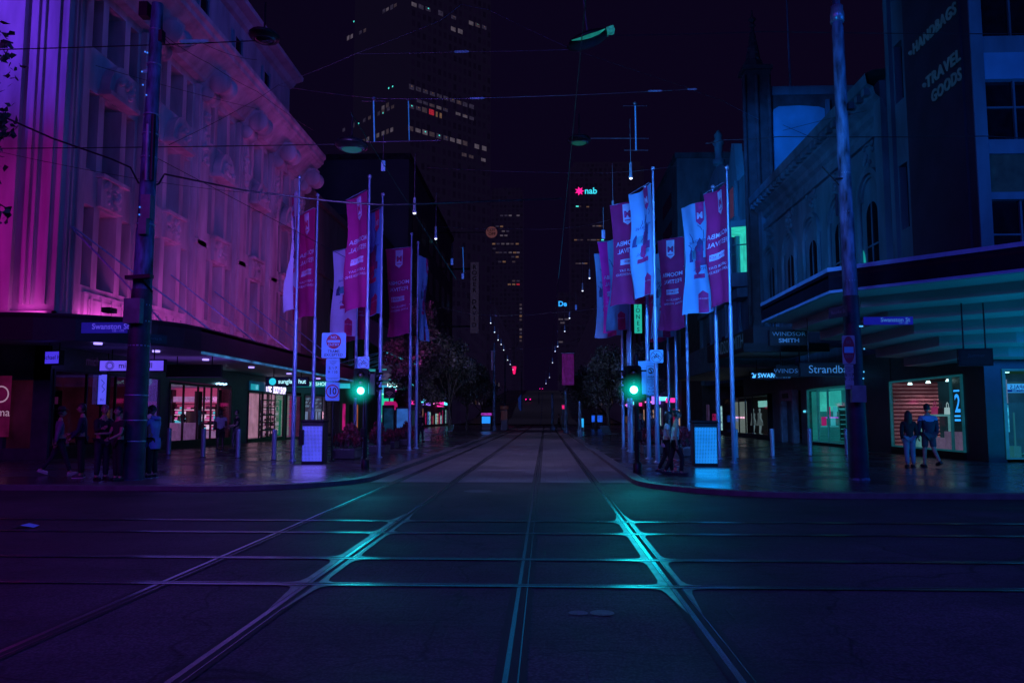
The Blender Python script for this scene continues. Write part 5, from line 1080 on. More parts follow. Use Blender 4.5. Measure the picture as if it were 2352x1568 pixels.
RPb = onZ(1974, 1101); RPx, RPy = RPb.x, RPb.y; rt = onY(1921, 10, RPy)
t = thing('tram_pole', 'tall weathered blue-lit tram pole in front of the stepped canopy', 'pole', (RPx, RPy, .1))
def RPp(z): k = z/rt.z; return Vector((RPx+(rt.x-RPx)*k, RPy, z))
zs = [.1,.15,3.3,3.35,6.6,6.65,11.4,11.45,rt.z-.1,rt.z+.01,rt.z+2.5]; rs = [.25,.22,.19,.18,.165,.155,.14,.13,.115,.09,.075]
MB().tube([RPp(z) for z in zs], rs, 18).build('shaft', m_pole, t)
MB().tube([RPp(.16),RPp(3.4),RPp(4.55)], [.235,.2,.186], 18).build('dark_base', mat('dark_base_navy', (.012,.022,.045), .55, var=.4, bump=.08), t)  # lower shaft covered by a darker tube
b = MB(); b.lathe(RPp(11.55), [(0,0),(.17,0),(.17,.22),(.15,.3),(.15,.42),(0,.42)], 16).build('collar', m_steel, t)
for z in (2.6,3.3,3.9,4.4,4.9,6.6,7.6,8.0,8.9,9.3): b = MB(); b.lathe(RPp(z), [(0,0),(.208-.0075*z,0),(.208-.0075*z,.035),(0,.035)], 16); b.build('band', m_steel, t)
b = MB(); q = onY(1900,709,RPy); 
b = MB(); q = onY(1966,468,RPy); b.box(q.x-.5,q.x-.44,RPy-.02,RPy+.02,q.z-.3,q.z+.25); b.tube([RPp(q.z+.3), (RPp(q.z).x-.55,RPy,q.z+.95)], .02, 5); q = onY(1925,414,RPy); b.tube([(q.x-.1,RPy-.1,q.z),(RPp(q.z).x,RPy-.1,q.z+.02)], .03, 5); q=onY(1957,212,RPy)
b.box(RPp(8.4).x+.08,RPp(8.4).x+.22,RPy-.25,RPy-.1,9.2,9.36); b.build('bracket', m_black, t)
b = MB(); q = onY(1958,905,RPy); b.box(q.x-.17,q.x+.17,RPy-.42,RPy-.3,q.z-.2,q.z+.2); b.build('equipment_box', mat('box_grey'), t)
b = MB()
for (x,y) in ((1965,752),(1968,752),(1971,752),(1975,803),(1973,870),(1974,855)): q = onY(x,y,RPy); b.ball((q.x,RPy-.27,q.z), .02, 4)
b.build('reflective_stud', E('stud_cyan', '#4fb8ff', 1.2), t)
# street name plates
def name_plate(x0,y0,x1,y1,Y,txt,num,lab,glow):
    a = onY(x0,y1,Y); c = onY(x1,y0,Y); w = c.x-a.x; h = c.z-a.z; t = thing('street_name_sign', lab, 'sign', ((a.x+c.x)/2,Y,(a.z+c.z)/2), 0, 'street name signs')
    MB().obox((0,.012,0),(w,.024,h),bev=.004).build('plate', m_bluesign, t, local=True)
    L = MB(); L.text(txt, (w*.14,-.006,h*.1), FX, FZ, h*.74, bold=.014, sx=.98); L.text(num, (w*.30,-.006,-h*.3), FX, FZ, h*.3, bold=.008)
    L.build('lettering', glow, t, local=True)
name_plate(186,740,293,765,LPy-.05,'Swanston St','135 - 173','deep blue Swanston St plate numbered 135 - 173 on the thick pole', E('plate_vi', '#5a4af0', .8))
name_plate(1984,727,2097,746,RPy-.05,'Swanston St','179 - 225','deep blue Swanston St plate numbered 179 - 225 on the blue-lit pole', E('plate_bl', '#3f7fd8', .7))
def side_plate(px0,px1,y0,y1,P,lab):
    p = P; q0 = onY(px0,y0,p[1]); q1 = onY(px1,y1,p[1]); t = thing('street_name_sign', lab, 'sign', (q0.x,p[1],(q0.z+q1.z)/2), 0, 'street name signs')
    xs = q1.x if px0 > 1176 else q0.x; w = q1.x-q0.x
    MB().add([(q0.x,p[1]+(.6 if px0>1176 else 0),q0.z),(q1.x,p[1]+(0 if px0>1176 else .6),q0.z),(q1.x,p[1]+(0 if px0>1176 else .6),q1.z),(q0.x,p[1]+(.6 if px0>1176 else 0),q1.z)], [(0,1,2,3)]).build('plate', mat('plate_dark', (.02,.02,.06), .5), t)
    L = MB(); L.text('Bourke St', ((q0.x+q1.x)/2,p[1]+.28,(q0.z+q1.z)/2), (w,(-.6 if px0>1176 else .6),0), FZ, abs(q0.z-q1.z)*.45, sx=1.0); L.build('lettering', mat('plate_letter', (.2,.2,.3), .5), t)
side_plate(330,357,765,785,(LPx,LPy),'dark Bourke St plate turned away on the thick pole')
side_plate(1923,1947,700,726,(RPx,RPy-.6),'dark Bourke St plate turned away on the blue-lit pole')

# ------------------------------------------------------------------ road signs
def rrect(w, h, r, n=5): return [(sx*(w/2-r)+r*math.cos(a), sy*(h/2-r)+r*math.sin(a)) for sx, sy, a0 in ((1,1,0),(-1,1,PI/2),(-1,-1,PI),(1,-1,3*PI/2)) for a in [a0+PI/2*k/n for k in range(n+1)]]
def plate(name, lab, x0,y0,x1,y1, Y, draw, r=.05, face=m_white, cat='sign', yaw=0, pole=None):
    a = onY(x0,y1,Y); c = onY(x1,y0,Y); w = c.x-a.x; h = c.z-a.z; t = thing(name, lab, cat, ((a.x+c.x)/2,Y,(a.z+c.z)/2), yaw)
    MB().extr([(p[0],0,p[1]) for p in rrect(w,h,min(r,h/3))], (0,.02,0)).build('plate', face, t, local=True)
    L = MB(); draw(L, w, h); L.build('legend', [m_ink, m_red, m_white, mat('plate_grey', (.12,.15,.19), .5)], t, local=True)
    MB().box(-.06,.06,.021,.09,-h*.3,-h*.22).box(-.06,.06,.021,.09,h*.22,h*.3).build('bracket', m_galv, t, local=True)
    return t
SY = onZ(761,1059).y
def d_ne(L, w, h):
    L.disc((0,-.004,h*.16), h*.295, YN, 28, m=1); L.add([(-h*.25,-.008,h*.11),(h*.25,-.008,h*.11),(h*.25,-.008,h*.21),(-h*.25,-.008,h*.21)], [(0,1,2,3)], 2)
    L.text('NO', (0,-.008,h*.31), FX, FZ, h*.155, m=2, bold=.01); L.text('ENTRY', (0,-.008,h*.02), FX, FZ, h*.145, m=2, bold=.01)
    L.text('TRAMS', (0,-.006,-h*.24), FX, FZ, h*.155, m=0, bold=.01); L.text('EXCEPTED', (0,-.006,-h*.38), FX, FZ, h*.155, m=0, bold=.01)
plate('road_sign', 'square white sign with a red disc reading NO ENTRY TRAMS EXCEPTED', 738,764,795,822, SY, d_ne)
def d_hr(L, w, h):
    for k in range(3): L.text(('NO VEHICLES','DELIVERIES','ONLY')[k], (0,-.005,h*(.38-.07*k)), FX, FZ, h*.06)
    L.text('5  - 7', (0,-.005,h*.07), FX, FZ, h*.17, bold=.012); L.text('9  - 10', (0,-.005,-h*.11), FX, FZ, h*.16, bold=.012); L.text('AM      AM', (.05,-.005,h*.11), FX, FZ, h*.05); L.text('AM       AM', (.06,-.005,-h*.07), FX, FZ, h*.05)
    L.add([(-w*.42,-.005,-h*.36),(w*.42,-.005,-h*.36),(w*.42,-.005,-h*.35),(-w*.42,-.005,-h*.35)], [(0,1,2,3)]); L.text('VEHICLES EXCEPTED', (0,-.005,-h*.41), FX, FZ, h*.045)
plate('road_sign', 'narrow plate of delivery hours 7 and 9 to 10, under the NO ENTRY sign', 748,823,781,875, SY, d_hr)
def d_10(L, w, h): L.disc((0,-.005,0), w*.48, YN, 32, m=1, r0=w*.39); L.text('10', (0,-.006,0), FX, FZ, h*.5, bold=.02, sx=.9)
plate('road_sign', 'speed limit sign with a red ring round a black 10', 747,877,780,920, SY, d_10)
t = thing('sign_post', 'thin dark post carrying the stacked NO ENTRY and speed limit signs', 'post', (onZ(761,1059).x, SY+.06, .1)); MB().tube([(0,0,0),(0,0,4.3)], .032, 8).build('tube', m_black, t, local=True); MB().lathe((0,0,0), [(.1,0),(.1,.02),(.04,.03)], 10).build('base_plate', m_black, t, local=True)
def bike(L, c, s, m=0):
    x, y, z = c
    for q in (-.5,.5): L.disc((x+q*s,y,z-.22*s), .3*s, YN, 18, m=m, r0=.22*s)
    for p in ([(-.5,-.22),(-.12,.12),(.32,.12),(0,-.22),(-.5,-.22)],[(-.12,.12),(0,-.22)],[(.5,-.22),(.32,.12),(.28,.28),(.42,.3)],[(-.2,.24),(-.05,.24)]): L.tube([(x+a*s,y,z+b*s) for a,b in p], .045*s, 4, m=m)
    L.ball((x+.02*s,y,z+.5*s), .09*s, 4, m=m, sc=(1,.2,1)); L.tube([(x-.12*s,y,z+.2*s),(x+.02*s,y,z+.4*s),(x+.25*s,y,z+.25*s)], .06*s, 4, m=m)
def d_nb(L, w, h): bike(L, (0,-.005,0), h*.42); L.disc((0,-.008,0), h*.46, YN, 30, m=3, r0=h*.40); L.extr([(-h*.31,-.010,h*.27),(-h*.27,-.010,h*.31),(h*.31,-.010,-h*.27),(h*.27,-.010,-h*.31)], (0,.002,0), m=3)
def d_nb2(L, w, h): d_nb(L, w, h); 
TLy = onZ(838,1076).y; TRy = onZ(1464,1086).y
plate('road_sign', 'no-cycling sign on top of the traffic light on the pink side', 821,819,848,847, TLy-.14, d_nb2, r=.02)
plate('road_sign', 'no-cycling sign in a dark ring fixed to a flagpole on the blue side', 1493,803,1523,833, 26.85, d_nb2, r=.02)
def d_sa(L, w, h):
    L.disc((0,-.005,h*.32), w*.33, YN, 26, r0=w*.26); L.text('S', (0,-.006,h*.32), FX, FZ, h*.24, bold=.02); L.text('AREA', (0,-.005,h*.12), FX, FZ, h*.09, bold=.01)
    for k in range(6): L.text(('NO STANDING','PERMITS ONLY','VEHICLES UNDER','FIVE TONNES','ALL OTHER','TIMES')[k], (0,-.005,h*(.04-.045*k)), FX, FZ, h*.038)
    L.text('5 - 7', (0,-.005,-h*.27), FX, FZ, h*.09, bold=.01); L.text('9 - 10', (0,-.005,-h*.38), FX, FZ, h*.09, bold=.01)
    for (u0,u1,v0,v1) in ((-.46,.46,.47,.48),(-.46,.46,-.48,-.47),(-.46,-.44,-.47,.47),(.44,.46,-.47,.47)): L.add([(u0*w,-.004,v0*h),(u1*w,-.004,v0*h),(u1*w,-.004,v1*h),(u0*w,-.004,v1*h)], [(0,1,2,3)])
plate('road_sign', 'tall AREA parking sign with a ringed S, in front of the pale blank board', 1485,839,1505,908, 28.9, d_sa, r=.03)
plate('blank_board', 'larger pale blank board behind the AREA parking sign', 1466,829,1511,905, 29.04, lambda L, w, h: L.add([(-w*.4,-.003,h*.3),(w*.4,-.003,h*.3),(w*.4,-.003,h*.29),(-w*.4,-.003,h*.29)], [(0,1,2,3)], 3), r=.05)
def d_ne2(L, w, h):
    L.disc((0,-.004,0), h*.47, YN, 30, m=1, sx=w/h*.98); L.add([(-w*.36,-.008,-h*.11),(w*.36,-.008,-h*.11),(w*.36,-.008,h*.1),(-w*.36,-.008,h*.1)], [(0,1,2,3)], 2); L.text('NO', (0,-.008,h*.26), FX, FZ, h*.17, m=3, sx=.6); L.text('ENTRY', (0,-.008,-h*.24), FX, FZ, h*.16, m=3, sx=.55)
plate('road_sign', 'narrow-looking red NO ENTRY disc turned aside on the blue-lit pole', 1936,770,1963,836, RPy-.4, d_ne2, r=.03, face=mat('plate_grey2', (.25,.29,.34), .5))
plate('road_sign', 'grey text plate below the red disc on the blue-lit pole', 1942,837,1960,893, RPy-.4, d_hr, r=.02, face=mat('plate_grey2'))

# ------------------------------------------------------------------ traffic lights
m_lens = E('lens_green', '#5cf7d8', 16, .02); m_lensoff = mat('lens_off', (.05,.015,.012), .3)
def head(t, p, yaw, lit, vis=True):
    R = Matrix.Translation(p) @ Matrix.Rotation(yaw, 4, 'Z')
    MB().obox((0,.12,0), (.26,.2,.72), bev=.03).xf(R).build('housing', m_black, t, local=True)
    b = MB(); b.extr([(x,-.0,z) for x,z in rrect(.42,.86,.07)], (0,.012,0)); b.xf(R).build('target_board', mat('board_black', (.012,.012,.013), .8, spec=.1), t, local=True)
    for k, z in enumerate((.22,0,-.22)):
        on = lit and k == 2
        MB().lathe((0,-.012,z), [(.1,0),(.088,-.025),(.05,-.042),(0,-.047)], 18, axis=(0,1,0)).xf(R).build('lens', m_lens if on else m_lensoff, t, local=True)
        v = MB(); n = 14
        for i in range(n):
            a0, a1 = PI*(-.1)+PI*1.2*i/n, PI*(-.1)+PI*1.2*(i+1)/n; q = [(.107*math.cos(a),z+.107*math.sin(a)) for a in (a0,a1)]
            L0 = .15 if 2 < i < n-3 else .06
            v.add([(q[0][0],-.001,q[0][1]),(q[1][0],-.001,q[1][1]),(q[1][0],-L0,q[1][1]),(q[0][0],-L0,q[0][1])], [(0,1,2,3)])
        v.xf(R).build('visor', m_black, t, local=True)
def halo_mat():
    # lens bloom built as a glowing ball: brightest at the lens, thinning to nothing
    if 'lamp_halo' in MATS: return MATS['lamp_halo']
    m = bpy.data.materials.new('lamp_halo'); m.use_nodes = True; N = m.node_tree.nodes; L = m.node_tree.links; N.clear()
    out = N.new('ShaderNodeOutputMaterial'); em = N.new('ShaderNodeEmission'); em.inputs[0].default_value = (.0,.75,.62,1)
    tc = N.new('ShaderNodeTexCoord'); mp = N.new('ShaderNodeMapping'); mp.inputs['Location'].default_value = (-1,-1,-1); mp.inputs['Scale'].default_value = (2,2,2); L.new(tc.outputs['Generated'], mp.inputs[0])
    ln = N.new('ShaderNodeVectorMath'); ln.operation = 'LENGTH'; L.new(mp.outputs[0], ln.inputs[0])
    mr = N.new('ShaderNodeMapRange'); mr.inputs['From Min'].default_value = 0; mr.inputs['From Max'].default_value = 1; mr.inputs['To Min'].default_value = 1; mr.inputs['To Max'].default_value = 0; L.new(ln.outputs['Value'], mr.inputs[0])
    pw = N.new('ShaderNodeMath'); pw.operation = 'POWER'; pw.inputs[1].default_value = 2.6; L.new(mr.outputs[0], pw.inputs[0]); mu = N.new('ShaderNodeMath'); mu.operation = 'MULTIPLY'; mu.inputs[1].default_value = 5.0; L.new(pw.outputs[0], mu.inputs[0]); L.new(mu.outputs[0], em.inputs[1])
    L.new(em.outputs[0], out.inputs['Volume']); MATS['lamp_halo'] = m; return m
pl = onY(828.5,897,TLy-.25); pr = onY(1456,895,TRy-.25)
def tlight(lab, base, lamp, side, btn):
    t = thing('traffic_light', lab, 'traffic light', base)
    px = 0.0
    MB().tube([(0,0,0),(0,0,3.15)], .065, 12).lathe((0,0,0), [(.12,0),(.12,.25),(.07,.3)], 14).lathe((0,0,3.15), [(.065,0),(.05,.06),(0,.08)], 12).build('post', m_black, t, local=True)
    l = lamp - Vector(base); ya = math.atan2(lamp.x, lamp.y); head(t, Vector((l.x, l.y, l.z+.22)), -ya, True)
    head(t, Vector((side*.30, .1, l.z+.22)), side*PI/2 if side > 0 else -PI/2, False)
    b = MB(); b.box(min(l.x,0)-.02,max(l.x,0)+.02,l.y+.2,.02,l.z+.44,l.z+.5); b.box(-.28,.28,-.03,.03,l.z+.5,l.z+.55); b.build('bracket', m_black, t, local=True)
    mb_halo = MB().ball(l+Vector((0,-.1,0)), .5, 10).build('halo_glow', halo_mat(), t, local=True)
    MB().obox((-.05*side,-.1,btn), (.14,.1,.26), bev=.02).build('push_button', m_black, t, local=True)
    return t
bl = onZ(838,1076); br_ = onZ(1464,1086)
tlight('traffic light showing green beside the perforated bin on the pink side', bl, pl, 1, 1.05)
tlight('traffic light showing green beside the walking women on the blue side', br_, pr, -1, 1.0)

# ------------------------------------------------------------------ bins, bollards, planters, benches
m_perf = {}
def bin_(x0, x1, yb, yt, lab, colr, es, rz):
    a = onZ(x0, yb); c = onZ(x1, yb); w = (c-a).length; Y = a.y; h = onY(x0, yt, Y).z-.1
    t = thing('litter_bin', lab, 'bin', ((a.x+c.x)/2, Y+.35, .1), rz)
    B = MB(); B.obox((0,0,h/2), (w,.7,h-.16), bev=.02); B.obox((0,0,.04), (w*.96,.66,.08)); B.build('body', mat('bin_body', (.035,.033,.036), .45, .4), t, local=True)
    B = MB(); B.obox((0,0,h-.04), (w+.05,.76,.09), bev=.03); B.build('lid', m_black, t, local=True)
    pw, ph_ = w*.9, h-.3; n1, n2 = 14, 26; hs = .5; P = MB(); Dk = MB()
    xs = [-pw/2+pw*i/n1 for i in range(n1+1)]; zs_ = [.1+ph_*j/n2 for j in range(n2+1)]
    for j in range(n2):
        for i in range(n1):
            cx_, cz_ = (xs[i]+xs[i+1])/2, (zs_[j]+zs_[j+1])/2; dx, dz = (xs[1]-xs[0])*hs/2, (zs_[1]-zs_[0])*hs/2; y = -.375
            o = [(xs[i],y,zs_[j]),(xs[i+1],y,zs_[j]),(xs[i+1],y,zs_[j+1]),(xs[i],y,zs_[j+1])]; q = [(cx_-dx,y,cz_-dz),(cx_+dx,y,cz_-dz),(cx_+dx,y,cz_+dz),(cx_-dx,y,cz_+dz)]
            P.add(o+q, [(0,1,5,4),(1,2,6,5),(2,3,7,6),(3,0,4,7)])
    P.build('perforated_panel', mat('perf_'+colr[1:], (.36,.37,.4), .35, .3, var=.22, scale=1.6, emit=colr, es=es), t, local=True)  # panel emission stands in for the light it reflects
    S_ = MB(); n = 12
    for s in (-1,1): S_.box(s*(w/2+.003),s*(w/2+.012),-.28,.28,.12,h-.2)
    S_.build('side_panel', mat('bin_side', (.07,.06,.065), .5, .4, var=.5, scale=20), t, local=True)
    return t
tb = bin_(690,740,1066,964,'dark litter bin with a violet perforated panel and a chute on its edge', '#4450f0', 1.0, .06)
MB().obox((-.33,-.43,.85), (.16,.1,.48), bev=.02).build('ash_box', m_black, tb, local=True)
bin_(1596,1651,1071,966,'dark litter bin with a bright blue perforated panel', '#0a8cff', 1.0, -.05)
def make_bollard():
    t = thing('bollard', 'x', 'bollard', (0,0,0), 0, 'steel bollards round the corners')
    MB().tube([(0,0,0),(0,0,1.04)], .085, 16).lathe((0,0,1.04), [(.085,0),(.08,.015),(0,.02)], 16).build('tube', m_steel, t, local=True)
    MB().lathe((0,0,0), [(.12,0),(.12,.015),(.09,.02)], 16).build('base_ring', m_black, t, local=True); return t
BL = [(387,1044,'steel bollard beside the person in the blue hoodie, in front of the cosmetics shop'),(466,1049,'steel bollard in front of the middle of the cosmetics shop'),(546,1051,'steel bollard beside the dark-clothed person at the shop corner'),(629,1056,'steel bollard in front of the grid door, beside a flagpole'),(1691,1052,'steel bollard just behind the outermost blue-side flagpole'),(1775,1048,'steel bollard in front of the grey framed doorway'),(1861,1046,'steel bollard in front of the teal lit shop'),(1946,1045,'steel bollard with a pinkish edge beside the blue-lit pole')]
b0 = make_bollard()
for i, (x, y, lab) in enumerate(BL):
    b = b0 if i == 0 else copy_tree(b0); p = onZ(x, y); b.location = p; b['label'] = lab
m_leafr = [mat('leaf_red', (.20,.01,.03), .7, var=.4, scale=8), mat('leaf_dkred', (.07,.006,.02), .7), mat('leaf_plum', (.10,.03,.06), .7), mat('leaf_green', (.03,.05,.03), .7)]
m_plb = paving_mat('planter_mesh', (.14,.15,.17), .12, .06, .6, mortar=.35, bump=.1, wet=1)
def planter(x0, x1, yb, yt, lab, seed, tall=1.0, ln=1.2):
    a = onZ(x0, yb); c = onZ(x1, yb); Y = a.y; w = c.x-a.x; hb = onY(x0, yt, Y).z-.1; r = random.Random(seed)
    t = thing('planter', lab, 'planter', ((a.x+c.x)/2, Y+ln/2, .1), 0, 'planter boxes of red foliage')
    B = MB(); B.obox((0,0,hb/2+.02), (w,ln,hb-.04), bev=.02); B.obox((0,0,hb), (w+.05,ln+.05,.05), bev=.01); B.build('box', m_plb, t, local=True)
    MB().obox((0,0,.02), (w*.9,ln*.9,.05)).build('plinth', m_black, t, local=True)
    P = MB()
    for k in range(1000):
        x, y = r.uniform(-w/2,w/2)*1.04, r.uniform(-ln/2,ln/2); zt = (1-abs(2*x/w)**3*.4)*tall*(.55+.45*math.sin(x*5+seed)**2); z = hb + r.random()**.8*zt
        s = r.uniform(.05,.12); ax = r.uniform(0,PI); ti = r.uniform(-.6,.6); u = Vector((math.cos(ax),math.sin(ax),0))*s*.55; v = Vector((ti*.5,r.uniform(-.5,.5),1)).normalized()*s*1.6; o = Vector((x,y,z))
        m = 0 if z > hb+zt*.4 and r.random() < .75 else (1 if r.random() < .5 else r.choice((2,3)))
        P.add([o-u*.3, o+u+v*.5, o+v, o-u+v*.5], [(0,1,2,3)], m)
    P.build('foliage', m_leafr, t, local=True)
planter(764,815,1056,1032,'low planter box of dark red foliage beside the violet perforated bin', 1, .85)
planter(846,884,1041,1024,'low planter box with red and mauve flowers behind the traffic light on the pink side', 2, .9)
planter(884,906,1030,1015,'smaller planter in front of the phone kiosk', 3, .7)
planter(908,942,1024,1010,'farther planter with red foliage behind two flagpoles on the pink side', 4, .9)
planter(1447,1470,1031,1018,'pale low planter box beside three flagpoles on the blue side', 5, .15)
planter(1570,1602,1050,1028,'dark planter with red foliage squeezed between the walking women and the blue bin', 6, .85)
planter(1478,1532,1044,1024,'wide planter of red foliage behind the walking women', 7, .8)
def bench(x, y, rz, lab, w=1.9):
    p = onZ(x, y); t = thing('bench', lab, 'bench', p, rz, 'slatted steel benches')
    B = MB(); 
    for k in range(6): B.box(-w/2,w/2,-.22+k*.08,-.165+k*.08,.43,.45)
    B.build('seat', m_steel, t, local=True)
    B = MB()
    for k in range(6): B.obox((0,.26+.03*k,.52+.075*k), (w,.02,.055), rx=.25)
    B.build('backrest', m_steel, t, local=True)
    for s in (-1,1): MB().tube([(s*w*.42,-.2,0),(s*w*.42,-.2,.42),(s*w*.42,.24,.42),(s*w*.42,.44,.95)], .025, 6).tube([(s*w*.42,.24,.42),(s*w*.42,.3,0)], .025, 6).build('leg', m_black, t, local=True)
bench(1003,1014,-1.25,'slatted bench with its back to the street trees on the pink side'); bench(1026,1003,-1.3,'second slatted bench just beyond the first on the pink side'); bench(1403,1012,1.2,'slatted bench under the trees on the blue side')
# phone kiosk with a curved magenta hood and a wireless sign
p = onZ(893,1012); KY = p.y; t = thing('phone_kiosk', 'dark phone kiosk with a magenta curved hood and a wireless-waves sign on top', 'kiosk', (p.x,KY,.1))
a = onY(878,1010,KY); c = onY(909,930,KY); w = c.x-a.x; h = c.z-.1
B = MB(); 
for s in (-1,1): B.obox((s*(w/2-.05),0,h/2), (.1,.5,h), bev=.03)
B.obox((0,0,h-.1),(w-.2,.5,.2)); B.obox((0,0,.35),(w-.2,.4,.5)); B.build('frame', m_black, t, local=True)
MB().box(-w/2+.1,w/2-.1,-.05,.0,.61,h-.2).build('screen', mat('kiosk_screen', (.02,.04,.07), .15, emit='#0c3350', es=.7, var=.9, scale=2.2), t, local=True)
B = MB(); pr_ = [(-w*.36,h+.0),(-w*.3,h+.24),(w*.42,h+.24),(w*.56,h+.1),(w*.6,h-.3),(w*.48,h-.3),(w*.46,h)]
B.extr([(x,-.32,z) for x,z in pr_], (0,.6,0)); B.build('hood', mat('hood_magenta', (.4,.01,.15), .4, emit='#b80f62', es=.75), t, local=True)
B = MB(); B.box(-.3,.42,-.36,-.3,h+.42,h+1.1); B.box(.02,.1,-.3,-.24,h+.2,h+.45); B.build('sign', m_black, t, local=True)
B = MB()
for k in range(3):
    r0 = .12+.1*k; pts = [(.06+r0*math.cos(PI*(.25+.5*i/8)),-.367,h+.52+r0*math.sin(PI*(.25+.5*i/8))) for i in range(9)]; B.tube(pts, .018, 4)
B.ball((.06,-.367,h+.52),.035,5,sc=(1,.3,1)); B.build('waves', mat('wave_grey', (.25,.2,.28), .5, emit='#3a2a48', es=1), t, local=True)
# small kiosk, screens and boards further down
def booth(x0,x1,yb,yt,lab,roof,face,cat='kiosk'):
    a = onZ(x0,yb); c = onZ(x1,yb); h = onY(x0,yt,a.y).z-.1; w = c.x-a.x; t = thing('street_kiosk', lab, cat, ((a.x+c.x)/2,a.y,.1))
    MB().obox((0,.6,h*.42),(w,1.2,h*.84),bev=.03).build('body', m_black, t, local=True); MB().add([(-w*.46,-.02,h*.42),(w*.46,-.02,h*.42),(w*.46,-.02,h*.8),(-w*.46,-.02,h*.8)],[(0,1,2,3)]).build('face', face, t, local=True)
    MB().obox((0,.55,h*.93),(w*1.1,1.35,h*.14),bev=.05).build('roof', roof, t, local=True)
booth(1106,1127,989,948,'little street kiosk with a pink lit roof and bright blue counter', E('roof_pink', '#a030b0', .9, .8, 3), E('counter_blue', '#1f8af8', 1.2))
booth(1358,1385,985,946,'flower-stand-like kiosk glowing deep blue under the trees on the blue side', m_black, E('stand_blue', '#1a5af0', 1.1, .6, 3))
booth(1150,1166,987,932,'rust-coloured tall timber booth at the far end of the mall', mat('rust', (.2,.1,.06), .8, emit='#2a1418', es=.5), mat('rust', (.2,.1,.06)))
def marker(x, y, h, m, lab, name='illuminated_panel', w=.5):
    p = onZ(x, y); t = thing(name, lab, 'panel', p); MB().obox((0,0,h/2),(w,.12,h),bev=.02).build('case', m_black, t, local=True); lo = .8 if h > 3 else .3; MB().add([(-w*.42,-.065,h*lo),(w*.42,-.065,h*lo),(w*.42,-.065,h*.95),(-w*.42,-.065,h*.95)],[(0,1,2,3)]).build('face', m, t, local=True)
marker(927,1014,2.1,E('panel_bl', '#2a62b8', .8, .5, 2),'upright blue lit panel between two flagpoles on the pink side', w=1.0)
marker(1338,990,1.4,E('panel_az', '#25a8f0', 1.2),'small azure glowing panel at the foot of a post on the blue side', w=.3)
marker(1297,985,3.1,E('panel_rd', '#e81a70', 1.0),'small pink lit board beside the slim poles on the blue side', w=.75)
# row of slim poles and street lamps receding down the mall
def far_pole(x, yb, yt, lab, arms=True):
    p = onZ(x, yb); tz = onY(x, yt, p.y).z; t = thing('tram_pole', lab, 'pole', p, 0, 'slim poles receding down the mall'); MB().tube([(0,0,0),(0,0,tz)], [.16,.1], 10).build('shaft', m_pole, t, local=True); MB().lathe((0,0,0), [(.24,0),(.24,.4),(.17,.5)], 10).build('base', m_pole, t, local=True)
far_pole(1135,989,790,'slim pole standing free past the trees on the pink side'); far_pole(1160,975,812,'thinner pole behind the timber booth on the pink side'); far_pole(1198,969,852,'farthest thin pole on the pink side with a small blue flag'); far_pole(1300,995,900,'stout slim pole under the trees on the blue side'); far_pole(1269,988,905,'slim pole beside the pink strip board on the blue side'); far_pole(1230+8,968,900,'faint pole at the far end of the tracks on the blue side'); far_pole(1332,1002,925,'slim trunk-like post in the shade on the blue side'); 
p = onZ(1196,969); t = thing('small_flag','narrow blue flag far down the street','flag',(p.x,p.y,6)); a = onY(1193,905,p.y); MB().add([(p.x+.15,p.y-.2,a.z),(p.x-.75,p.y-.3,a.z-1.2),(p.x-.6,p.y-.3,a.z-4),(p.x+.15,p.y-.2,a.z-5.2)],[(0,1,2,3)]).build('cloth', mat('flag_blue', (.1,.15,.5), .8, emit='#14286a', es=.5), t)
def hang_flag(x0,x1,y0,y1,Y,m,lab):
    a = onY(x0,y1,Y); c = onY(x1,y0,Y); t = thing('hanging_banner', lab, 'banner', (a.x,Y,a.z)); M = MB(); n = 8
    vs = [(a.x+(c.x-a.x)*i/n, Y+.15*math.sin(i*1.7+j), a.z+(c.z-a.z)*j/6) for j in range(7) for i in range(n+1)]; M.add(vs, [(j*(n+1)+i,j*(n+1)+i+1,(j+1)*(n+1)+i+1,(j+1)*(n+1)+i) for j in range(6) for i in range(n)],0,True).build('cloth', m, t)
    MB().tube([(a.x-.1,Y,c.z+.05),(c.x+.1,Y,c.z+.05)],.04,6).build('batten', m_galv, t)
hang_flag(1291,1318,812,884,78,mat('ban_mag', (.35,.02,.2), .8, emit='#3a0a3e', es=.8),'dim magenta banner hung among the trees on the blue side')
hang_flag(1128,1138,806,850,100,mat('ban_lilac', (.3,.27,.4), .8, emit='#221c3c', es=.8),'thin lilac banner by the free-standing pole on the pink side')
q = onY(1181,850,160); t = thing('lantern','glowing pink lantern hanging far down the street','lantern',q); MB().lathe(q, [(.0,-.8),(.2,-.75),(.42,.6),(.38,.75),(0,.8)], 10).build('shade', E('lantern_pink', '#f0186a', 1.3), t); MB().tube([q+Vector((0,0,1)),q+Vector((0,0,7))],.03,4).build('cord', m_wire, t)
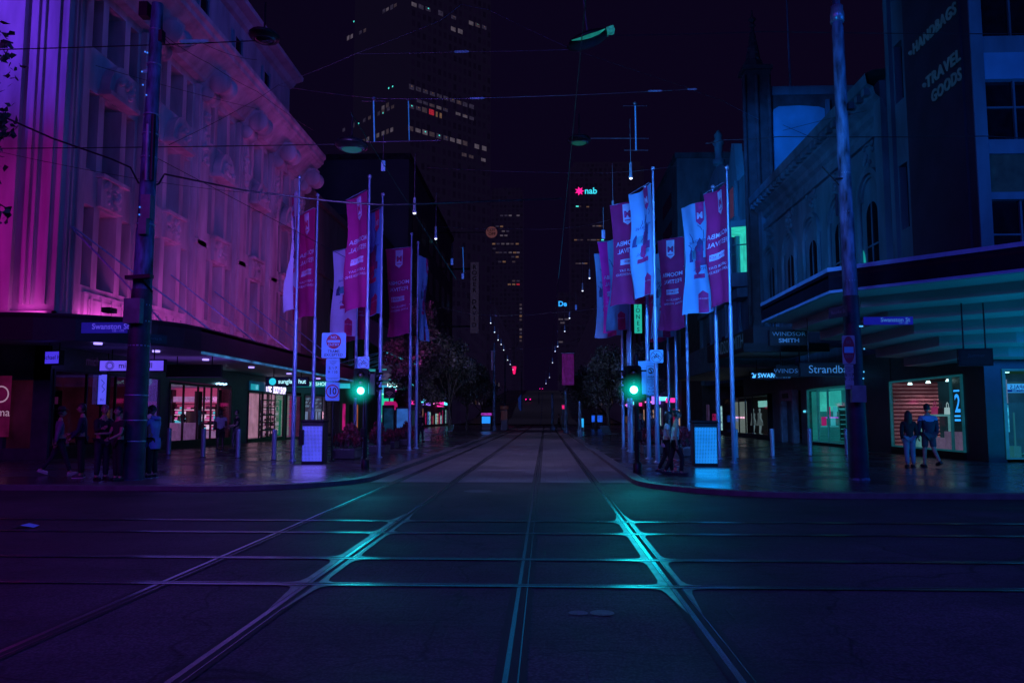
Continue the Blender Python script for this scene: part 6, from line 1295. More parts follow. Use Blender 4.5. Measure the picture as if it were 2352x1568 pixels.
# cars far off: tail lamps
def hz(Y):
    for (a,za),(b,zb) in zip(hp,hp[1:]):
        if a <= Y <= b: return za+(zb-za)*(Y-a)/(b-a)
def car(x, Y, lab):
    t = thing('car', lab, 'car', (onY(x,900,Y).x, Y, hz(Y)+.02)); b = MB(); pr2 = [(-.85,.35),(.85,.35),(.88,.85),(.7,1.0),(.6,1.45),(-.6,1.45),(-.7,1.0),(-.88,.85)]
    b.extr([(u,0,v) for u,v in pr2], (0,4.2,0)); b.build('body', mat('car_paint', (.03,.03,.05), .3), t, local=True); MB().add([(-.58,-.01,1.03),(.58,-.01,1.03),(.52,-.01,1.4),(-.52,-.01,1.4)],[(0,1,2,3)]).build('rear_window', m_pane, t, local=True)
    for s in (-1,1): MB().ball((s*.7,-.02,.85),.2,5,sc=(1,.3,.8)).build('tail_lamp', E('tail_pink', '#ff0f9a', 3.0), t, local=True)
    for s in (-.75,.75):
        for yy in (.7,3.4): MB().lathe((s,yy,.33), [(0,-.1),(.33,-.1),(.33,.1),(0,.1)], 10, axis=(1,0,0)).build('wheel', m_black, t, local=True)
car(1213, 262, 'car with two pink tail lamps part-way up the hill'); car(1243, 420, 'distant car with pink tail lamps near the crest of the hill')
# ------------------------------------------------------------------ people: skinned figures with face, five-fingered hands, clothes
def skin_mesh(nodes, edges, radii, root=0, sub=1, xs=1.25):
    """grow one continuous surface over a skeleton (narrowed in x first so that the trunk comes out broader than deep)"""
    me = bpy.data.meshes.new('sk'); me.from_pydata([(p[0]/xs,p[1],p[2]) for p in nodes], edges, []); ob = bpy.data.objects.new('sk', me); C.objects.link(ob)
    ob.modifiers.new('Skin','SKIN'); d = me.skin_vertices[0].data
    for i, r in enumerate(radii): d[i].radius = (r, r) if not isinstance(r, tuple) else r
    d[root].use_root = True
    if sub: s = ob.modifiers.new('Sub','SUBSURF'); s.levels = sub; s.render_levels = sub
    dg = bpy.context.evaluated_depsgraph_get(); m2 = bpy.data.meshes.new_from_object(ob.evaluated_get(dg))
    r = ([Vector((v.co.x*xs, v.co.y, v.co.z)) for v in m2.vertices], [list(p.vertices) for p in m2.polygons])
    bpy.data.objects.remove(ob); bpy.data.meshes.remove(me); bpy.data.meshes.remove(m2)
    return r
def rotx(v, a): c, s = math.cos(a), math.sin(a); return Vector((v.x, v.y*c-v.z*s, v.y*s+v.z*c))
m_eye = mat('eye_dark', (.01,.008,.008), .3); m_lip = mat('lip', (.2,.07,.06), .5)
def person(px, py, height, rz, lab, shirt, trousers, shoes, hair='short', legs=(.0,.0), knees=(.05,.05), arms=(.05,.05), elbows=(.15,.15), lean=.0, head=(0,0), sleeve=.5, hairmat=None, skin=None, hat=None, hood=None, hem=0.0, shorts=False, build=1.0, yoke=None, skirt=False, hooddown=None, spread=.07):
    """local frame: facing -y; leg/arm swing positive = forward"""
    base = onZ(px, py) if py is not None else Vector(px)
    t = thing('person', lab, 'person', base, rz, 'people out on the street at night')
    skin = skin or m_skin; k = height/1.75
    hipz = .93
    def fwd(a, l): return Vector((0, -math.sin(a)*l, -math.cos(a)*l))
    J = {}
    J['pel'] = Vector((0,0,hipz+.02)); up = lambda l: Vector((0,-math.sin(lean)*l, math.cos(lean)*l))
    J['bel'] = J['pel']+up(.18); J['chs'] = J['pel']+up(.38); J['nk0'] = J['pel']+up(.53); J['nk1'] = J['nk0']+up(.10)+Vector((0,-.02,0))
    for i, s in enumerate((-1,1)):
        h = Vector((s*.09,0,hipz)); kn = h+fwd(legs[i],.43)+Vector((s*.01,0,0)); an = kn+fwd(legs[i]-knees[i],.42)+Vector((s*spread*.15,0,0))
        J['hip%d'%i], J['kn%d'%i], J['an%d'%i] = h, kn, an
        sh = J['pel']+up(.46)+Vector((s*.175*build,0,0)); el = sh+fwd(arms[i]-lean*.3,.28)+Vector((s*.05,0,0)); wr = el+fwd(arms[i]+elbows[i],.25)+Vector((-s*.01,0,0))
        J['sh%d'%i], J['el%d'%i], J['wr%d'%i] = sh, el, wr
    dz = min(J['an0'].z, J['an1'].z)-.075
    for q in J: J[q].z -= dz
    order = ['pel','bel','chs','nk0','nk1']; nodes = [J[q] for q in order]; rad = [.105*build,.10*build,.11*build,.062,.052]; E_ = [(0,1),(1,2),(2,3),(3,4)]
    for i, s in enumerate((-1,1)):
        n = len(nodes); nodes += [J['hip%d'%i], J['hip%d'%i].lerp(J['kn%d'%i],.5), J['kn%d'%i], J['kn%d'%i].lerp(J['an%d'%i],.35), J['an%d'%i], J['an%d'%i]+Vector((0,-.13,-.045))]; rad += [.085,.075,.055,.052,.036,.03]
        E_ += [(0,n),(n,n+1),(n+1,n+2),(n+2,n+3),(n+3,n+4),(n+4,n+5)]
        n = len(nodes); pd = (J['wr%d'%i]-J['el%d'%i]).normalized(); palm = J['wr%d'%i]+pd*.055
        nodes += [J['sh%d'%i], J['sh%d'%i].lerp(J['el%d'%i],.5), J['el%d'%i], J['el%d'%i].lerp(J['wr%d'%i],.4), J['wr%d'%i], palm]; rad += [.058,.05,.04,.037,.026,.03]
        E_ += [(2,n),(n,n+1),(n+1,n+2),(n+2,n+3),(n+3,n+4),(n+4,n+5)]
        J['palm%d'%i] = palm; J['pd%d'%i] = pd
    vs, fs = skin_mesh(nodes, E_, rad); B = MB(); B.add(vs, fs, 0, True)
    for i, s in enumerate((-1,1)):                                          # fingers, unequal and slightly curled; thumb from the side of the palm
        pd = J['pd%d'%i]; fw = Vector((0,-1,0)); fw = (fw-pd*fw.dot(pd)).normalized(); inn = Vector((-s,0,0))
        for f in range(4):
            o = J['palm%d'%i]+fw*(.027-.018*f)+pd*.012; l = (.07,.08,.075,.058)[f]
            B.tube([o, o+pd*l*.5+inn*.008, o+pd*l*.85+inn*.024, o+pd*l*.95+inn*.04], [.0095,.009,.008,.006], 5)
        o = J['palm%d'%i]-pd*.03+fw*.026; B.tube([o, o+fw*.022+pd*.025+inn*.01, o+fw*.02+pd*.06+inn*.02], [.011,.0095,.007], 5)
    # head: skull, jaw, nose, ears, eyes, mouth
    hc = J['nk1']+Vector((0,-.015,.105)); HR = Euler((-head[0]-lean*.5, 0, head[1]),'XYZ').to_matrix(); nv = 10; hv = []; hf = []
    for a in range(nv+1):
        ph = PI*a/nv
        for b in range(16):
            th = 2*PI*b/16; x, y, z = math.sin(ph)*math.cos(th)*.074, math.sin(ph)*math.sin(th)*.094, math.cos(ph)*.118
            if z < 0: x *= 1+z*2.2; y = y*(1+z*.9) - (-z)*.10; 
            hv.append(hc+HR@Vector((x,y,z)))
    for a in range(nv):
        for b in range(16): hf.append((a*16+b,(a+1)*16+b,(a+1)*16+(b+1)%16,a*16+(b+1)%16))
    B.add(hv, hf, 0, True)
    def hp_(x,y,z): return hc+HR@Vector((x,y,z))
    B.tube([hp_(0,-.088,.012),hp_(0,-.108,-.022),hp_(0,-.092,-.034)], [.008,.015,.009], 6)
    for s in (-1,1):
        B.ball(hp_(s*.03,-.083,.008), .0115, 5, m=1); B.ball(hp_(s*.076,.005,-.005), .024, 5, sc=(.35,.8,1.2)); B.tube([hp_(s*.014,-.09,.03),hp_(s*.046,-.078,.031)], .005, 4, m=1)
    B.tube([hp_(-.024,-.091,-.057),hp_(0,-.097,-.056),hp_(.024,-.091,-.057)], [.004,.007,.004], 5, m=2)
    S_ = Matrix.Scale(k,4); B.xf(S_).build('body', [skin, m_eye, m_lip], t, local=True)
    # hair
    H = MB(); hm = hairmat or m_hairc
    if hair:
        vv = []; ff = []
        for a in range(8):
            ph = PI*.62*a/7
            for b in range(16):
                th = 2*PI*b/16; back = math.sin(th); p2 = ph*(1.0 if back > -.2 else .62); x, y, z = math.sin(p2)*math.cos(th)*.085, math.sin(p2)*math.sin(th)*.105, math.cos(p2)*.130; vv.append(hp_(x, y+.006, z+.004))
        for a in range(7):
            for b in range(16): ff.append((a*16+b,(a+1)*16+b,(a+1)*16+(b+1)%16,a*16+(b+1)%16))
        H.add(vv, ff, 0, True)
        if hair in ('long','mid'):
            L_ = .34 if hair == 'long' else .17
            for b in range(9):
                th = PI*b/8; x, y = .078*math.cos(th), .03+.075*math.sin(th); H.tube([hp_(x,y,.03), hp_(x*1.12,y+.015,-.1), hp_(x*1.25,y+.02,-.1-L_*.5), hp_(x*1.05,y+.012,-.1-L_)], [.034,.036,.036,.016], 6)
        if hair == 'bun': H.ball(hp_(0,.08,.09), .05, 6)
        H.xf(S_).build('hair', hm, t, local=True)
    if hat:
        Q = MB(); Q.lathe(hp_(0,.01,.07), [(.16,0),(.165,.012),(.098,.02),(.092,.08),(.06,.105),(0,.11)], 16, axis=HR@Vector((0,0,1))); Q.xf(S_).build('hat', hat, t, local=True)
    if hood:
        Q = MB(); vv = []; ff = []
        for a in range(9):
            ph = PI*.72*a/8
            for b in range(13):
                th = -PI*.12+PI*1.24*b/12; vv.append(hp_(math.sin(ph)*math.cos(th)*.105, math.sin(ph)*math.sin(th)*.125+.012, math.cos(ph)*.145))
        for a in range(8):
            for b in range(12): ff.append((a*13+b,(a+1)*13+b,(a+1)*13+b+1,a*13+b+1))
        Q.add(vv, ff, 0, True).xf(S_).build('hood', hood, t, local=True)
    # shirt or jacket
    n = [J['pel']+Vector((0,0,-hem)), J['pel']+Vector((0,0,.02)), J['bel'], J['chs'], J['nk0']+Vector((0,.005,-.015))]; r = [.128*build,.125*build,.118*build,.128*build,.07]; e = [(0,1),(1,2),(2,3),(3,4)]
    for i in (0,1):
        q = len(n); ends = [J['sh%d'%i], J['sh%d'%i].lerp(J['el%d'%i],.5)]; rr_ = [.072,.064]
        if sleeve > .5: ends += [J['el%d'%i], J['el%d'%i].lerp(J['wr%d'%i],.5), J['el%d'%i].lerp(J['wr%d'%i],.95)]; rr_ += [.056,.05,.042]
        if sleeve < .3: ends = [J['sh%d'%i]]; rr_ = [.066]
        n += ends; r += rr_; e += [(3,q)] + [(q+j,q+j+1) for j in range(len(ends)-1)]
    vs, fs = skin_mesh(n, e, r); T_ = MB(); T_.add(vs, fs, 0, True)
    if hem > .1: T_.lathe((0,0,0), [(.15*build,J['pel'].z-hem),(.165*build,J['pel'].z-hem*.6),(.15*build,J['pel'].z+.05)], 14)
    if yoke:
        for fi, f in enumerate(T_.f):
            c = sum((T_.v[q] for q in f), Vector())/len(f)
            if c.z > J['chs'].z - .0 and c.y > -.2: T_.m[fi] = 1
    if hooddown: T_.tube([J['nk0']+Vector((-.1,.0,.03)), J['nk0']+Vector((-.07,.1,.0)), J['nk0']+Vector((.07,.1,.0)), J['nk0']+Vector((.1,.0,.03))], [.03,.055,.055,.03], 8)
    T_.xf(S_).build('top', [shirt, yoke or shirt], t, local=True)
    # trousers / shorts
    n = [J['pel']+Vector((0,0,.03))]; r = [.122*build]; e = []
    for i in (0,1):
        q = len(n); pts = [J['hip%d'%i], J['hip%d'%i].lerp(J['kn%d'%i],.55)]; rr_ = [.098,.086]
        if shorts: pts += [J['hip%d'%i].lerp(J['kn%d'%i],.92)]; rr_ += [.082]
        else: pts += [J['kn%d'%i], J['kn%d'%i].lerp(J['an%d'%i],.4), J['kn%d'%i].lerp(J['an%d'%i],.93)]; rr_ += [.07,.066,.056]
        n += pts; r += rr_; e += [(0,q)] + [(q+j,q+j+1) for j in range(len(pts)-1)]
    vs, fs = skin_mesh(n, e, r); MB().add(vs, fs, 0, True).xf(S_).build('shorts' if shorts else 'trousers', trousers, t, local=True)
    for i in (0,1):
        a = J['an%d'%i]; a0 = legs[i]-knees[i]; Q = MB(); Q.obox((0,0,0),(.09,.26,.085),bev=.035); Q.obox((0,.0,-.036),(.094,.265,.024),bev=.01,m=1)
        tilt = max(0,-a0)*.55; Q.xf(Matrix.Translation(a+Vector((0,-.055,-.03))) @ Matrix.Rotation(tilt,4,'X')); Q.xf(S_).build('shoe', shoes, t, local=True)
    return t
def cloth(n, c, v=.15): return mat('cloth_'+n, c, .85, var=v, scale=6, bump=.1)
m_sole = mat('sole_white', (.5,.5,.52), .6); m_shoed = mat('shoe_dark', (.015,.015,.018), .5); m_shoew = mat('shoe_white', (.4,.4,.42), .5)
dk, dk2 = cloth('black', (.012,.012,.016)), cloth('ink', (.02,.018,.035))
# by the thick pole
person(132,1091,1.72,2.3,'person walking in a dark brimmed hat and dim mauve top, on the pink-lit corner', cloth('mauve',(.16,.12,.2)), dk2, [m_shoew,m_sole], legs=(.35,-.3), knees=(.05,.35), arms=(-.3,.3), hat=cloth('hat',(.02,.015,.02)), sleeve=1)
person(184,1097,1.78,-1.2,'person in dark navy standing behind the walker in the brimmed hat', cloth('navy',(.015,.018,.05)), dk, [m_shoed,m_sole], arms=(.3,.2), elbows=(.9,.5), sleeve=1)
person(232,1102,1.74,1.0,'person in black with hands raised in front, in the dark group by the thick pole', dk, dk2, [m_shoed,m_shoed], arms=(.5,.6), elbows=(1.4,1.3), sleeve=1, hairmat=mat('hair_light', (.12,.09,.1), .5))
person(268,1104,1.70,-.6,'person in dark clothes with bare forearms right beside the thick pole', cloth('plumblack',(.025,.012,.02)), dk, [m_shoed,m_shoed], arms=(.35,.25), elbows=(1.2,.9), sleeve=.5)
person(329,1097,1.72,-PI/2+.3,'person in black mostly hidden behind the thick pole', dk, dk, [m_shoed,m_shoed], arms=(.3,.3), elbows=(.8,.8), sleeve=1, hood=dk)
person(347,1098,1.74,-PI/2-.1,'person in a long blue hoodie and black trousers looking down beside the thick pole', cloth('hoodie_blue',(.22,.28,.62)), dk, [m_shoed,m_sole], arms=(.35,.5), elbows=(1.2,1.3), sleeve=.5, hem=.22, build=1.18, head=(-.35,0), hooddown=True, spread=.15)
person(505,1035,1.78,.2,'man in a pale T-shirt and dark shorts leaning at the cosmetics shop window', cloth('tee_lilac',(.42,.36,.46)), dk, [m_shoed,m_sole], legs=(.12,.0), knees=(.1,.02), arms=(.15,.25), elbows=(.6,.5), sleeve=.5, build=1.15, skin=mat('skin_deep', (.10,.06,.05), .55), shorts=True)
person(541,1036,1.76,-.9,'person in a black top and grey trousers resting by the dark shop pier', dk, cloth('greytrouser',(.16,.13,.16)), [m_shoed,m_shoed], legs=(.25,-.05), knees=(.35,.0), arms=(.3,.35), elbows=(1.0,.9), sleeve=.5, lean=-.06)
# walking pair and the couple on the blue side
person(1533,1089,1.60,PI/2-.2,'long-haired woman in a loose pale top walking behind the tied-up-hair woman', cloth('top_pale',(.42,.46,.5)), dk, [m_shoed,m_shoed], hair='mid', legs=(.22,-.18), knees=(.1,.3), arms=(.15,-.2), elbows=(.4,.3), sleeve=.5, hem=.15, lean=.05)
person(1551,1091,1.66,PI/2,'woman with tied-up hair in a sleeveless pale top and black trousers, stepping forward', cloth('vest_pale',(.5,.55,.6)), dk, [m_shoed,m_shoed], hair='bun', legs=(.42,-.2), knees=(.5,.25), arms=(-.1,.12), elbows=(.2,.25), sleeve=.2, hem=.1, lean=.07)
person(2091,1073,1.64,PI-.1,'long-haired woman in a black top and jeans looking into the handbag shop', dk, cloth('jeans',(.16,.24,.32)), [m_shoed,m_shoed], hair='long', arms=(.0,-.12), elbows=(.15,.1), sleeve=1, legs=(.05,-.08), knees=(.05,.1), head=(.1,0))
person(2136,1073,1.84,PI+.1,'man in a navy jumper with a pale blue yoke and shorts facing the handbag shop', cloth('jumper_navy',(.02,.02,.05)), cloth('shorts_dark',(.05,.05,.07)), [m_shoed,m_shoed], arms=(.0,.05), elbows=(.2,.15), sleeve=1, legs=(-.18,.12), knees=(.45,.08), yoke=cloth('yoke_blue',(.16,.26,.5)), build=1.2, shorts=True)
# further down
person(966,1015,1.78,PI-.3,'dark-haired person in black seen from behind by the flagpoles on the pink side', dk, dk2, [m_shoed,m_shoed], sleeve=1, legs=(.1,-.1), knees=(.05,.15))
person(921,1012,1.70,.4,'person in a pale grey top near the phone kiosk', cloth('greytop',(.25,.27,.28)), cloth('tan',(.2,.13,.1)), [m_shoed,m_shoed], sleeve=.5, hair='mid')
person(1284,987,1.85,-PI/2,'lone dark figure striding across the far end of the mall', dk, dk, [m_shoed,m_shoed], legs=(.45,-.4), knees=(.1,.4), arms=(-.3,.3), sleeve=1)
person(1463+8,1024,1.66,.3,'dark-haired person by the red planters, seen between two flagpoles on the blue side', dk2, dk, [m_shoed,m_shoed], sleeve=1)
person(1499,1024,1.7,-.5,'person in dark plum by the red planters, beside the walking women\'s heads', cloth('plumblack',(.025,.012,.02)), dk, [m_shoed,m_shoed], sleeve=1)
# ------------------------------------------------------------------ trees
m_bark = mat('bark', (.10,.085,.08), .9, var=.35, scale=6, bump=.3, streak=(3,3,.6))
m_lf = [mat('leaf_dark', (.045,.05,.045), .6, var=.3), mat('leaf_mid', (.11,.12,.10), .55, var=.3), mat('leaf_pale', (.22,.22,.2), .5, var=.3)]
def tree(x, y, h, rad, lab, seed, leaves=1700, base=None, z0=2.4, squash=1.0, name='street_tree'):
    r = random.Random(seed); t = thing(name, lab, 'tree', (x,y,.1)); T = MB(); tips = []
    T.tube([(0,0,0),(.03,.02,z0*.5),(r.uniform(-.15,.15),r.uniform(-.1,.1),z0),(r.uniform(-.3,.3),r.uniform(-.3,.3),h*.72)], [.19,.15,.13,.04], 9)
    for k in range(9):
        a = 2*PI*k/9+r.uniform(-.3,.3); b = z0*r.uniform(.75,1.4); e = Vector((math.cos(a)*rad*r.uniform(.5,.85), math.sin(a)*rad*r.uniform(.5,.85), r.uniform(z0+.6,h*.86))); s = Vector((0,0,b)); md = s.lerp(e,.5)+Vector((r.uniform(-.3,.3),r.uniform(-.3,.3),-.2))
        T.tube([s,md,e], [.075,.05,.018], 6); tips.append(e)
        for q in range(2): e2 = md.lerp(e,.6)+Vector((r.uniform(-.8,.8),r.uniform(-.8,.8),r.uniform(-.1,.9))); T.tube([md,e2],[.03,.01],5); tips.append(e2)
    T.build('trunk', m_bark, t, local=True); L = MB(); clumps = []
    for e in tips + [Vector((r.uniform(-.5,.5)*rad,r.uniform(-.5,.5)*rad,h*r.uniform(.7,.95))) for _ in range(7)]: clumps.append((e, rad*r.uniform(.22,.46), r.random()))
    for i in range(leaves):
        c, cr, tone = r.choice(clumps); d = Vector((r.gauss(0,1),r.gauss(0,1),r.gauss(0,1)*.8)).normalized()*cr*r.random()**.4; o = c+d; s = r.uniform(.09,.2)
        u = Vector((r.gauss(0,1),r.gauss(0,1),r.gauss(0,1))).normalized(); v = u.cross(Vector((r.gauss(0,1),r.gauss(0,1),r.gauss(0,1)))).normalized()
        m = 2 if (tone > .75 and r.random() < .6) else (1 if r.random() < .35+tone*.3 else 0)
        L.add([o-u*s*.4, o+v*s*.45, o+u*s, o-v*s*.45], [(0,1,2,3)], m)
    L.build('crown', m_lf, t, local=True)
TR = [(-8.9,56,9.6,2.3,'leafy street tree by the benches on the pink side, with a looping bare branch'),(-8.3,70,8.6,2.3,'second street tree on the pink side, pale leaf tips catching light'),(-8.6,88,8.4,2.4,'third street tree on the pink side, merging into the dark'),(-8.4,108,8.2,2.4,'farthest street tree on the pink side beside the slim free pole'),(6.4,57,6.6,1.9,'leafy street tree behind the green signal on the blue side'),(5.4,70,8.2,2.3,'second street tree on the blue side, behind the lilac banner'),(5.6,90,8.0,2.5,'third street tree on the blue side, under the dim hung banner'),(5.0,112,8.4,2.6,'farthest street tree on the blue side')]
for i, (x,y,h,rd,lab) in enumerate(TR): tree(x,y,h,rd,lab,i+20,leaves=7000)
q = onY(-150,300,17.5); tree(q.x,17.5,11.0,1.75,'dark leafy tree whose sprigs poke in at the very edge of the pink corner',77,leaves=2200,z0=5.6)

# ------------------------------------------------------------------ overhead wires and fittings
def wire(lab, pts, r=.011, sag=0.0, m=m_wire, name='overhead_wire', n=10):
    """pts: [(px, py, Y)] or world points; straight spans sag a little"""
    W = [onY(*p[:3]) if not isinstance(p, Vector) else p for p in pts]; path = []
    for a, b in zip(W, W[1:]):
        for k in range(n): t = k/n; path.append(a.lerp(b,t)-Vector((0,0,sag*4*t*(1-t))))
    path.append(W[-1]); o = W[0]
    MB().tube(path, r, 5).build(name, m, origin=o, label=lab, cat='wire', group='overhead wires')
    return W
wire('black span wire high across the ornate facade, ending at the first dark lamp', [(-260,122,20.4),(0,114,20.4),(585,94,20.4)], .016, .02)
wire('black span wire across the facade\'s middle windows, ending at the second dark lamp', [(-260,346,23.5),(0,341,23.5),(800,331,23.5)], .016, .02)
wire('thick black cable looping round the tram pole and running behind the banners', [(-60,238,20.6),(0,265,20.6),(120,318,20.6),(255,365,20.6),(300,385,20.6),(318,420,20.35),(340,432,20.2),(365,422,20.3),(378,400,20.6),(560,437,20.9),(760,462,21.2),(882,471,21.5),(1290,456,30)], .026, .0, n=5)
wire('thin pull-off wire drooping from the head of the tram pole along the cornice', [(370,72,20.6),(400,104,21),(460,97,22),(590,138,26)], .008, .1)
wire('thin wire slanting from the tram pole down across the second scroll', [(372,78,20.6),(480,146,23),(590,210,27),(720,300,34)], .009, .05)
wire('thin wire running down across the facade from the corner to the far scroll', [(220,151,21),(590,250,30)], .008, .05)
wire('thin wire rising diagonally to the span at the far cornice', [(388,333,20.6),(560,245,26),(640,195,30)], .009, .03)
wire('thin wire from the tram pole sloping down across the banners to the far flagpole', [(364,365,20.5),(588,483,25),(963,680,36)], .01, .0)
wire('thin wire low across the facade with a small hanging clip', [(-40,340,20.6),(310,410,20.6),(560,442,24)], .007, .03)
wire('cross-street span wire with long insulators, through the blue hanging rods', [(640,197,40),(857,226,40),(1120,225,40),(1588,205,40)], .012, .05, m_wirel)
wire('span wire from the bright insulator slanting to the gothic pinnacle', [(1588,205,40),(1660,232,42),(1745,275,50)], .012, .02, m_wirel)
wire('higher cross-street wire with a short insulator above the tower windows', [(820,124,30),(1060,119,30),(1315,114,30)], .009, .02, m_wirel)
wire('faint peaked wire crossing the top of the tower to the hanging fitting', [(1010,48,30),(1060,10,30),(1120,22,30),(1310,112,30),(1590,205,40)], .008, .02, m_wirel)
wire('faint wire rising from the ornate eave toward the tower roof', [(640,196,30),(822,122,30),(1010,48,30)], .007, .02, m_wirel)
wire('cross-street wire at mid height just under the blue rods', [(980,385,60),(1380,398,60),(1560,380,60)], .012, .1, m_wirel)
wire('far cross-street wire below the round sign', [(1010,521,75),(1180,525,75),(1300,524,75),(1400,505,75)], .014, .1, m_wirel)
wire('far cross-street wire at tree-top height', [(890,720,70),(1018,706,70),(1100,722,70),(1200,722,70),(1260,718,70),(1390,705,70)], .014, .1, m_wirel)
wire('farthest cross-street wire above the mall', [(1080,808,110),(1180,800,110),(1265,800,110),(1330,780,110)], .015, .1, m_wirel)
wire('black span wire across the painted flank and the blue-lit pole', [(1620,330,24),(1660,322,24),(1790,314,24),(2264,313,24),(2520,322,24)], .014, .02)
wire('black span wire across the top of the blue-lit pole and the HANDBAGS wall', [(1372,82,21.5),(1760,73,21.5),(2352,78,21.5),(2560,84,21.5)], .012, .02)
wire('thin wire rising across the painted flank', [(1798,300,30),(1908,272,30),(1990,255,30)], .009, .0)
wire('thin wire falling across the painted flank', [(1798,287,30),(1850,310,30),(1890,325,30)], .009, .0)
wire('contact wire above the blue-side track', [Vector((.47,-30,6.3)),Vector((.47,40,6.3)),Vector((.47,90,6.2)),Vector((.47,150,6.2))], .007, .05, m_wire)
wire('contact wire above the pink-side track', [Vector((-3,12,6.3)),Vector((-3,50,6.3)),Vector((-3,150,6.2))], .006, .05, m_wire)
def insul(x, y, Y, lab, L=.75):
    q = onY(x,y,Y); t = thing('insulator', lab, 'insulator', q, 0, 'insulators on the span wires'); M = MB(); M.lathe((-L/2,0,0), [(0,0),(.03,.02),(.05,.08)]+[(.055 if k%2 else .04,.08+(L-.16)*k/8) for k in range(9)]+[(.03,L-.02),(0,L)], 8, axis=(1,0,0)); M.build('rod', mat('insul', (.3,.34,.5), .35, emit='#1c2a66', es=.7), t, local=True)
insul(1060,119,30,'insulator on the highest span wire, over the tower',.6); insul(1096,226,40,'insulator on the middle span wire nearer the tower',.8); insul(1505,209,40,'brightest blue insulator on the middle span wire'); insul(1590,205,40,'insulator at the kink where the span turns toward the pinnacle',.5); insul(338,164,20.7,'small dark insulator clip by the tram pole',.3); insul(445,95,20.3,'dark strain insulator on the span high across the facade',.8)
# hanging dark street lamps seen from below
def lamp_dark(x, y, Y, w, lab, glow=None):
    q = onY(x,y,Y); t = thing('street_lamp', lab, 'street lamp', q, 0, 'suspended street lamps'); M = MB(); M.ball((0,0,0), w, 8, sc=(1,1.25,.32)); M.obox((0,0,.28*w),(w*.5,w*.7,.3*w),bev=.05); M.build('housing', m_black, t, local=True)
    N_ = MB(); N_.tube([(0,0,.3*w),(0,0,.95)], .03, 6); N_.build('hanger', m_black, t, local=True)
    R = MB(); R.lathe((0,0,-.26*w), [(.62*w,.0),(.5*w,-.06*w),(.25*w,-.1*w),(0,-.11*w)], 14); R.build('lens', glow or m_pane, t, local=True)  # dim lens emission paints a glint on the dark lamps
    B = MB(); B.lathe((0,0,-.2*w), [(.66*w,-.03),(.78*w,-.0),(.8*w,.05),(.66*w,.05)], 16); B.build('rim', mat('lamp_rim', (.2,.22,.24), .35, .7), t, local=True)
lamp_dark(607,84,20.4,.40,'dark suspended lamp against the ornate building\'s eave, pink side'); lamp_dark(808,334,23.5,.5,'dark suspended lamp with a small cyan glint, beside the tower windows', E('lens_dimcyan','#2a90a0',.22))
lamp_dark(1330,322,28,.42,'small suspended lamp above the tracks with a green glint', E('lens_dimgreen','#1c6a60',.4))
# the big tilted fitting near the top edge
q = onY(1350,92,22); t = thing('street_lamp','big tilted suspended lamp near the top edge, its lip lit cyan','street lamp',q,0,'suspended street lamps'); M = MB(); M.ball((0,0,0),.6,10,sc=(1.05,.8,.26)); R_ = Matrix.Rotation(-.32,4,'Y'); M.xf(R_).build('housing', m_black, t, local=True)
M = MB(); M.tube([(-.5,-.35,-.02),(-.25,-.46,-.11),(0,-.49,-.13),(.25,-.46,-.11),(.48,-.36,-.02)], [.01,.045,.06,.045,.01], 6); M.xf(R_).build('lip', E('lip_cyan','#1f9a92',.7,.5,3), t, local=True); M = MB(); M.obox((.66,-.1,.0),(.22,.3,.16),bev=.03); M.xf(R_).build('end_cap', mat('cap_teal', (.1,.3,.3), .4, emit='#1c8a84', es=.6, var=.6, scale=6), t, local=True); MB().tube([(0,0,.1),(-.12,0,1.3)],.02,5).build('hanger', m_wirel, t, local=True)  # lip and end cap emit to paint the cyan edge light
# droppers between span wires, their blue light painted as emission
def dropper(x, y0, y1, Y, lab, w=28):
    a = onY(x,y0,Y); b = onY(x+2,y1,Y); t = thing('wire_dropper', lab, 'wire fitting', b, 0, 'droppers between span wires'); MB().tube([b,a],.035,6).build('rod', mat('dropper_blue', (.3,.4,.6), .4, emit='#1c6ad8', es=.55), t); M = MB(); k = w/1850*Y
    for p in (a,b): M.tube([p-Vector((k,0,0)),p+Vector((k,0,-.02))],.02,5)
    M.ball(a+Vector((0,0,.12)),.1,5); M.build('cross_bar', m_wirel, t)
dropper(858,232,326,40,'bright blue vertical dropper rod between span wires on the pink side'); dropper(1459,243,345,40,'bright blue vertical dropper rod between span wires on the blue side'); dropper(1063,568,626,75,'thin pale dropper rod far down the street',8); dropper(938,232,322,60,'faint pale dropper rod in front of the tower corner',2); 
wire('pale cross-bar wire at the foot of the pink-side dropper', [(857,326,40),(1012,323,40)], .02, 0, m_wirel); wire('pale cross-bar wire through the blue-side dropper', [(1330,318,40),(1490,318,40)], .02, 0, m_wirel)
# small pendant lamps: two rows shrinking down the mall, and the near ones
def make_pendant():
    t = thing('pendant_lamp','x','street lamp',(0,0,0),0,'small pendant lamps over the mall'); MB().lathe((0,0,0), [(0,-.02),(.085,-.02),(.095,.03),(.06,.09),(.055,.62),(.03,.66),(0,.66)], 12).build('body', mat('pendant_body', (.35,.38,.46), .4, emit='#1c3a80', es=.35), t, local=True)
    MB().ball((0,0,-.03),.07,6,sc=(1,1,.7)).build('bulb', E('bulb_white','#dfeaff',3,.02), t, local=True); MB().tube([(0,0,.66),(0,0,2.6)],.012,4).build('cord', m_wirel, t, local=True); return t
PL = []
for i, (x,y,Y) in enumerate(((952,488,34),(1001,547,44),(1127,741,88),(1136,762,94),(1144,780,100),(1151,790,106),(1157,803,112),(1166,826,120),(1172,836,128),(1178,848,138))): PL.append((x,y,Y,'%s pendant lamp from the camera along the pink side\'s row' % ORD[i]))
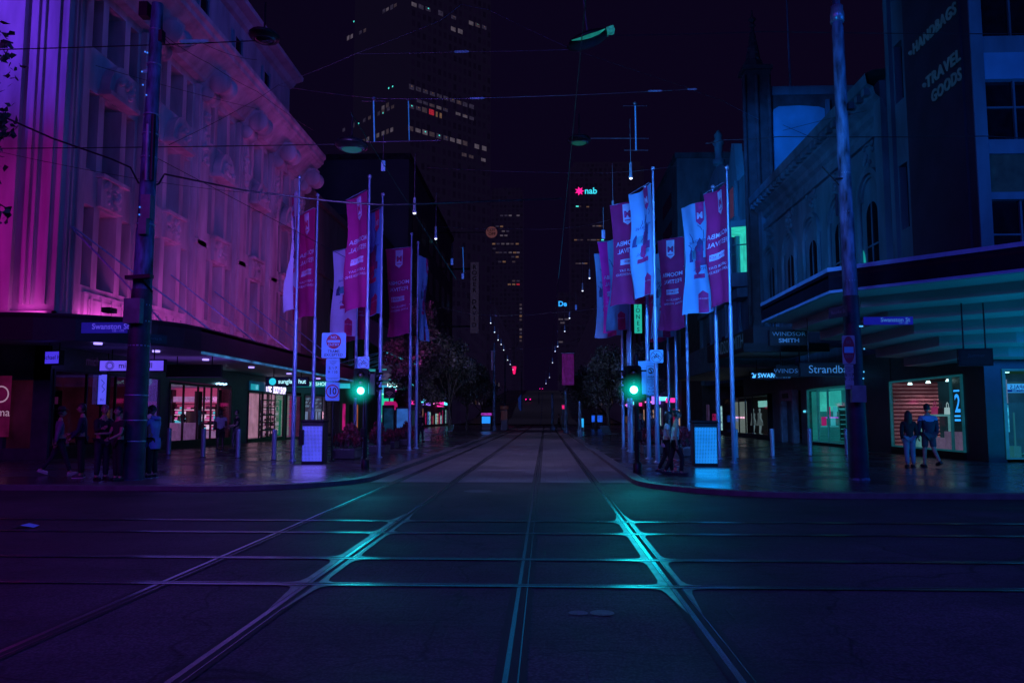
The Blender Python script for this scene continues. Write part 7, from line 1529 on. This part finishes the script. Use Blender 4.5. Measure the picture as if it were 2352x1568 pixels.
for i, (x,y,Y) in enumerate(((1449,408,34),(1354,638,62),(1338,667,70),(1308,730,84),(1297,760,92),(1281,795,100),(1275,806,106),(1269,832,112),(1262,866,120),(1254,880,128))): PL.append((x,y,Y,'%s pendant lamp from the camera along the blue side\'s row' % ORD[i]))
PL += [(1408,490,40,'lone pendant lamp half hidden behind the big magenta banner\'s edge')]
pd0 = make_pendant()
for i, (x,y,Y,lab) in enumerate(PL): p = pd0 if i == 0 else copy_tree(pd0); p.location = onY(x,y,Y); p['label'] = lab
# unlit stem fittings hanging from the wires; emission paints blue light on them
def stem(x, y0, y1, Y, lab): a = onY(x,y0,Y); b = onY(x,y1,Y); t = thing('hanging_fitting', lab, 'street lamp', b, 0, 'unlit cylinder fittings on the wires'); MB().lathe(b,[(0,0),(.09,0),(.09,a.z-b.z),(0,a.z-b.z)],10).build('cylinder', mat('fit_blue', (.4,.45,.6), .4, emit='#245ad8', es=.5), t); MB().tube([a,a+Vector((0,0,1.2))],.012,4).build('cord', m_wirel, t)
stem(880,370,392,34,'bright blue unlit cylinder fitting above the tall magenta banner'); stem(1038,594,608,62,'tilted pale cylinder fitting far over the pink side'); stem(1063,628,640,62,'pale cylinder fitting under the far dropper'); stem(1386,529,548,40,'blue cylinder fitting atop the pale blue banner'); stem(1239+84,700,711,80,'pale cylinder fitting in the far blue-side row')
# ------------------------------------------------------------------ night light
W = bpy.data.worlds.new('World'); S.world = W; W.use_nodes = True
N = W.node_tree.nodes; L_ = W.node_tree.links; bg = N['Background']
sky = N.new('ShaderNodeTexSky'); sky.sky_type = 'NISHITA'; sky.sun_disc = False; sky.sun_elevation = math.radians(-4); sky.sun_rotation = math.radians(200)
mx = N.new('ShaderNodeMix'); mx.data_type = 'RGBA'; mx.blend_type = 'ADD'; mx.inputs[0].default_value = 1
sc_ = N.new('ShaderNodeMix'); sc_.data_type = 'RGBA'; sc_.blend_type = 'MULTIPLY'; sc_.inputs[0].default_value = 1; sc_.inputs[7].default_value = (.0012,.0005,.002,1)
L_.new(sky.outputs[0], sc_.inputs[6]); L_.new(sc_.outputs[2], mx.inputs[6]); mx.inputs[7].default_value = (.0030,.0013,.0095,1)
L_.new(mx.outputs[2], bg.inputs[0]); bg.inputs[1].default_value = 1.0
def aim(o, tgt): o.rotation_euler = (Vector(tgt)-o.location).to_track_quat('-Z','Y').to_euler()
def area(name, loc, tgt, sx, sy, col, power, spread=None):
    l = bpy.data.lights.new(name,'AREA'); l.shape = 'RECTANGLE'; l.size = sx; l.size_y = sy; l.color = col; l.energy = power
    if spread: l.spread = math.radians(spread)
    o = bpy.data.objects.new(name, l); C.objects.link(o); o.location = loc; aim(o, tgt); return o
def spot(name, loc, tgt, ang, col, power, blend=.8, rad=.3):
    l = bpy.data.lights.new(name,'SPOT'); l.spot_size = math.radians(ang); l.spot_blend = blend; l.color = col; l.energy = power; l.shadow_soft_size = rad
    o = bpy.data.objects.new(name, l); C.objects.link(o); o.location = loc; aim(o, tgt); return o
def point(name, loc, col, power, rad=.08):
    l = bpy.data.lights.new(name,'POINT'); l.color = col; l.energy = power; l.shadow_soft_size = rad
    o = bpy.data.objects.new(name, l); C.objects.link(o); o.location = loc; return o
MAG, PINK, VIO, BLUE, AZ, CYAN = (1,.0,.42), (1,.10,.40), (.30,.04,1), (.02,.16,1), (.0,.36,1), (.02,1,.78)
# pink-lit side: added coloured lamps without fixtures, standing in for colour grading
spot('magenta_fill', (-27,21,6.4), (-20.6,27.8,7.6), 58, (.9,.0,.66), 1900)
spot('violet_fill', (-26,16,16), (-20.0,27.8,17.5), 52, (.15,.04,1), 9500)
area('facade_wash', (-13.3,40.5,5.1), (-17.5,42,10.5), 29, .5, (1,.10,.84), 310)
area('facade_wash_high', (-5,60,10.0), (-17.5,44,17), 8, 2, (.75,.08,.8), 150, 90)
area('attic_wash', (-2,34,30), (-18.4,44,23), 20, 3, (.02,.12,1), 750)
area('canopy_glow', (-15,34,2.9), (-15,34,4.2), 16, 2, (.26,.10,1), 60)
area('banner_fill_pink_side', (-5.0,15,5.5), (-7.4,34,7.4), 3, 3, (.25,.15,1), 330, 62)
spot('sign_fill', (-4.6,17,2.6), (-6.6,26.5,3.3), 30, (.0,.32,1), 200)
# blue side: added coloured lamps, no fixtures, tinting facades and fittings
area('blue_wash', (2.0,13,8.0), (5.6,32,6.4), 4, 3, (.06,.29,1), 430, 46)
area('blue_wash_high', (-3,34,13), (15,46,15), 8, 4, (.0,.30,.85), 360, 110)
spot('flank_fill', (8,43,22), (17.4,54.3,18.5), 50, (.01,.2,1), 4500)
area('corner_blue', (24,13,5.5), (17,27.6,13), 8, 3, (.01,.2,1), 760)
spot('pole_fill', (4.2,14.5,7.2), (7.6,20.7,9.6), 44, (.0,.36,1), 900, 1.0)
area('soffit_glow', (14.5,23.5,1.2), (13,25,5.2), 9, 4, (.0,.4,.85), 115)
spot('bin_blue', (3.4,18.3,3.2), (4.9,24.6,.4), 50, AZ, 260)
spot('bin_violet', (-8.7,18.8,3.2), (-7.5,25.7,.5), 60, (.14,.10,1), 230)
# lamps inside the shops
area('shop_lamp', (-19.0,41,3.1), (-18.8,43,.4), 1.5, 4, (1,.36,.8), 40)
spot('shop_spot', (-18.2,43.2,3.1), (-18.3,44.2,1.2), 70, (1,.25,.6), 40, .4, .05)
area('shop_lamp', (-18.2,50.5,3.0), (-18.2,51.5,.3), 1, 4, (1,.65,.9), 24)
area('shop_lamp', (16.4,32,3.0), (16.2,33.2,.4), 2, 3, (.75,.55,.8), 14)
for k in range(3): spot('shop_spot', (15.3+k*.55,34.2,2.95), (15.25+k*.55,34.9,1.0), 75, (1,.5,.58), 9, .35, .04)
area('shop_lamp', (16.0,43,3.0), (15.9,44.5,.4), 1.5, 3, (.1,.9,.8), 16)
area('shop_lamp', (17.2,29.5,3.0), (17.2,30.5,.4), 3, 1.5, (.2,.8,.75), 10)
area('pavement_violet_fill', (-10.8,25.5,3.8), (-10.6,23.4,0), 5, 1.5, (.20,.12,1), 45)  # added lamp without fixture, tints the paving violet
area('bin_panel_fill', (4.93,24.2,.8), (4.7,21.0,0), 1.0, 1.3, AZ, 4.5, 170)  # added lamp in front of the bin, casts its panel's glow on paving
area('bin_panel_fill', (-7.4,25.2,.8), (-7.2,22,0), 1.0, 1.3, (.20,.14,1), 3.5, 170)  # same added lamp for the violet bin
# traffic signals throw green on road and rails
for (p, e) in ((pl, 4), (pr, 6)):
    spot('signal_beam', p+Vector((0,-.2,.0)), p+Vector((0,-9,-2.3)), 150, CYAN, e, .9, .1)
    point('signal_glow', p+Vector((.0,-.4,0)), CYAN, 4, .05)
area('rail_sheen_fill', pl+Vector((0,-.3,.1)), pl+Vector((1,-10,-1.2)), 1.0, 2.0, (.0,.66,.9), 15, 150)  # added area lamp at the signal, only for sheen on the rails
area('rail_sheen_fill', pr+Vector((0,-.3,.1)), pr+Vector((-.4,-10,-1.2)), 1.0, 2.2, (.0,.74,.9), 24, 150)  # second added sheen lamp, at the blue-side signal
area('crossing_sheen_fill', (-1,27,6.0), (-.6,8,0), 10, 3, (.0,.38,1), 45, 160)  # added lamp with no source, gives the middle rail its sheen
spot('gable_fill', (4,46,15), (15.5,70,20), 50, (.0,.3,.9), 5000)  # added lamp without fixture, lifts the gable and block behind
area('tree_fill', (-2,50,6), (-9,75,5), 3, 3, (.5,.4,.7), 90, 80); area('tree_fill', (-1,50,6), (6,75,5), 3, 3, (.3,.5,.7), 90, 80)  # added lamps without fixtures, lift the tree crowns
# mall lamps: cold violet pools between the poles
for (x,y,e) in ((-1,27,150),(-1,38,190),(-1,55,150),(-1,78,90),(-1,110,80)): area('mall_lamp', (x,y,8.5), (x,y,0), 1.2, 1.2, (.40,.36,.85), e, 120)
# added unseen lamps over the crossing: magenta on one hand, navy on the other
area('ambience_pink', (-17,2,13), (-16,5,0), 12, 10, (.62,.0,.95), 1050)
area('ambience_mid', (0,-2,14), (0,8,0), 10, 8, (.09,.10,1), 1350)
area('ambience_blue', (17,4,13), (15,8,0), 12, 10, (.0,.12,1), 840)
S.view_settings.view_transform = 'Standard'; S.view_settings.look = 'None'; S.view_settings.exposure = 0; S.view_settings.gamma = 1
S.render.engine = 'CYCLES'; S.cycles.use_denoising = True; S.cycles.max_bounces = 6; S.cycles.transparent_max_bounces = 8; S.cycles.sample_clamp_indirect = 2.5; S.cycles.caustics_reflective = False; S.cycles.caustics_refractive = False
